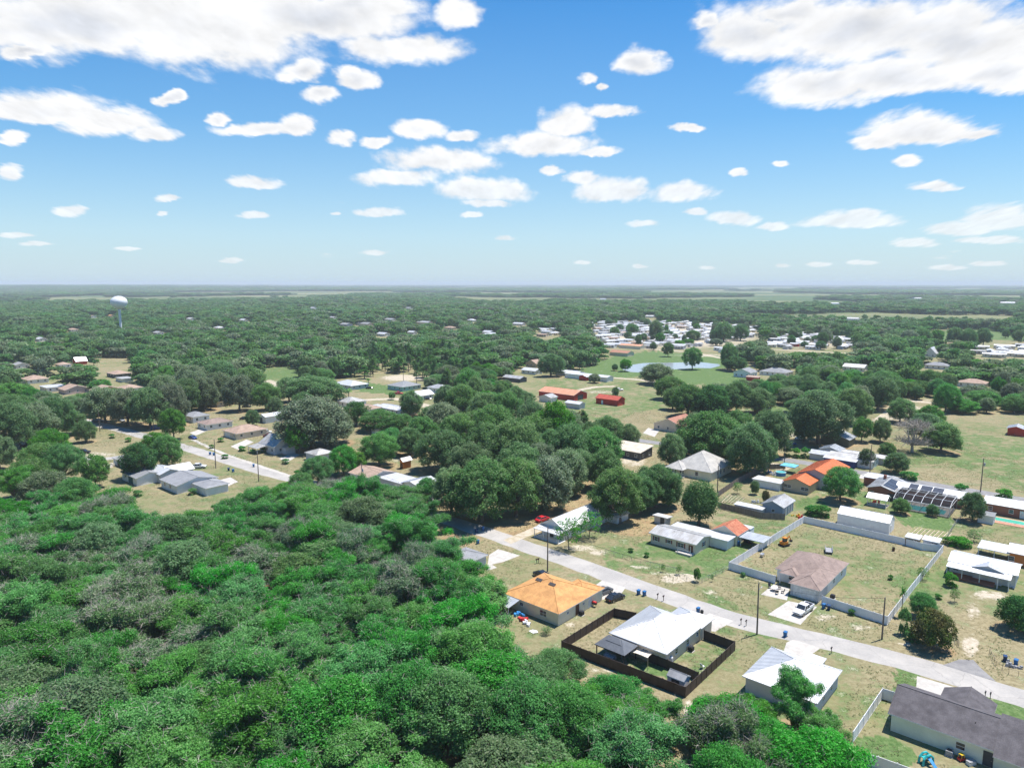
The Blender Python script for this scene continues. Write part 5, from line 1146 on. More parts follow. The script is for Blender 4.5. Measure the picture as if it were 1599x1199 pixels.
for (b, L_, W_, wl, rf, rt, lab) in [((541,507),18,12,W_BLUE,R_GREY,'gable','blue grey house with a dark gable far off in the trees'), ((574,506),30,12,W_BEIGE,R_GREY,'gable','long grey roofed building in a gap of the far trees'),
    ((612,499),22,10,W_WHITE,R_OLDW,'gable','pale roofed building beside the brown dead palm'), ((668,504),28,12,W_BEIGE,R_OLDW,'gable','long beige block with a pale roof in the far trees'), ((738,500),14,10,W_WHITE,R_WHITE,'hip','small white hip roof standing alone in far trees'),
    ((645,519),12,8,W_WHITE,R_WHITE,'gable','white roof just below the long beige block'), ((765,519),14,10,W_WHITE,R_WHITE,'gable','white house at the left end of the mobile home park'), ((490,481),18,10,W_WHITE,R_WHITE,'gable','small white roof in the far woods above the clearing'),
    ((297,498),16,10,W_WHITE,R_WHITE,'gable','white roof in the woods right of the water tower'), ((380,500),16,10,W_WHITE,R_WHITE,'gable','white roof well right of the tower among far trees'), ((142,494),14,10,W_WHITE,R_TAN,'gable','pale roof in the woods just left of the tower'), ((172,493),12,9,W_TAN,R_ORANGE,'gable','small orange roof in the woods beside the tower'), ((640,481),18,10,W_WHITE,R_OLDW,'gable','faint pale roof in the far belt of woods'),
    ((945,467),26,12,W_WHITE,R_WHITE,'gable','bright white shed alone in the far pine belt'), ((1440,466),50,14,W_WHITE,R_WHITE,'gable','long white farm building on the far right fields'), ((1585,473),40,14,W_WHITE,R_WHITE,'gable','white farm roof at the far right edge'), ((1310,474),24,12,W_WHITE,R_WHITE,'gable','small white farm roof beside the bare far field'), ((427,444.6),260,60,W_WHITE,R_WHITE,'flat','white industrial block on the left horizon')]:
    simple(lab, b, L_, W_, wl, rf, rt, h=3.2, pitch=.35, wins=None if b[1] < 485 else 'auto')
# farm sheds by the pond
simple('long barn with an orange red roof in the dry pasture', (896,618), 26, 14, W_RED, roofm('faded_orange', (.62,.29,.18)), 'gable', 'x', h=3.2, pitch=.3, name='barn', cat='barn', wins=None, doors=[('R', 0, 5, 2.8, DOORD)])
simple('small bright red barn standing alone in the pasture', (965,626), 15, 8, W_RED, R_RED, 'gable', 'x', h=3.0, pitch=.45, name='barn', cat='barn', wins=None, trim=R_RED, doors=[('F', -3, 1, 2.0, TRIM)])
simple('low white metal roof beside the orange barn', (905,632), 10, 6, W_GREY, R_WHITE, 'gable', 'x', name='shed', cat='shed', wins=None)
simple('pale shed peeping out beside the orange barn gable', (860,622), 9, 7, W_WHITE, R_OLDW, 'gable', 'y', name='shed', cat='shed', wins=None)
simple('long white shed row beside the sandy pond lane', (948,590), 36, 9, W_WHITE, R_WHITE, 'gable', 'x', h=3.0, pitch=.2, name='barn', cat='barn', wins=None)
simple('white sided shed left of the long row by the lane', (902,583), 20, 9, W_GREY, R_WHITE, 'gable', 'x', h=2.8, pitch=.2, name='barn', cat='barn', wins=None)
simple('small red shed tucked at the end of the white row', (916,589), 7, 6, W_RED, R_WHITE, 'gable', 'y', name='shed', cat='shed', wins=None)
simple('white roofed dwelling under the big tree near the pond', (836,580), 14, 9, W_WHITE, R_WHITE, 'gable', 'x')
simple('tan roofed house half hidden at the end of the woods', (838,569), 12, 12, W_TAN, R_TAN, 'gable', 'y', pitch=.5)
simple('white roofed sheds with dark openings above the pasture', (812,592), 16, 8, W_DARK, R_OLDW, 'gable', 'x', name='shed', cat='shed', wins=None)
simple('white gabled house beside the green pond bank', (1172,583), 13, 13, W_WHITE, R_GREY, 'gable', 'y', h=3.4, pitch=.4)
simple('low red shed beside the white pond house', (1184,590), 9, 5, W_RED, R_TAN, 'shed', 'y', pitch=.1, name='shed', cat='shed', wins=None)
simple('grey hip roofed house in trees right of the pond', (1228,583), 20, 15, W_WHITE, R_GREY, 'hip', pitch=.35)
simple('house with a reddish tan roof at the edge of the pasture', (1066,668), 15, 17, W_BEIGE, roofm('terracotta', (.40,.19,.13), fine=.4), 'gable', 'y', h=2.8, pitch=.40)
simple('dark olive barn with a pale metal roof under the big oak', (1327,688), 12, 10, W_OLIVE, R_GALV, 'gable', 'y', h=3.0, pitch=.32, name='barn', cat='barn', wins=None)
r, L, W, bx = simple('white trailer house with a blue shaded porch and patched grey roofs', (1364,722), 16, 9, W_WHITE, R_OLDW, 'gable', 'x', h=2.7, pitch=.2)
wing(r, -L/2-.5, L/2-5, -3, .5, 2.4, 'shed', 'y', .1, rf=R_WHITE, wall=wallm('navy', (.05,.06,.16)), names=('porch_wall', 'porch_roof'))
wing(r, -L/2-7, -L/2+.5, 1, 8, 2.3, 'gable', 'x', .25, rf=R_GALV, wall=W_GREY)
wing(r, -L/2+2, L/2+3, 9, 15, 2.4, 'gable', 'x', .25, rf=R_OLDW, wall=W_GREY)
simple('pale roofed carport shelter left of the patched trailer house', (1312,706), 8, 7, W_GREY, R_GALV, 'gable', 'y', name='shelter', cat='shed', wins=None)
simple('cream roofed house hidden behind the trees by the upper road', (1000,708), 22, 10, W_DARK, roofm('sandy_flat', (.62,.54,.44)), 'shed', 'y', pitch=.12, h=2.9)
simple('white roofed house glimpsed through the oaks right of the pasture', (1118,664), 11, 9, W_WHITE, R_WHITE, 'gable', 'x', wins=None)
simple('red barn at the right edge of the far field', (1602,672), 7, 8, W_RED, R_WHITE, 'gable', 'y', name='barn', cat='barn', wins=None, h=3)
simple('small white roofed shelter on the lawn behind the oaks', (1199,639), 8, 6, W_BRICK, R_WHITE, 'shed', 'y', pitch=.05, name='shelter', cat='shed', wins=None)
simple('white peaked house among the golf green trees', (1462,553), 10, 16, W_WHITE, R_WHITE, 'gable', 'y', pitch=1.1, h=3)
# ------------------------------------------------------------------ garden things of the near houses
MISC = {k: mat('coated_'+k, c, .5) for k, c in dict(cream=(.72,.66,.55), red=(.6,.04,.04), yellow=(.75,.50,.03), teal=(.03,.42,.42), orange=(.72,.24,.02), blue=(.05,.28,.62), white=(.75,.75,.75), grey=(.35,.35,.36), dark=(.03,.03,.035), skin=(.4,.25,.18), purple=(.3,.22,.35)).items()}
def at_px(name, px, py, label, cat, rz=GA, group=None):
    p = P(px, py); return tag(empty(name, (p.x, p.y, 0), rz), label, cat, group)
# dark two tier pavilion
r = at_px('pavilion', 962, 1027, 'dark grey two tier garden pavilion inside the brown fence', 'pavilion')
GZ = mat('pavilion_roof', (.10,.11,.125), .5, (.13,.14,.155))
roof_mesh(-3.1, 3.1, -2.3, 2.3, 2.35, 'hip', 'x', .55, hips=2.0).build('roof', [GZ, TRIMD], r); roof_mesh(-1.6, 1.6, -1.0, 1.0, 3.25, 'hip', 'x', .55, t=.06).build('top_roof', [GZ, TRIMD], r)
for x in (-2.8, 2.8):
    for y in (-2.0, 2.0): MB().box(x-.08, x+.08, y-.08, y+.08, 0, 2.35).build('post', TRIMD, r)
t = at_px('sofa', 952, 1028, 'low grey outdoor sofa under the dark pavilion', 'sofa'); MB().box(-1.1,1.1,-.4,.4,.12,.42).box(-1.1,1.1,.28,.42,.42,.82).box(-1.12,-.95,-.4,.4,.42,.62).box(.95,1.12,-.4,.4,.42,.62).build('frame', MISC['grey'], t); MB().box(-.93,-.02,-.38,.26,.42,.55).box(.02,.93,-.38,.26,.42,.55).build('cushions', MISC['white'], t)
# shade sail on poles
r = at_px('shade_sail', 1000, 1030, 'cream shade sail stretched between poles beside the dark pavilion', 'shade sail')
co = [(-2.6,-1.9,1.7),(2.7,-2.2,2.3),(2.9,2.0,1.8),(-2.4,2.2,2.5)]; n = 8; vs = []; fs = []
for j in range(n+1):
    for i in range(n+1):
        a, b = i/n, j/n; p = (Vector(co[0])*(1-a)*(1-b)+Vector(co[1])*a*(1-b)+Vector(co[2])*a*b+Vector(co[3])*(1-a)*b)
        k = .34*(1-(2*a-1)**2)*abs(2*b-1)+.34*(1-(2*b-1)**2)*abs(2*a-1); c_ = sum((Vector(q) for q in co), Vector())/4; p = p.lerp(c_, k*.5); p.z -= .25*(1-(2*a-1)**2)*(1-(2*b-1)**2); vs.append(p)
for j in range(n):
    for i in range(n): fs.append((j*(n+1)+i, j*(n+1)+i+1, (j+1)*(n+1)+i+1, (j+1)*(n+1)+i))
MB().add(vs, fs).build('canopy', MISC['cream'], r, smooth=True)
for q in co: MB().cyl(q[0]*1.03, q[1]*1.03, 0, q[2]+.1, .045, n=7).build('pole', CHROME, r)
house('shed', 'little grey roofed garden shed in the brown fence corner', 'shed', None, (1068,1066), None, L=3.2, W=2.4, h=1.75, roof='gable', axis='x', pitch=.55, wall=W_GREY, rf=R_GREY, wins=None, oh=.12, doors=[('F', 0, 1.2, 1.6, DOORD)])
def ac_unit(px, py, label):
    r = at_px('air_conditioner', px, py, label, 'air conditioner', group='air conditioner units beside house walls')
    MB().box(-.55,.55,-.55,.55,0,.08).build('base_slab', CONC, r); b = MB().box(-.42,.42,-.42,.42,.08,.84)
    for z in (.2,.32,.44,.56,.68): b.box(-.44,.44,-.44,.44,z,z+.04)
    b.build('casing', MISC['dark'] if 'black' in label else MISC['grey'], r); MB().cyl(0,0,.845,.90,.34,n=14).build('fan_grille', MISC['dark'], r)
ac_unit(1079,1016,'black air conditioner on a slab beside the white hip roof house'); ac_unit(908,960,'black air conditioner at the orange roofed house wall'); ac_unit(1300,934,'black air conditioner at the brown roofed house'); ac_unit(1482,1179,'grey air conditioner at the sage green house')
r = at_px('propane_tank', 1047, 1036, 'white upright tank at the corner of the white hip roof house', 'tank'); MB().cyl(0,0,.1,1.2,.42,n=14).ball((0,0,1.2),.42,.42,.25,12,6).cyl(0,0,0,.12,.3,n=10).build('tank', MISC['white'], r); MB().cyl(0,0,1.4,1.58,.12,n=8).build('valve_cap', MISC['grey'], r)
def chair(px, py, label, col, rz, group=None):
    r = at_px('garden_chair', px, py, label, 'chair', rz, group); m_ = MISC[col]
    MB().box(-.28,.28,-.26,.26,.40,.45).build('seat', m_, r); MB().add([(-.28,.24,.45),(.28,.24,.45),(.28,.42,1.0),(-.28,.42,1.0),(-.28,.28,.45),(.28,.28,.45),(.28,.46,1.0),(-.28,.46,1.0)], [(0,1,2,3),(5,4,7,6),(3,2,6,7),(0,3,7,4),(1,5,6,2)]).build('backrest', m_, r)
    for x in (-.25,.25):
        for y in (-.23,.23): MB().box(x-.025,x+.025,y-.025,y+.025,0,.40).build('leg', m_, r)
chair(1097,1043,'white garden chair alone on the fenced lawn','white',2.2)
# patio set of the brown roofed house
r = at_px('patio_table', 1209, 922, 'white patio table in front of the brown roofed house', 'table'); MB().cyl(0,0,.70,.75,.75,n=18).build('tabletop', MISC['white'], r)
for a in range(4): MB().tube([(.2*math.cos(a*1.57),.2*math.sin(a*1.57),.7),(.5*math.cos(a*1.57),.5*math.sin(a*1.57),0)], .03, 5).build('leg', MISC['dark'], r)
for i, (x, y, w_) in enumerate(((1202,918,'far left of'),(1217,919,'right of'),(1213,927,'nearest in front of'),(1222,926,'right front of'))): chair(x, y, 'dark patio chair standing %s the white patio table' % w_, 'dark', i*1.5)
r = at_px('grill', 928, 947, 'small black barbecue grill beside the orange roofed house', 'grill'); MB().box(-.5,.5,-.3,.3,.6,.95).build('cabinet', MISC['dark'], r); MB().loft([[(x,-.3,.95),(x,.3,.95),(x,.22,1.15),(x,-.22,1.15)] for x in (-.5,.5)]).build('hood', MISC['red'], r); [MB().cyl(x,y,0,.6,.03,n=6).build('leg', MISC['dark'], r) for x in (-.45,.45) for y in (-.25,.25)]
r = at_px('motorcycle', 867, 910, 'dark motorcycle parked in front of the orange roofed house', 'motorcycle', .7)
for x in (-.72,.72): w_ = MB().tube([(x,-.06,.31),(x,.06,.31)], .31, 12).build('wheel', TYRE, r); MB().tube([(x,-.07,.31),(x,.07,.31)], .18, 8).build('rim', CHROME, w_)
MB().loft([[(x,-w2,z0),(x,w2,z0),(x,w2*.7,z1),(x,-w2*.7,z1)] for x, w2, z0, z1 in ((-.5,.14,.45,.75),(-.1,.19,.3,.82),(.25,.2,.35,.98),(.5,.1,.6,.95))]).build('body', MISC['dark'], r); MB().box(-.62,.05,-.15,.15,.78,.88).build('seat', BLACKP, r); MB().tube([(.42,-.38,1.05),(.5,0,1.0),(.42,.38,1.05)], .025, 6).build('handlebar', CHROME, r)
for i, (x, y, c_, lab) in enumerate(((815,968,'red','red cloth heap under the lean-to of the orange house'),(824,975,'white','white crate heap beside the orange house lean-to'),(810,962,'blue','blue tarpaulin bundle under the lean-to roof'))):
    r = at_px('junk_pile', x, y, lab, 'junk'); mb = MB(); rn = random.Random(i)
    for k in range(7): mb.obox((rn.uniform(-.9,.9), rn.uniform(-.6,.6), rn.uniform(0,.25)), rn.uniform(.3,.8), rn.uniform(.3,.7), rn.uniform(.2,.5), rn.uniform(0,3), .85)
    mb.build('bundles', MISC[c_], r)
r = at_px('picnic_sheet', 834, 986, 'white plastic sheet lying on the grass beside the wood', 'sheet'); MB().poly([(-.9,-.5,.08),(.3,-.7,.05),(.9,.1,.12),(.2,.7,.06),(-.7,.4,.1)]).build('cloth', MISC['white'], r)
# orange and red yard toys, boat, barrel
r = at_px('mini_excavator', 1224, 852, 'orange compact digger with a tall cab on the fenced lawn', 'digger', .5)
MB().box(-1.1,1.1,-.9,-.5,0,.5).box(-1.1,1.1,.5,.9,0,.5).build('tracks', TYRE, r); MB().box(-.9,.8,-.7,.7,.5,1.2).build('body', MISC['orange'], r); MB().box(-.4,.5,-.55,.25,1.2,2.1).build('cab', GLASS, r); MB().box(-.5,.6,-.65,.35,2.1,2.25).build('cab_roof', MISC['orange'], r); MB().tube([(.8,.1,1.0),(1.9,.1,2.3),(2.6,.1,1.1)], .15, 6).build('arm', MISC['orange'], r); MB().box(2.4,2.9,-.2,.4,.6,1.1).build('bucket', MISC['dark'], r)
r = at_px('garden_cart', 1190, 869, 'white and dark garden cart on the fenced lawn', 'cart', .9); MB().add([(-.4,-.3,.35),(.4,-.3,.35),(.4,.3,.35),(-.4,.3,.35),(-.6,-.4,.8),(.6,-.4,.8),(.6,.4,.8),(-.6,.4,.8)],[(3,2,1,0),(0,1,5,4),(1,2,6,5),(2,3,7,6),(3,0,4,7)]).build('tray', MISC['white'], r); [MB().tube([(.3,s*.42,.2),(.3,s*.36,.2)], .2, 10).build('wheel', TYRE, r) for s in (-1,1)]; MB().tube([(-.5,-.2,.7),(-1.1,-.25,.95)], .03, 5).tube([(-.5,.2,.7),(-1.1,.25,.95)], .03, 5).build('handles', MISC['dark'], r)
r = at_px('boat_trailer', 1294, 862, 'grey utility trailer with open rails parked behind the brown roof', 'trailer', 1.2); MB().box(-1.6,1.6,-.85,.85,.5,.62).build('bed', MISC['grey'], r); rb = MB()
for x in (-1.55,0,1.55):
    for y in (-.8,.8): rb.box(x-.04,x+.04,y-.04,y+.04,.62,1.3)
rb.box(-1.6,1.6,-.83,-.78,1.22,1.3).box(-1.6,1.6,.78,.83,1.22,1.3).box(-1.6,1.6,-.83,-.78,.9,.97).box(-1.6,1.6,.78,.83,.9,.97).build('rails', MISC['grey'], r); [MB().tube([(0,s*.95,.32),(0,s*.78,.32)], .32, 10).build('wheel', TYRE, r) for s in (-1,1)]; MB().tube([(1.6,.5,.55),(2.7,0,.5),(1.6,-.5,.55)], .05, 5).build('drawbar', MISC['dark'], r)
r = at_px('burn_barrel', 1395, 860, 'rusty dark burn barrel alone on the dry lawn', 'barrel'); mb = MB().cyl(0,0,0,.95,.31,n=14); [mb.cyl(0,0,z,z+.04,.33,n=14) for z in (.3,.62,.91)]; mb.build('drum', mat('rusty_steel', (.10,.05,.03), .8), r)
r = at_px('satellite_dish', 936, 829, 'grey satellite dish on a post beside the white gabled house', 'dish', 3.6); MB().cyl(0,0,0,1.3,.04,n=6).build('post', CHROME, r); d_ = MB(); n = 14
d_.add([(0,-.05,1.4)]+[(.55*math.cos(a*6.283/n), -.22, 1.4+.6*math.sin(a*6.283/n)) for a in range(n)], [(0,1+i,1+(i+1)%n) for i in range(n)]); d_.build('dish', MISC['grey'], r)
r = at_px('slide_playset', 1449, 1193, 'turquoise plastic arch playset on the green lawn', 'playset', .3); MB().tube([(-.9,0,0),(-.8,0,.9),(-.3,0,1.35),(.3,0,1.35),(.8,0,.9),(.9,0,0)], .16, 7).tube([(-.9,.7,0),(-.8,.7,.9),(-.3,.7,1.35),(.3,.7,1.35),(.8,.7,.9),(.9,.7,0)], .16, 7).box(-.75,.75,.05,.65,.95,1.05).build('frame', MISC['teal'], r); MB().loft([[(x,y,z),(x+.0,y,z+.06),(x+.5,y,z+.06),(x+.5,y,z)] for x, y, z in ((-.25,-.1,1.0),(-.25,-.8,.6),(-.25,-1.5,.12))]).build('slide', MISC['blue'], r)
r = at_px('toy_car', 1501, 1187, 'red and yellow ride-on toy car by the house wall', 'toy', .3); MB().box(-.45,.45,-.3,.3,.15,.5).build('body', MISC['red'], r); MB().box(-.3,.25,-.28,.28,.95,1.03).box(-.3,-.24,-.28,-.22,.5,.95).box(-.3,-.24,.22,.28,.5,.95).box(.2,.26,-.28,-.22,.5,.95).box(.2,.26,.22,.28,.5,.95).build('roof', MISC['yellow'], r); [MB().tube([(x,s*.34,.14),(x,s*.24,.14)], .14, 8).build('wheel', TYRE, r) for x in (-.28,.28) for s in (-1,1)]
r = at_px('toy_box', 1516, 1193, 'white storage box beside the ride-on toy car', 'box', .3); MB().box(-.6,.6,-.3,.3,0,.5).build('box', MISC['white'], r); MB().box(-.63,.63,-.33,.33,.5,.6).build('lid', MISC['grey'], r)
r = at_px('paddling_pool', 1219, 742, 'round blue above ground pool beside the orange roofed house', 'pool'); mb = MB().cyl(0,0,0,1.2,1.7,1.7,24); mb.build('wall', MISC['blue'], r); MB().cyl(0,0,1.2,1.215,1.6,1.6,24).build('water', POOLW, r); MB().tube([(1.7*math.cos(a*.2618),1.7*math.sin(a*.2618),1.22) for a in range(25)], .07, 5).build('rim', MISC['white'], r)
r = at_px('party_canopy', 1232, 737, 'light blue canopy tent beside the orange roof', 'canopy'); roof_mesh(-2.6,2.6,-2.2,2.2,2.3,'hip','x',.3,t=.25).build('canopy', [mat('sky_canopy',(.16,.52,.75),.6), mat('sky_canopy',(.16,.52,.75),.6)], r); [MB().cyl(x,y,0,2.3,.04,n=6).build('pole', CHROME, r) for x in (-2.4,2.4) for y in (-2,2)]
for i, (x, y, c_, lab) in enumerate(((1203,738,'blue','blue plastic play equipment heap left of the canopy tent'),(1208,742,'white','white garden clutter heap left of the canopy tent'),(1243,806,'yellow','yellow mower and clutter beside the blue grey workshop'),(1250,809,'red','red and white riding gear heap by the workshop'),(1180,785,'white','white stone bird bath heap in the kitchen garden'),(1368,786,'red','red flowering pots under the white gazebo'),(1555,905,'dark','dark planters along the mobile home porch'),(1500,892,'grey','grey table and bench heap before the mobile home'),(1578,915,'white','white buckets at the mobile home corner'),(1583,1042,'grey','heap of grey cut branches beside the roadside stakes'),(150,722,'white','white rubble heap of the derelict yard'),(170,728,'cream','cream rubble heap beside the derelict yard'),(135,718,'white','pale scrap heap under the trees at left'))):
    r = at_px('clutter_heap', x, y, lab, 'clutter'); mb = MB(); rn = random.Random(40+i); sc2 = 2.2 if x < 200 else 1.0
    for k in range(9): mb.obox((rn.uniform(-1.1,1.1)*sc2, rn.uniform(-.7,.7)*sc2, 0 if k < 6 else .25), rn.uniform(.3,.7)*sc2, rn.uniform(.2,.6)*sc2, rn.uniform(.2,.9), rn.uniform(0,3), .7)
    mb.build('pieces', MISC[c_], r)
# raised vegetable beds
def beds(label, c4, n, m_, soil):
    a, b, c_, d_ = [P(*q) for q in c4]; r = tag(empty('vegetable_beds', (a.x, a.y, 0)), label, 'garden beds')
    for i in range(n):
        t0, t1 = (i+.16)/n, (i+.80)/n; q = [a.lerp(b, t0), a.lerp(b, t1), d_.lerp(c_, t1), d_.lerp(c_, t0)]; o = a
        MB().prism([(p.x-o.x, p.y-o.y) for p in q], .005, .18).build('bed', m_, r)
    MB().poly([(p.x-a.x, p.y-a.y, .006) for p in (a, b, c_, d_)]).build('path', soil, r)
beds('rows of planted beds behind the small white pens', ((1413,835),(1473,846),(1487,832),(1428,822)), 9, mat('planted_soil', (.30,.27,.13), .95, (.10,.15,.05), 1.2), TRACK)
beds('kitchen garden rows inside the weathered wooden fence', ((1123,783),(1150,787),(1164,777),(1136,770)), 6, mat('planted_rows', (.10,.15,.06), .95, (.25,.2,.12), 1.0), TRACK)
# ------------------------------------------------------------------ fences
fence('privacy_fence', 'dark brown panel fence round the white hip roof house', [(993,970),(959,963),(877,1015),(1070,1089),(1147,1016),(1099,998)], 1.85, BROWNV, post=2.0)
fence('privacy_fence', 'short dark brown inner fence splitting the back lawn', [(1013,1033),(1072,1056),(1090,1064)], 1.7, BROWNV, post=2.0)
fence('vinyl_fence', 'white vinyl fence round the lawn of the brown roofed house', [(1283,943),(1385,976),(1419,930),(1472,862),(1440,859),(1412,851),(1255,816),(1138,889),(1210,911)], 1.85, VINYL, post=2.5)
fence('vinyl_fence', 'white vinyl fence at the corner of the sage green house', [(1400,1098),(1377,1091),(1331,1160)], 1.85, VINYL, post=2.4)
fence('vinyl_fence', 'white vinyl fence panels at the bottom edge near the playset', [(1331,1190),(1370,1200),(1430,1222)], 1.85, VINYL, post=2.4)
fence('wooden_fence', 'weathered wooden fence before the blue grey workshop', [(1121,793),(1188,810),(1225,812)], 1.9, WEATH, post=2.4, board=.22)
fence('wooden_fence', 'weathered wooden fence running up to the upper road', [(1121,776),(1150,756),(1178,741),(1200,733),(1226,732)], 1.9, WEATH, post=2.4, board=.22)
chain_fence('rusty wire fence along the dry front lawn of the beige house', [(945,864),(1030,888),(1056,893)], 1.1, post=2.6, mesh=True)
chain_fence('thin wire fence from the vinyl corner down to the road', [(1138,889),(1085,915),(1060,898)], 1.1, post=3.0)
chain_fence('chain link fence across the yard of the white gabled house', [(888,850),(940,828),(985,808),(1005,797)], 1.1, post=3.0)
chain_fence('low wire fence below the vinyl lawn and reddish trees', [(1387,978),(1420,990),(1490,1008)], 1.0, post=3.2)
chain_fence('wire fence between the solar house and the green pool', [(1476,846),(1490,822),(1508,800),(1520,790)], 1.2, post=2.6)
chain_fence('long post and wire fence across the far right field', [(1480,668),(1530,676),(1602,684)], 1.3, post=4.0, mesh=False, name='field_fence', pm=WEATH)
chain_fence('post and wire fence in the pasture near the red barn', [(940,645),(980,642),(1040,648)], 1.2, post=4.0, mesh=False, name='field_fence', pm=WEATH)
chain_fence('row of rough wooden stakes beside the sandy drive', [(1545,1020),(1555,1040),(1575,1052),(1590,1056)], 1.0, post=1.2, mesh=False, name='stake_fence', pm=WEATH)
chain_fence('short grey slatted fence beside the reddish tree', [(1488,993),(1497,1010)], 1.2, post=.5, mesh=False, name='stake_fence', pm=WEATH)
# ------------------------------------------------------------------ vehicles, bins, poles, mailboxes
NE = GA+math.pi/2
vehicle('pickup','white',1254,956,GA-math.pi/2-.12,'white pickup truck in the driveway of the brown roofed house')
vehicle('sedan','grey',943,926,NE-.15,'dark grey car nearest the orange roofed house on its driveway'); vehicle('sedan','black',961,936,NE-.2,'black car on the grass beside the driveway, nearest the bins')
vehicle('suv','black',845,902,NE+1.25,'black car parked behind the orange roofed house below the pole'); vehicle('sedan','red',847,813,NE-.1,'bright red car in the shade beside the white gabled house')
vehicle('sedan','black',1171,845,NE,'black car under the grey carport'); vehicle('sedan','blue',301,685,GA+.1,'blue car in the drive of the tan roofed house')
vehicle('pickup','white',309,731,.15,'white pickup truck beside the orange machine on the left street'); 
r = at_px('mini_tractor', 290, 734, 'orange tractor parked behind the white pickup on the left', 'tractor', .15); MB().box(-1.5,1.3,-.7,.7,.7,1.5).build('body', MISC['orange'], r); MB().box(-1.0,.1,-.6,.6,1.5,2.3).build('cab', BLACKP, r); [MB().tube([(x,s*.95,rr),(x,s*.6,rr)], rr, 12).build('wheel', TYRE, r) for x, rr in ((-.9,.7),(1.0,.45)) for s in (-1,1)]
vehicle('pickup','black',40,697,GA+.5,'black pickup under the trees on the left'); vehicle('sedan','black',10,716,.1,'black car at the far left edge'); vehicle('suv','blue',245,670,.2,'dark blue car under the row of mossy oaks'); vehicle('sedan','silver',190,658,-.7,'silver car shaded by the mossy oaks on the street'); vehicle('suv','grey',153,659,.1,'dark car beyond the pole under mossy oaks'); vehicle('suv','black',131,708,.1,'black car beside the derelict yard')
vehicle('sedan','maroon',420,682,.2,'dark red car behind the old grey cottage'); vehicle('pickup','red',622,616,.1,'red truck beside the white gabled house'); vehicle('sedan','black',577,607,.3,'black car on the lane before the grey green house'); vehicle('suv','black',532,606,.3,'dark car in front of the white ranch house'); vehicle('sedan','black',668,624,.2,'black car in the sandy yard on the right of the white gable'); vehicle('sedan','maroon',685,620,.2,'dark red car at the end of the sandy yard'); vehicle('sedan','white',416,676,.2,'white car before the white metal barn'); vehicle('pickup','white',966,610,.1,'white truck beside the small pasture tree'); vehicle('sedan','white',1250,686,.3,'white car behind the big spreading oak'); vehicle('suv','blue',1234,695,.2,'blue car left of the big spreading oak'); vehicle('sedan','black',382,655,.3,'dark car left of the white metal barn'); vehicle('sedan','black',385,636,.3,'black car in the shade above the white barn')
for x, y, c_, lab in ((997,928,'blue','blue bin left of the pair beside the black cars'),(1006,930,'blue','blue bin right of the pair beside the black cars'),(1090,956,'blue','blue bin beside the driveway of the white hip roof house'),(1226,994,'blue','blue bin alone at the kerb beside the tall pole'),(1286,950,'blue','blue bin against the vinyl fence nearest the garage'),(1294,952,'navy','dark bin against the vinyl fence beside the blue one'),(744,832,'navy','dark blue bin left of the pair under the great oak'),(754,828,'blue','blue bin right of the pair under the great oak'),(735,847,'green','dark green bin across the road from the great oak'),(746,849,'blue','blue bin with a pale lid across from the great oak'),(1153,851,'blue','blue bin beside the grey carport'),(1149,849,'navy','dark bin against the cream garage wall'),(1569,1032,'navy','dark bin among the stakes at the right'),(1586,1038,'blue','blue bin with a pale lid among the stakes'),(328,710,'blue','blue bin left of the pole on the left street'),(334,711,'blue','blue bin right at the pole on the left street'),(357,735,'navy','dark blue bin at the near kerb of the left street'),(364,737,'blue','blue bin at the near kerb of the left street'),(396,729,'blue','blue bin between sidewalk and pole')):
    wheelie_bin(x, y, c_, lab, rz=GA+random.Random(x).uniform(-.4,.4), lid='blue' if c_ == 'blue' else c_)
r = at_px('rubbish_bag', 1096, 958, 'black rubbish tub beside the single blue bin', 'tub'); MB().cyl(0,0,0,.7,.28,.34,12).build('tub', BLACKP, r); MB().ball((0,0,.72),.3,.3,.12,10,4).build('lid', BLACKP, r)
for x, y, lab in ((1027,935,'black mailbox left of two at the kerb by the brown fence'),(1036,938,'black mailbox right of two at the kerb by the brown fence'),(1157,975,'black mailbox left of two beside the tall pole'),(1165,977,'black mailbox right of two beside the tall pole'),(1298,1020,'black mailbox alone opposite the vinyl fence'),(838,880,'black mailbox left of two opposite the white gabled house'),(841,879,'black mailbox right of two opposite the white gabled house'),(1538,1090,'black mailbox left of two near the dark shingle house'),(1546,1092,'black mailbox right of two near the dark shingle house')): mailbox(x, y, lab, rz=GA)
utility_pole(1182,990,10.3,'tall plain pole with a lamp between the two mailboxes and the driveway',arm=False,lamp=True,lean=-.4); utility_pole(1377,998,8.2,'shorter pole at the corner of the vinyl fence',arm=False); utility_pole(855,892,10.6,'pole rising behind the orange roofed house',arm=False)
utility_pole(1531,768,11.0,'pole with a grey transformer beside the upper road at right',arm=False,transformer=True); utility_pole(1358,740,10.5,'thin pole beside the patched trailer house',arm=False); utility_pole(1120,770,9,'thin pole at the corner of the wooden fence',arm=False); utility_pole(1224,733,8.5,'pole at the end of the wooden fence near the church yard',arm=False)
utility_pole(404,752,9.6,'pole at the lower end of the left street',arm=False); utility_pole(337,731,10.6,'tall pole beside the white pickup on the left street',arm=False); utility_pole(156,674,10.2,'pole at the bend of the left street',arm=False); utility_pole(240,671,9.0,'pole beside the shaded blue car',arm=True)
utility_pole(480,598,9.5,'crossarm pole left of two behind the big left oak'); utility_pole(497,598,9.5,'crossarm pole right of two behind the big left oak'); utility_pole(158,556,10,'crossarm pole in the clearing below the water tower'); utility_pole(220,556,10,'crossarm pole right of the clearing below the tower'); utility_pole(834,568,10,'pole at the end of the woods by the tan roof'); utility_pole(630,598,12,'slim pole among the young pines',arm=False); utility_pole(566,770,9.5,'pole at the foot of the brown bungalow',arm=False,transformer=True)
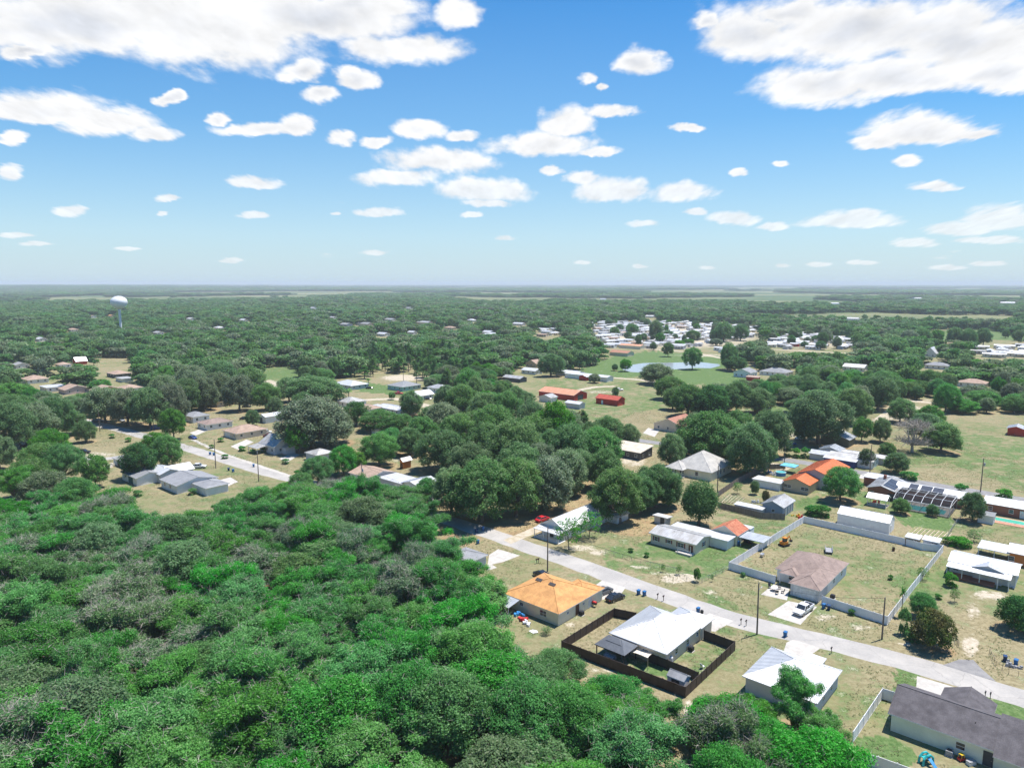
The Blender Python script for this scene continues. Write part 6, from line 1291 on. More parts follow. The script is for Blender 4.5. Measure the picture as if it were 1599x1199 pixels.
pa, pb, pc = P(1182,990), P(855,892), P(566,770)
wire((pa.x,pa.y,10.1),(pb.x,pb.y,10.3),1.4,'faint power wire along the road between the two tall poles'); wire((pb.x,pb.y,10.3),(pc.x,pc.y,9.4),2.0,'faint power wire sagging in front of the great oaks'); pd = P(1377,998); wire((pa.x,pa.y,10.1),(pd.x,pd.y,8.2),1.0,'faint power wire crossing to the vinyl fence pole')
# ------------------------------------------------------------------ water tower
pt = P(189.5, 524); s_ = 25.0/FPX*math.hypot(pt.y, pt.x*0); R0 = 25.0*pt.y/FPX/2
r = tag(empty('water_tower', (pt.x, pt.y, 0)), 'white water tower with a rounded tank above the left woods', 'water tower')
TW = mat('tower_white', (.74,.75,.76), .45, (.68,.69,.70), .1)
zt = CAM_H-(471.5-YH)*pt.y/FPX; prof = [(3.0,0),(1.9,2.5),(1.5,6),(1.45,zt-R0*1.1),(1.9,zt-R0*.9),(R0*.55,zt-R0*.66),(R0*.86,zt-R0*.36),(R0,zt),(R0*.90,zt+R0*.34),(R0*.62,zt+R0*.60),(R0*.30,zt+R0*.72),(.2,zt+R0*.755)]
def lathe(prof, n=28): return [[(q*math.cos(i*2*math.pi/n), q*math.sin(i*2*math.pi/n), z) for i in range(n)] for q, z in prof]
MB().loft(lathe(prof[:5])).build('pedestal', TW, r, smooth=True); MB().loft(lathe(prof[4:])).build('tank', TW, r, smooth=True)
d_ = MB(); a0 = math.radians(205)
vs = []
for j in range(5):
    for i in range(7):
        a = a0+(i-3)*.085; ph = (j-2)*.10; vs.append(((R0*math.cos(ph*1.1)+.06)*math.cos(a), (R0*math.cos(ph*1.1)+.06)*math.sin(a), zt+R0*.9*math.sin(ph)*.9-.2))
d_.add(vs, [(j*7+i, j*7+i+1, (j+1)*7+i+1, (j+1)*7+i) for j in range(4) for i in range(6) if (i, j) not in ((0,0),(5,0),(0,3),(1,3),(4,2))]); d_.build('painted_emblem', mat('emblem_navy', (.03,.05,.10), .5), r)
MB().tube([(R0*.5,0,zt+R0*.64),(R0*.5,0,zt+R0*.64+1.2)], .05, 5).tube([(-R0*.5,0,zt+R0*.62),(-R0*.5,0,zt+R0*.62+1.2)], .05, 5).tube([(R0*.5*math.cos(a*.5236),R0*.5*math.sin(a*.5236),zt+R0*.66+1.1) for a in range(13)], .05, 4).build('top_railing', TW, r)
# ------------------------------------------------------------------ mobile home park
KEEP = [[(410,572),(462,572),(470,590),(445,612),(440,640),(380,640),(380,625),(405,600)],[(505,588),(560,590),(600,592),(660,598),(695,622),(695,652),(570,655),(520,640),(505,610)],
 [(805,590),(880,583),(960,575),(1000,590),(1040,600),(1085,640),(1060,660),(1010,690),(930,665),(905,640),(850,610)],[(890,582),(930,568),(955,555),(1010,548),(1130,555),(1165,565),(1160,592),(1060,600),(1000,592),(890,598)],
 [(925,505),(960,502),(1060,502),(1110,506),(1180,508),(1185,530),(1130,545),(1120,560),(960,550),(955,540),(930,530)],[(836,513),(872,515),(870,530),(838,530)],[(1200,527),(1260,520),(1330,530),(1335,550),(1195,550)],
 [(1430,519),(1490,513),(1545,515),(1600,527),(1640,534),(1560,531),(1450,529)],[(1520,540),(1640,536),(1640,562),(1520,560)],[(1475,668),(1700,690),(1700,800),(1380,740),(1480,720)],
 [(1370,640),(1400,625),(1470,618),(1475,640),(1540,655),(1600,660),(1600,672),(1480,668),(1400,660),(1330,668)],[(145,556),(205,558),(200,592),(150,590)],[(1150,632),(1240,632),(1240,656),(1150,660)],[(590,580),(655,584),(655,594),(590,592)],
 [(400,640),(440,640),(450,700),(390,700)]]
KEEP_NP = [np.array(k, float) for k in KEEP]
OAKS_W = 1.0
def in_keep(xs, ys):
    xs = np.asarray(xs, float); ys = np.asarray(ys, float); r_ = np.zeros(xs.shape, bool)
    for k in KEEP: r_ |= seg_poly(xs, ys, k)
    return r_
HOMES = {}
def park_home(x, y, ang, key):
    wl, rf, ln, wd = key
    if key not in HOMES:
        a = wall_mesh(-ln/2, ln/2, -wd/2, wd/2, 3.0, 'gable', 'x', .2, .2); b = roof_mesh(-ln/2-.2, ln/2+.2, -wd/2-.2, wd/2+.2, 3.0, 'gable', 'x', .2)
        mb = MB(); mb.cur = 0; mb.add(a.v, a.f); mb.cur = 1; mb.add(b.v, b.f)
        mb.cur = 2
        for i in range(4): xx = (i-1.5)*ln/4.2; mb.box(xx-.6, xx+.6, -wd/2-.03, -wd/2+.02, 1.2, 2.3); mb.box(ln/2-.02, ln/2+.03, -.5, .5, 1.2, 2.3)
        mb.cur = 1; mb.box(-ln*.2, ln*.32, -wd/2-2.6, -wd/2-.25, 2.5, 2.62)
        mb.cur = 0
        for xx in (-ln*.19, 0, ln*.31): mb.box(xx-.06, xx+.06, -wd/2-2.5, -wd/2-2.38, 0, 2.5)
        HOMES[key] = mb.mesh('mobile_home', [wl, rf, GLASS])
    o = ob('mobile_home', HOMES[key], None, (x, y, 0), ang); return o
rnd = random.Random(11)
PARKS = [([(925,506),(960,503),(1060,503),(1110,507),(1180,510),(1183,528),(1130,540),(1100,545),(1000,545),(955,545),(930,530)], 'in the park beyond the pond'),
 ([(1200,528),(1260,522),(1330,531),(1333,546),(1200,546)], 'in the right hand rows of the park'), ([(1115,542),(1190,548),(1190,556),(1120,552)], 'at the lane end of the park'),
 ([(1525,545),(1600,541),(1640,545),(1640,558),(1520,558)], 'at the right edge beyond the golf green'), ([(836,515),(872,516),(870,528),(838,528)], 'in the clearing left of the park'), ([(748,516),(800,516),(800,526),(748,526)], 'in the woods well left of the park'), ([(876,503),(925,503),(925,512),(876,512)], 'in the far gap left of the park')]
HK = [(W_WHITE,R_WHITE,14,5.2,'white roofed'),(W_CREAM,R_WHITE,18,8,'cream walled white roofed'),(W_GREY,R_OLDW,13,5,'grey walled'),(W_RED,R_WHITE,9,6,'red walled'),(W_BLUE,R_WHITE,14,5.2,'blue walled'),(W_BEIGE,R_TAN,14,7,'tan roofed'),(W_WHITE,R_GREY,13,6,'grey roofed')]
ax, ay = axes(R_(-38))
for poly, where in PARKS:
    q = [P(*p) for p in poly]; us = [p.dot(ax) for p in q]; vs = [p.dot(ay) for p in q]
    du, dv = (20, 11) if 'rows' in where or 'edge' in where else (27, 14)
    u = min(us)
    while u < max(us):
        v = min(vs)
        while v < max(vs):
            p = ax*(u+rnd.uniform(-6,6))+ay*(v+rnd.uniform(-3,3)); px, py = project(p.x, p.y, 0.0)
            if seg_poly(np.array([float(px)]), np.array([float(py)]), poly)[0] and rnd.random() < .84:
                k = rnd.choices(HK, (9,5,3,.5,1,1.2,3))[0]
                o = park_home(p.x, p.y, R_(-38)+(0 if rnd.random() < .5 else math.pi/2)+rnd.uniform(-.12,.12), k[:4])
                tag(o, '%s mobile home %s' % (k[4], where), 'mobile home', 'mobile homes '+where)
            v += dv
        u += du
house('house', 'salmon roofed long hall at the left of the park', 'house', None, (1000,541), None, L=26, W=12, h=3, roof='gable', axis='x', pitch=.2, wall=W_CREAM, rf=roofm('salmon', (.62,.32,.20)), wins=None)
house('house', 'brown roofed hall beside the sandy yard above the pond', 'house', None, (980,552), None, L=20, W=12, h=3, roof='gable', axis='x', pitch=.3, wall=W_BEIGE, rf=roofm('brick_brown', (.40,.20,.13)), wins=None)

for (b, L_, W_, wl, rf, rt, lab) in [((24,571),12,10,W_WHITE,R_OLDW,'gable','pale roofed house above the tan hip roof at far left'),((92,570),10,9,W_WHITE,R_TAN,'hip','little tan roof left of the white gabled cottage'),((300,652),11,9,W_WHITE,R_GREY,'hip','grey hip roof between street oaks and tan house'),
    ((338,628),12,10,W_BEIGE,R_BROWN,'hip','brown hip roof behind the mossy oaks'),((470,648),11,9,W_WHITE,R_WHITE,'gable','small white gable right of the white metal barn'),((575,640),12,9,W_WHITE,R_TAN,'hip','tan hip roof left of the long white roofed house'),((690,608),14,10,W_WHITE,R_OLDW,'hip','pale hip roof at the end of the sandy yard'),((600,522),16,10,W_WHITE,R_WHITE,'gable','white gable below the pale building in far trees'),
    ((705,512),16,10,W_BEIGE,R_TAN,'hip','tan hip roof in the far trees left of the park'),((815,506),20,10,W_WHITE,R_WHITE,'gable','white roof in far trees well left of the park'),((520,496),14,10,W_WHITE,R_OLDW,'gable','faint pale gable left of the blue grey house'),((340,512),14,10,W_WHITE,R_WHITE,'hip','white hip roof in woods right of the tower'),((245,520),14,10,W_WHITE,R_OLDW,'gable','pale gable in woods below right of the tower'),((60,530),16,10,W_WHITE,R_WHITE,'gable','white gable in the woods at far left'),((110,515),14,10,W_WHITE,R_TAN,'hip','tan hip roof in woods left below the tower'),
    ((1020,494),18,10,W_WHITE,R_WHITE,'gable','white roof right behind the mobile home park'),((1340,498),20,12,W_WHITE,R_OLDW,'gable','pale shed roof in the pine belt on the right'),((1480,572),16,12,W_WHITE,R_GREY,'hip','grey hip roof below the golf green trees'),((1350,575),16,12,W_WHITE,R_OLDW,'gable','pale gable half hidden in the right woods'),((1540,600),16,12,W_WHITE,R_TAN,'hip','tan roof deep in the right hand woods')]:
    house('house', lab, 'house', None, b, None, L=L_, W=W_, h=2.8, roof=rt, pitch=.35, wall=wl, rf=rf)
# ------------------------------------------------------------------ trees
make_protos()
trng = random.Random(7)
WOODP = [(-150,795),(0,782),(60,774),(150,770),(215,780),(300,783),(340,778),(390,764),(430,752),(500,746),(560,748),(620,756),(662,778),(688,818),(702,856),(708,882),(745,900),(774,916),(786,948),(806,984),(836,1004),(872,1014),(930,1044),(990,1072),(1046,1100),(1064,1130),(1084,1185),(1080,1400),(-300,1400)]
WOODR = [(1112,1112),(1150,1096),(1195,1105),(1262,1118),(1300,1150),(1322,1200),(1340,1400),(1080,1400),(1096,1180)]
GAPS = [(668,1120,34,42),(300,1150,26,22),(700,1010,24,22),(560,1000,14,12),(240,1010,18,10),(20,1120,10,10)]
cand = []
for i in range(-60, 60):
    for j in range(0, 60):
        x = i*8.3+(j % 2)*4.1+trng.uniform(-2.8, 2.8); y = 62+j*7.4+trng.uniform(-2.5, 2.5)
        cand.append((x, y))
for x, y in cand:
    ht = trng.uniform(7.2, 13.0); px, py = project(x, y, ht*.85); px, py = float(px), float(py)
    a = seg_poly(np.array([px]), np.array([py]), WOODP)[0]; b = seg_poly(np.array([px]), np.array([py]), WOODR)[0]
    if not (a or b) or px < -60 or py > 1330: continue
    if any(((px-gx)/gw)**2+((py-gy)/gh)**2 < 1 for gx, gy, gw, gh in GAPS): continue
    if trng.random() < .06: continue
    mossy = ((px-480)/170)**2+((py-880)/90)**2 < 1 or ((px-250)/110)**2+((py-960)/90)**2 < 1
    kind = 'woodmoss' if trng.random() < (.42 if mossy else .09) else ('oak' if trng.random() < .08 else ('bright' if trng.random() < (.70 if px > 640 and py > 880 else .06) else 'wood'))
    wd = trng.uniform(11.0, 17.0)*(1 if a else .82)
    near = 'nearest the camera' if py > 1050 else ('in the middle of the wood' if py > 870 else 'towards the far edge of the wood')
    if b: lab, grp = 'bright green oak in the clump before the lower white hip roof', 'oaks before the lower white hip roof'
    elif kind == 'woodmoss': lab, grp = 'grey mossy oak with bare twigs %s' % near, 'grey mossy oaks of the big wood '+near
    elif kind == 'oak': lab, grp = 'dull dark oak among brighter ones %s' % near, 'dull oaks of the big wood '+near
    elif kind == 'bright': lab, grp = 'rounded dense green oak standing %s' % near, 'rounded oaks of the big wood '+near
    else: lab, grp = 'bright green oak of the closed canopy %s' % near, 'bright oaks of the big wood '+near
    tree(kind, x, y, wd*(1.08 if kind == 'bright' else 1), ht, lab, group=grp, rng=trng, litter=.55, name='oak_tree', cat='tree')
T = [  # centre x, foot y, width, top y, kind, label
 (22,705,72,628,'oak','broad oak at the far left edge above the black pickup'),(58,692,74,628,'moss','dusky oak behind the black pickup at left'),(92,684,58,620,'oak','oak left of the one with the bare trunk on the lawn'),(116,678,44,640,'oak','oak with a clear trunk standing on the dry lawn'),(68,752,74,690,'oak','broad oak below the black pickup, left of the derelict yard'),(102,752,62,692,'bright','bright oak touching the derelict yard'),(28,790,70,728,'wood','oak at the left edge where the big wood starts'),(150,762,44,708,'lime','bushy green tree against the low white building'),(75,795,80,735,'moss','grey green oak behind the wood below the lawn'),(120,800,70,745,'bright','oak between low white building and the big wood'),
 (165,660,62,603,'moss','first mossy street oak, behind the pole'),(200,664,62,606,'moss','second mossy street oak from the bend'),(235,668,64,603,'oak','broad street oak over the shaded blue car'),(270,665,52,598,'moss','mossy oak at the upper end of the street row'),(272,686,40,637,'lime','light green tree in front of the tan roofed house'),(218,748,58,690,'dark','dark round tree beside the grey barn'),(262,730,54,678,'oak','oak above the broad light grey roof'),(244,708,40,674,'lime','light green tree behind the dark round one'),
 (374,642,50,585,'moss','mossy oak with trunk left of the grove lane'),(415,640,44,597,'oak','dark oak with trunk beside the grove lane'),(340,632,52,580,'moss','mossy oak above the beige hip roofed house'),(306,628,54,578,'moss','mossy oak at the left of the grove'),(452,628,40,588,'oak','oak on the edge of the grove lane'),(490,634,92,586,'oak','wide oak crown left of the white ranch house'),(488,700,112,620,'moss','huge grey mossy oak behind the old cottage'),(520,692,70,640,'moss','mossy oak joined to the right of the huge one'),(468,708,40,655,'lime','green tree right against the old grey cottage'),(556,664,46,626,'dark','dark tree behind the huge mossy oak'),(592,672,72,640,'oak','oak screen before the long white roofed house'),(626,678,50,646,'oak','oak right of the barrel shaped shed'),(592,728,62,674,'bright','bright oak above the brown bungalow'),(497,756,52,712,'bright','open oak in front of the pyramid roof'),(537,742,52,696,'bright','oak with leaning trunk on the lawn by the bungalow'),(640,650,40,610,'oak','oak right of the white gabled house'),(700,648,50,600,'oak','oak at the end of the sandy yard'),
 (640,712,44,668,'oak','oak behind the tiny orange shed'),(660,700,56,650,'oak','oak above the tiny orange shed'),(690,684,62,628,'moss','dusky oak high on the left of the great oaks'),(722,655,62,600,'oak','oak right of the sandy yard'),(745,692,74,640,'oak','great oak behind the centre, left upper'),(692,735,84,670,'oak','great oak right of the white roofs'),(704,806,76,728,'oak','great oak left of the bins with trunk in shade'),(752,814,108,716,'oak','largest dark oak over the pair of bins'),(806,806,90,716,'oak','great oak right of the bins over the litter'),(800,748,92,655,'oak','great oak in the middle of the dark group'),(850,796,84,712,'moss','grey oak over the shade beside the red car'),(880,772,74,700,'moss','grey green oak behind the red car'),(866,712,64,625,'lime','bright tree above the dark group near the orange barn'),(892,742,80,660,'oak','dark oak right of the dark group'),(932,738,82,668,'oak','broad dark oak behind the sandy flat roof'),(945,765,60,700,'oak','oak behind the white gabled house'),(840,716,80,648,'oak','oak crown at the top of the dark group'),(770,700,70,630,'oak','oak crown at the upper left of the dark group'),(735,760,70,690,'oak','oak crown left of the largest dark oak'),
 (968,816,86,728,'oak','dense dark oak above the tiny shed'),(1024,792,76,725,'oak','dark oak left of the clipped round tree'),(1091,821,58,747,'round','clipped round dense tree on a short trunk'),(888,858,46,806,'thin','small oak in front of the white gabled house'),(920,840,44,796,'thin','small oak beside the satellite dish'),(1046,730,46,677,'oak','round oak left of the cream house'),(980,700,34,660,'oak','small drooping tree by the sandy flat roof'),(948,698,60,650,'oak','oak behind the brown cypress'),
 (1108,718,104,642,'oak','big spreading oak behind the cream house'),(1165,742,82,660,'oak','tall oak right of the cream house'),(1205,712,60,640,'oak','oak beside the church yard drive'),(1150,700,60,640,'oak','oak between two big ones behind the cream house'),(1230,713,14,698,'bush','left of three clipped round shrubs by the yard'),(1243,714,14,699,'bush','middle of three clipped round shrubs by the yard'),(1257,715,14,698,'bush','right of three clipped round shrubs by the yard'),(1278,693,98,612,'oak','giant spreading oak with a thick trunk left of the olive barn'),(1345,690,34,650,'lime','light green tree right of the olive barn'),(1374,690,32,652,'oak','small oak between olive barn and dead tree'),(1352,730,23,700,'dark','round clipped dark tree before the patched trailer house'),(1398,738,40,706,'oak','small wide tree by the upper road'),(1312,782,60,727,'bright','dense bright tree between orange roof and solar house'),
 (1424,706,56,658,'dead','pale dead tree with bare branches beside the field'),(1442,690,52,645,'oak','oak behind the pale dead tree'),(1468,706,58,660,'oak','oak at the corner of the far field'),(1450,668,40,632,'lime','slim green tree above the dead one'),(1405,660,44,622,'oak','oak at the turn of the dirt lane'),(1330,662,60,606,'oak','oak left of the dirt lane'),(1370,640,60,585,'oak','rounded oak behind the dirt lane'),(1518,814,42,768,'dark','dark bushy tree beside the green pool shed'),(1407,802,30,778,'oak','small round tree before the pool cage'),(1456,806,18,787,'oak','little tree at the pool cage corner'),(1283,806,30,789,'bush','broad green shrub left of the long white shed'),(1268,804,24,790,'bush','green shrub beside the workshop clutter'),(1420,748,26,736,'bush','round shrub on the upper road verge'),(1500,772,20,755,'bush','pale shrub beside the solar house'),(1568,778,24,764,'bush','round shrub above the white roof by the upper road'),(1497,852,34,838,'bush','leafy shrubs by the pen corner'),(1484,850,22,838,'bush','leafy shrub against the vinyl fence corner'),(1520,846,24,826,'thin','sparse shrub on the dry lawn beside the solar lawn'),
 (1457,1012,64,952,'rust','reddish green round tree by the stake fence'),(1590,984,66,930,'rust','dark reddish round tree at the right edge'),(1440,965,44,925,'bright','leafy green tree against the vinyl fence'),(1412,990,18,950,'bush','green shrub at the vinyl fence corner'),(1484,915,20,894,'bush','clipped dark shrub before the mobile home porch'),(1407,962,16,915,'palm','tall thin palm beside the vinyl fence'),(1440,905,20,885,'thin','leafless little tree left of the mobile home'),(1490,940,18,918,'thin','thin sapling on the dirt yard'),(1425,1000,26,985,'bush','low green shrub under the reddish tree'),
 (1060,897,10,880,'thin','thin sapling at the fence by the road'),(1088,908,12,886,'lime','small green sapling beside the sandy patch'),(1035,893,8,880,'thin','tiny sapling on the front lawn fence'),(1112,908,6,896,'thin','tiny sapling near the vinyl fence'),(1151,771,18,752,'thin','sparse tree in the kitchen garden'),(1179,772,15,750,'oak','small bushy tree in the kitchen garden'),(1195,785,12,765,'rust','small reddish tree beside the workshop'),(1075,712,24,690,'bush','shrub behind the cream house'),(853,990,20,978,'thin','small sparse shrub near the orange house'),(1238,1150,95,1046,'wood','bright oak rising in front of the lower white hip roof'),(1020,748,24,736,'bush','yellow green shrub by the dark group'),(1000,752,26,738,'lime','yellowish low tree by the dark group'),
 (911,668,16,637,'cypress0','green cypress pair mate standing right of the brown one'),(904,668,12,640,'cypress1','brown dying cypress in the pasture'),(961,620,12,604,'dark','small dark tree beside the white truck in the pasture'),(981,688,12,664,'palm','palm beside the sandy flat roof'),(545,625,16,606,'palm','palm before the dark garage'),(520,610,16,592,'palm','palm before the white ranch house'),(575,602,14,590,'palm','palm beside the grey green house'),(612,624,12,612,'lime','small tree before the grey green house'),(628,502,12,486,'palm','brown headed palm among the far roofs'),
 (1043,557,19,534,'lime','single green tree on the sandy yard above the pond'),(1081,577,30,541,'lime','pair of pale green trees on the pond shore'),(1026,600,58,567,'moss','big round bush like tree before the pond'),(1046,624,52,588,'oak','oak below the round one by the pond'),(976,580,20,560,'lime','light green tree at the left end of the pond'),(960,579,12,568,'dark','small dark tree left of the pond'),(1136,577,30,534,'oak','tall oak at the right end of the pond'),(1148,580,40,556,'dark','dark oak right of the pond'),(1190,572,42,540,'moss','mossy oak right of the pond shore'),(1024,532,27,499,'oak','tall oak in the middle of the mobile homes'),(980,530,13,518,'dark','small dark round tree left among mobile homes'),(1005,533,14,520,'dark','small dark round tree among mobile homes'),(1020,547,12,534,'oak','small oak at the front of the mobile homes'),(1082,531,26,515,'oak','wide oak at the right of the mobile homes'),(1130,534,32,503,'oak','tall oak right of the mobile homes'),(1156,532,28,506,'oak','oak second right of the mobile homes'),(968,516,14,506,'dark','dark tree at the back of the mobile homes'),(985,518,16,505,'oak','oak at the back of the mobile homes'),(1054,530,11,521,'dark','little dark tree amid mobile homes'),(929,598,20,583,'moss','scrubby grey tree left of the pond bank'),(860,588,42,552,'oak','rounded big oak at the end of the woods'),(1240,530,22,510,'oak','oak in the right hand park rows'),(1288,538,24,512,'moss','mossy oak in the right hand park rows')]
T += [(1012,1150,110,1086,'wood','loose oak nearest the lower corner of the brown fence'),(1112,1160,92,1092,'bright','rounded oak left of the oak before the lower white roof'),(1165,1165,100,1088,'wood','loose oak under the left corner of the lower white roof'),(1280,1185,90,1112,'wood','loose oak beside the bottom vinyl fence'),(1195,1215,110,1130,'bright','big round oak at the bottom edge below the white hip roof'),(960,1120,100,1058,'bright','rounded oak against the long side of the brown fence'),(868,1075,95,1018,'bright','rounded oak at the left corner of the brown fence'),(722,930,80,872,'wood','loose oak overhanging the small gray hip roof'),(690,905,70,846,'wood','loose oak left of the small gray hip roof')]
for cx_, yb, wp, yt, kind, lab in T:
    v = None
    if kind[-1] in '01': v = int(kind[-1]); kind = kind[:-1]
    tpx(cx_, yb, wp*(OAKS_W if kind in ('oak', 'moss', 'wood', 'dark', 'lime', 'bright') else 1), yt, kind, lab, rng=trng, v=v, cat='shrub' if kind == 'bush' else 'tree', litter=1.0 if kind in ('oak','moss','round','dark','wood','rust','bright') else .0)

MORE = [(8,668,60,616,'oak'),(40,662,56,618,'oak'),(80,655,54,618,'moss'),(112,652,50,618,'oak'),(142,650,46,620,'moss'),(135,690,34,655,'oak'),(0,735,60,680,'oak'),(80,722,60,668,'bright'),(50,775,70,715,'oak'),
 (180,640,56,606,'oak'),(255,640,60,586,'moss'),(290,645,54,590,'oak'),(320,640,50,588,'moss'),(300,616,60,570,'moss'),(345,610,60,562,'oak'),(390,618,54,572,'oak'),(430,650,30,620,'oak'),(395,665,26,640,'oak'),
 (500,665,60,620,'moss'),(610,710,50,668,'bright'),(560,735,30,705,'lime'),(470,768,44,738,'bright'),(668,790,50,745,'bright'),(676,670,50,632,'oak'),
 (715,705,70,645,'oak'),(760,735,80,660,'oak'),(815,770,80,690,'oak'),(840,760,70,690,'moss'),(860,735,60,670,'oak'),(905,760,60,700,'oak'),(920,720,60,660,'oak'),(890,700,60,640,'moss'),(825,690,60,625,'oak'),(790,670,60,610,'oak'),(755,668,60,612,'oak'),(1000,800,60,740,'oak'),(1045,790,40,750,'oak'),
 (1085,700,60,645,'oak'),(1130,725,60,668,'oak'),(1185,735,50,670,'oak'),(1195,690,40,640,'oak'),(1255,690,40,640,'oak'),(1385,720,30,690,'lime'),(1460,690,40,650,'oak'),(1075,650,60,600,'oak'),(1110,652,70,600,'dark'),(1150,645,60,596,'oak'),(1185,645,50,606,'oak'),(1050,640,40,605,'oak')]
for cx_, yb, wp, yt, kind in MORE:
    where = 'left of the white pickup street' if cx_ < 330 else ('around the old grey cottage and bungalow' if cx_ < 660 else ('in the dark group at the centre' if cx_ < 1060 else 'between the pasture and the upper road'))
    nm = {'oak': 'plain green', 'moss': 'grey mossy', 'dark': 'dark leafed', 'lime': 'light green', 'bright': 'bright green'}[kind]
    tpx(cx_, yb, wp*.95, yt, kind, '%s garden tree %s' % (nm, where), rng=trng, name='garden_tree', group='%s garden trees %s' % (nm, where))
for px, yb, wp, yt in ((232,735,12,727),(345,690,10,683),(352,716,10,709),(378,704,12,696),(412,706,10,699),(446,724,12,716),(465,742,10,734),(300,772,14,762),(215,775,14,765),(180,770,12,762),(330,700,8,694),(395,708,9,701),(480,735,12,727),(505,748,14,739),(200,690,10,683),(175,684,9,677),(1010,870,9,862),(985,862,8,855),(1160,900,8,893),(1390,905,8,897),(1330,960,10,951),(1465,935,10,927)): tpx(px, yb, wp, yt, 'bush', 'small green yard shrub on the open lots', group='small yard shrubs', rng=trng, cat='shrub', litter=0)
for px, yb, wp, yt, kind in ((1440,538,26,512,'oak'),(1463,536,22,514,'lime'),(1490,540,30,510,'oak'),(1512,541,26,513,'bright'),(1535,540,24,512,'oak'),(1420,542,30,515,'moss'),(1395,540,26,514,'oak'),(1570,528,14,514,'dark'),(1588,532,16,516,'oak')): tpx(px, yb, wp, yt, kind, 'tree of the row along the golf green', name='green_side_tree', group='trees along the golf green', rng=trng, litter=0)
for poly, where in PARKS[:2]:
    n_ = 0
    while n_ < (34 if poly is PARKS[0][0] else 16):
        px, py = trng.uniform(920, 1335), trng.uniform(504, 548)
        if not seg_poly(np.array([px]), np.array([py]), poly)[0]: continue
        p = P(px, py); n_ += 1; kind = trng.choice(('oak', 'dark', 'lime', 'moss'))
        tree(kind, p.x, p.y, trng.uniform(6, 15), trng.uniform(6, 15), '%s tree between the homes %s' % ({'oak': 'plain green', 'moss': 'grey', 'dark': 'dark', 'lime': 'light green'}[kind], where), name='park_tree', group='trees between the homes '+where, rng=trng, litter=0)
# the rest of the countryside: trees spread everywhere the photograph does not show open ground
def vnoise(x, y, seed=0):
    def h(i, j): n_ = np.sin(i*127.1+j*311.7+seed*74.7)*43758.5453; return n_-np.floor(n_)
    i, j = np.floor(x), np.floor(y); fx, fy = x-i, y-j; fx = fx*fx*(3-2*fx); fy = fy*fy*(3-2*fy)
    return (h(i,j)*(1-fx)+h(i+1,j)*fx)*(1-fy)+(h(i,j+1)*(1-fx)+h(i+1,j+1)*fx)*fy
def fbm(x, y, seed=0, o=4): return sum(vnoise(x*2**k, y*2**k, seed+k)*.5**(k+1) for k in range(o))/(1-.5**o)
nrng = np.random.default_rng(3)
def scatter(r0, r1, cell):
    n_ = int((r1+cell)*.80/cell); pts = []
    js = np.arange(int(r0*.72/cell), int(r1/cell)+1)
    for j in js:
        i = np.arange(-n_, n_+1); x = i*cell+(j % 2)*cell/2+nrng.uniform(-.34, .34, len(i))*cell; y = j*cell+nrng.uniform(-.34, .34, len(i))*cell
        r_ = np.hypot(x, y); k = (r_ >= r0) & (r_ < r1) & (np.abs(x) < .80*y+25); pts.append(np.stack([x[k], y[k]], 1))
    return np.concatenate(pts)
BOXES = []
for r_, L_, W_, h_, bx_ in HS.values():
    ca, sa = math.cos(r_.rotation_euler.z), math.sin(r_.rotation_euler.z); c8 = [(r_.location.x+a*ca-b*sa, r_.location.y+a*sa+b*ca, z) for a in (-L_/2, L_/2) for b in (0, W_) for z in (0, h_+1.5)]
    u_, v_ = project(*[np.array([q[i] for q in c8]) for i in range(3)]); BOXES.append((u_.min(), u_.max(), v_.min(), v_.max(), r_.location.x, r_.location.y))
pt = P(189.5, 524); BOXES.append((176, 202, 462, 525, pt.x, pt.y))
BOXES = np.array(BOXES)
def allowed(pts, ht, wd):
    ok = np.ones(len(pts), bool)
    ub, vb = project(pts[:, 0], pts[:, 1], 0*pts[:, 0]); ut, vt = project(pts[:, 0], pts[:, 1], ht); hw = wd/2*FPX/np.hypot(pts[:, 0], pts[:, 1])
    for fx, fz in ((0, .1), (0, .55), (0, .95), (-.8, .6), (.8, .6), (-.5, .9), (.5, .9)):
        ok &= ~in_keep(ub+(ut-ub)*fz+hw*fx, vb+(vt-vb)*fz)
    for b in BOXES:
        rx = (b[1]-b[0])*.5
        hit = (ub+hw*.8 > b[0]) & (ub-hw*.8 < b[1]) & (vt < b[3]-(b[3]-b[2])*.35) & (vb > b[2])
        ok &= ~(hit & (np.hypot(pts[:, 0], pts[:, 1]) < np.hypot(b[4], b[5])+12))
    ok &= (vb < 646)
    return ok
pts = scatter(300, 1300, 10.0); ht = 7.5+8.5*nrng.random(len(pts))**1.5; wd = 8+11*nrng.random(len(pts))**1.4
ok = allowed(pts, ht, wd)
pl = np.array(PLANTED)
for x, y, r_ in pl[pl[:, 1] > 250]: ok &= np.hypot(pts[:, 0]-x, pts[:, 1]-y) > r_*.8+3.0
ok &= ~((np.hypot(pts[:, 0], pts[:, 1]) > 800) & (nrng.random(len(pts)) < .25))
pts, ht, wd = pts[ok], ht[ok], wd[ok]; order = np.argsort(np.hypot(pts[:, 0], pts[:, 1])); pts, ht, wd = pts[order], ht[order], wd[order]
PINEZ = [(545,540),(655,530),(750,560),(720,592),(640,600),(560,592)]
u_, v_ = project(pts[:, 0], pts[:, 1], ht*.5); pz = seg_poly(u_, v_, PINEZ)
used = 0; npine = 0; left = np.ones(len(pts), bool)
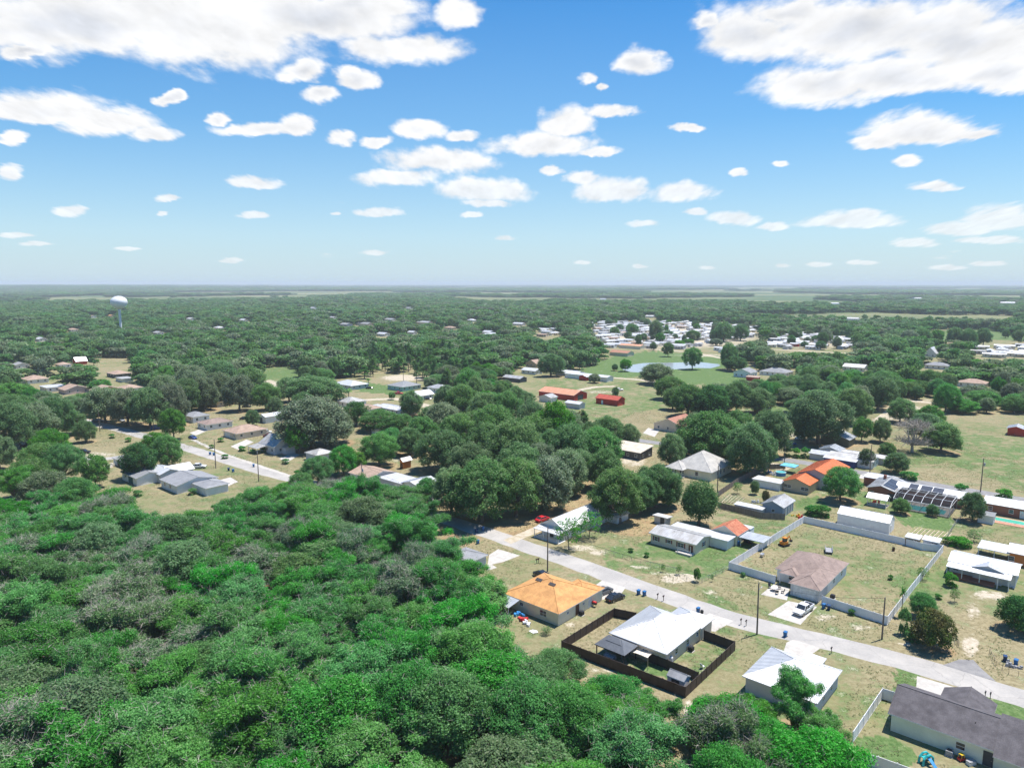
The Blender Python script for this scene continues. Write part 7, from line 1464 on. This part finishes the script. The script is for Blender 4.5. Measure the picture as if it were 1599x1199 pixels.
for i in range(len(pts)):
    x, y = pts[i]; px = float(u_[i]); side = 'left of the grove lane' if px < 400 else ('between the grove and the pasture' if px < 800 else ('between the pond and the right hand woods' if px < 1250 else 'in the right hand woods'))
    if pz[i] and nrng.random() < .75:
        if npine < 110: tree('pine', x, y, wd[i]*.62, ht[i]*1.15, 'slender young pine in the light green stand behind the village', group='young pines behind the village', rng=trng, litter=.4); npine += 1; left[i] = False
    elif used < 260:
        kind = trng.choices(('oak','moss','dark','lime','bright'), (5,2.4,1.4,1.8,2))[0]; nm = {'oak':'plain green','moss':'grey mossy','dark':'dark leafed','lime':'light green','bright':'bright green'}[kind]
        tree(kind, x, y, wd[i], ht[i], '%s tree of the woodland %s' % (nm, side), group='%s woodland trees %s' % (nm, side), name='woodland_tree', cat='woodland tree', rng=trng, litter=.9); used += 1; left[i] = False
    elif npine >= 110 and used >= 260: break
    if np.hypot(x, y) > 900: break
A = [(pts[left], ht[left], wd[left])]
for r0, r1, cell in ((1300, 2300, 16.0), (2300, 4200, 27.0)):
    p = scatter(r0, r1, cell); h_ = 8+10*nrng.random(len(p))**1.6; w_ = (.8+1.1*nrng.random(len(p))**1.5)*cell
    rr = np.hypot(p[:, 0], p[:, 1]); f = fbm(p[:, 0]/520, p[:, 1]/900, 5); k = (f > np.interp(rr, (1300, 2300, 4200), (.30, .41, .47))) & allowed(p, h_, w_); A.append((p[k], h_[k], w_[k]))
for r0, r1, cell in ((4200, 8500, 60.0), (8500, 17000, 130.0)):
    p = scatter(r0, r1, cell); h_ = nrng.uniform(10, 17, len(p)); w_ = nrng.uniform(1.1, 1.9, len(p))*cell
    f = fbm(p[:, 0]/1500, p[:, 1]/1100, 9); k = f > .50; A.append((p[k], h_[k], w_[k]))
FP = np.concatenate([a[0] for a in A]); FH = np.concatenate([a[1] for a in A]); FW = np.concatenate([a[2] for a in A])
# three simple tree shapes for the distance, each also standing there as a tree of its own
def far_crown(seed, R, zb, H, n, s, lm, nl=9, big=.48, stem=True):
    rng = np.random.default_rng(seed); lobes = crown_lobes(rng, R, zb, H, nl, big)
    gr = [(leaf_arrays(rng, lobes, n, s, spread=.25, aspect=.7), lm)]
    if stem:
        t = []
        for a in (0, 1.57): c_, s2 = .28*math.cos(a), .28*math.sin(a); t += [(-c_,-s2,-.2),(c_,s2,-.2),(c_*.7,s2*.7,zb+2),(-c_*.7,-s2*.7,zb+2)]
        gr.append((np.array(t, float), BARK))
    return np_mesh('crown', gr)
FARM = [far_crown(200, 5, 1.6, 10, 1100, 1.05, L_FAR), far_crown(201, 5, 1.4, 10, 1100, 1.05, L_FAR, 11), far_crown(202, 5, 1.5, 10, 1000, 1.05, L_OAK, 8), far_crown(203, 5, 1.2, 10, 1000, 1.1, L_MOSS, 9), far_crown(204, 5, 1.6, 10, 1000, 1.05, L_PINE, 12, .34)]
for i, m_ in enumerate(FARM):
    o = ob('distant_tree', m_, None, (float(FP[i, 0]), float(FP[i, 1]), 0)); o.scale = (float(FW[i])/10, float(FW[i])/10, float(FH[i])/10)
    tag(o, ('plain','lobed','dull green','greyish','light green')[i]+' tree at the near edge of the distant woodland', 'tree', 'trees at the near edge of the distant woodland')
FP, FH, FW = FP[5:], FH[5:], FW[5:]
rr = np.hypot(FP[:, 0], FP[:, 1]); z = terrain(FP[:, 0], FP[:, 1])
idx = nrng.choice(5, len(FP), p=[.3,.25,.25,.1,.1]); pn = (rr > 1000) & (fbm(FP[:, 0]/900, FP[:, 1]/500, 21) > .50) & (nrng.random(len(FP)) < .8); idx[pn] = 4
me = bpy.data.meshes.new('distant_woodland'); me.vertices.add(len(FP)); me.vertices.foreach_set('co', np.stack([FP[:, 0], FP[:, 1], z], 1).astype(np.float32).ravel())
for nm, ty, a in (('size', 'FLOAT_VECTOR', np.stack([FW/10, FW/10, FH/10], 1)), ('spin', 'FLOAT_VECTOR', np.stack([0*rr, 0*rr, nrng.uniform(0, 6.28, len(rr))], 1))):
    at = me.attributes.new(nm, ty, 'POINT'); at.data.foreach_set('vector', a.astype(np.float32).ravel())
at = me.attributes.new('shape', 'INT', 'POINT'); at.data.foreach_set('value', idx.astype(np.int32))
fo = ob('distant_woodland', me); tag(fo, 'endless distant woodland of oaks and pines reaching to the horizon', 'woodland', kind='stuff')
ng = bpy.data.node_groups.new('plant_woodland', 'GeometryNodeTree'); ng.interface.new_socket('Geometry', in_out='INPUT', socket_type='NodeSocketGeometry'); ng.interface.new_socket('Geometry', in_out='OUTPUT', socket_type='NodeSocketGeometry')
G = ng.nodes; gi, go = G.new('NodeGroupInput'), G.new('NodeGroupOutput'); jn = G.new('GeometryNodeJoinGeometry'); iop = G.new('GeometryNodeInstanceOnPoints')
far_obs = [o for o in COL.objects if o.name.startswith('distant_tree')]
for o in far_obs:
    q = G.new('GeometryNodeObjectInfo'); q.inputs['Object'].default_value = o; q.inputs['As Instance'].default_value = True; ng.links.new(q.outputs['Geometry'], jn.inputs[0])
def named(nm, ty):
    q = G.new('GeometryNodeInputNamedAttribute'); q.data_type = ty; q.inputs['Name'].default_value = nm; return [s for s in q.outputs if s.enabled and s.name == 'Attribute'][0]
e2r = G.new('FunctionNodeEulerToRotation'); ng.links.new(named('spin', 'FLOAT_VECTOR'), e2r.inputs[0])
ng.links.new(gi.outputs[0], iop.inputs['Points']); ng.links.new(jn.outputs[0], iop.inputs['Instance']); iop.inputs['Pick Instance'].default_value = True
ng.links.new(named('shape', 'INT'), iop.inputs['Instance Index']); ng.links.new(e2r.outputs[0], iop.inputs['Rotation']); ng.links.new(named('size', 'FLOAT_VECTOR'), iop.inputs['Scale']); ng.links.new(iop.outputs[0], go.inputs[0])
md = fo.modifiers.new('plant', 'NODES'); md.node_group = ng
# rough grass tufts and weeds on the near lots: far too many to count
L_TUFT = leaf_mat('grass_blades', (0.110, 0.180, 0.058), (0.260, 0.250, 0.130), (0.34, 0.30, 0.18), trans=.3, tips=.8)
tp = np.stack([nrng.uniform(-190, 190, 300000), nrng.uniform(85, 360, 300000)], 1)
f = fbm(tp[:, 0]/7, tp[:, 1]/7, 31); k = (f > .47) & (np.abs(tp[:, 0]) < .75*tp[:, 1]); u_, v_ = project(tp[:, 0], tp[:, 1], 0*f)
def near_line(pts, pl, wd):
    d_ = np.full(len(pts), 1e9); q = [P(*a) for a in pl]
    for a, b in zip(q, q[1:]):
        e = np.array([b.x-a.x, b.y-a.y]); t = np.clip(((pts-[a.x, a.y])@e)/(e@e), 0, 1); d_ = np.minimum(d_, np.linalg.norm(pts-[a.x, a.y]-t[:, None]*e, axis=1))
    return d_ < wd
k &= ~near_line(tp, [(1700,1126),(1590,1087),(1400,1029),(1140,966),(900,880),(735,823),(600,782),(420,739),(300,702)], 4.0) & ~near_line(tp, [(1750,808),(1599,780),(1400,747),(1230,718),(1000,688)], 3.8)
for r_, L_, W_, h_, bx_ in HS.values():
    ca, sa = math.cos(r_.rotation_euler.z), math.sin(r_.rotation_euler.z); ddx, ddy = tp[:, 0]-r_.location.x, tp[:, 1]-r_.location.y
    lx, ly = ddx*ca+ddy*sa, -ddx*sa+ddy*ca; k &= ~((np.abs(lx) < L_/2+1.5) & (ly > -3.2) & (ly < W_+3))
for nm_ in [o for o in COL.objects if o.name.split('.')[0] in ('driveway', 'patio', 'gravel_apron')]:
    q = [nm_.data.vertices[i].co for i in nm_.data.polygons[0].vertices]; k &= ~seg_poly(tp[:, 0], tp[:, 1], [(a.x, a.y) for a in q])
tp = tp[k]; n_ = len(tp); nb = 5
hgt = nrng.uniform(.05, .20, n_); c_ = np.repeat(np.concatenate([tp, np.zeros((n_, 1))], 1), nb, 0); a_ = nrng.uniform(0, 6.28, n_*nb); hh_ = np.repeat(hgt, nb)*nrng.uniform(.6, 1.3, n_*nb)
d_ = np.stack([np.cos(a_), np.sin(a_), 0*a_], 1); sd = np.stack([-np.sin(a_), np.cos(a_), 0*a_], 1); ln_ = (hh_*nrng.uniform(.7, 1.6, n_*nb))[:, None]; c_ = c_+d_*ln_*.15
quad = np.stack([c_-sd*.03, c_+d_*ln_*.55-sd*.10*hh_[:, None]*3+np.array([0, 0, 1])*hh_[:, None]*.75, c_+d_*ln_+np.array([0, 0, 1])*hh_[:, None]*.6, c_+d_*ln_*.55+sd*.10*hh_[:, None]*3+np.array([0, 0, 1])*hh_[:, None]*.75], 1).reshape(-1, 3)
tag(ob('grass_tufts', np_mesh('grass_tufts', [(quad, L_TUFT)])), 'rough grass tufts and weeds scattered over the dry lots', 'grass', kind='stuff')
# ground last: it needs to know where the trees drop their litter
build_ground()
# ------------------------------------------------------------------ haze
hm = bpy.data.materials.new('haze_air'); hm.use_nodes = True; g = N(hm.node_tree)
vol = g.n('ShaderNodeVolumePrincipled', {'Color': (0.86, 0.94, 0.98, 1), 'Density': HAZE_D, 'Anisotropy': 0.0})
g.n('ShaderNodeOutputMaterial', {'Volume': vol.outputs[0]})
tag(MB().box(-32000, 32000, -32000, 32000, -1.0, 92.0).build('haze', hm), kind='stuff')
print('TREES', TREE_N, 'far', len(FP), 'objects', len(bpy.data.objects))
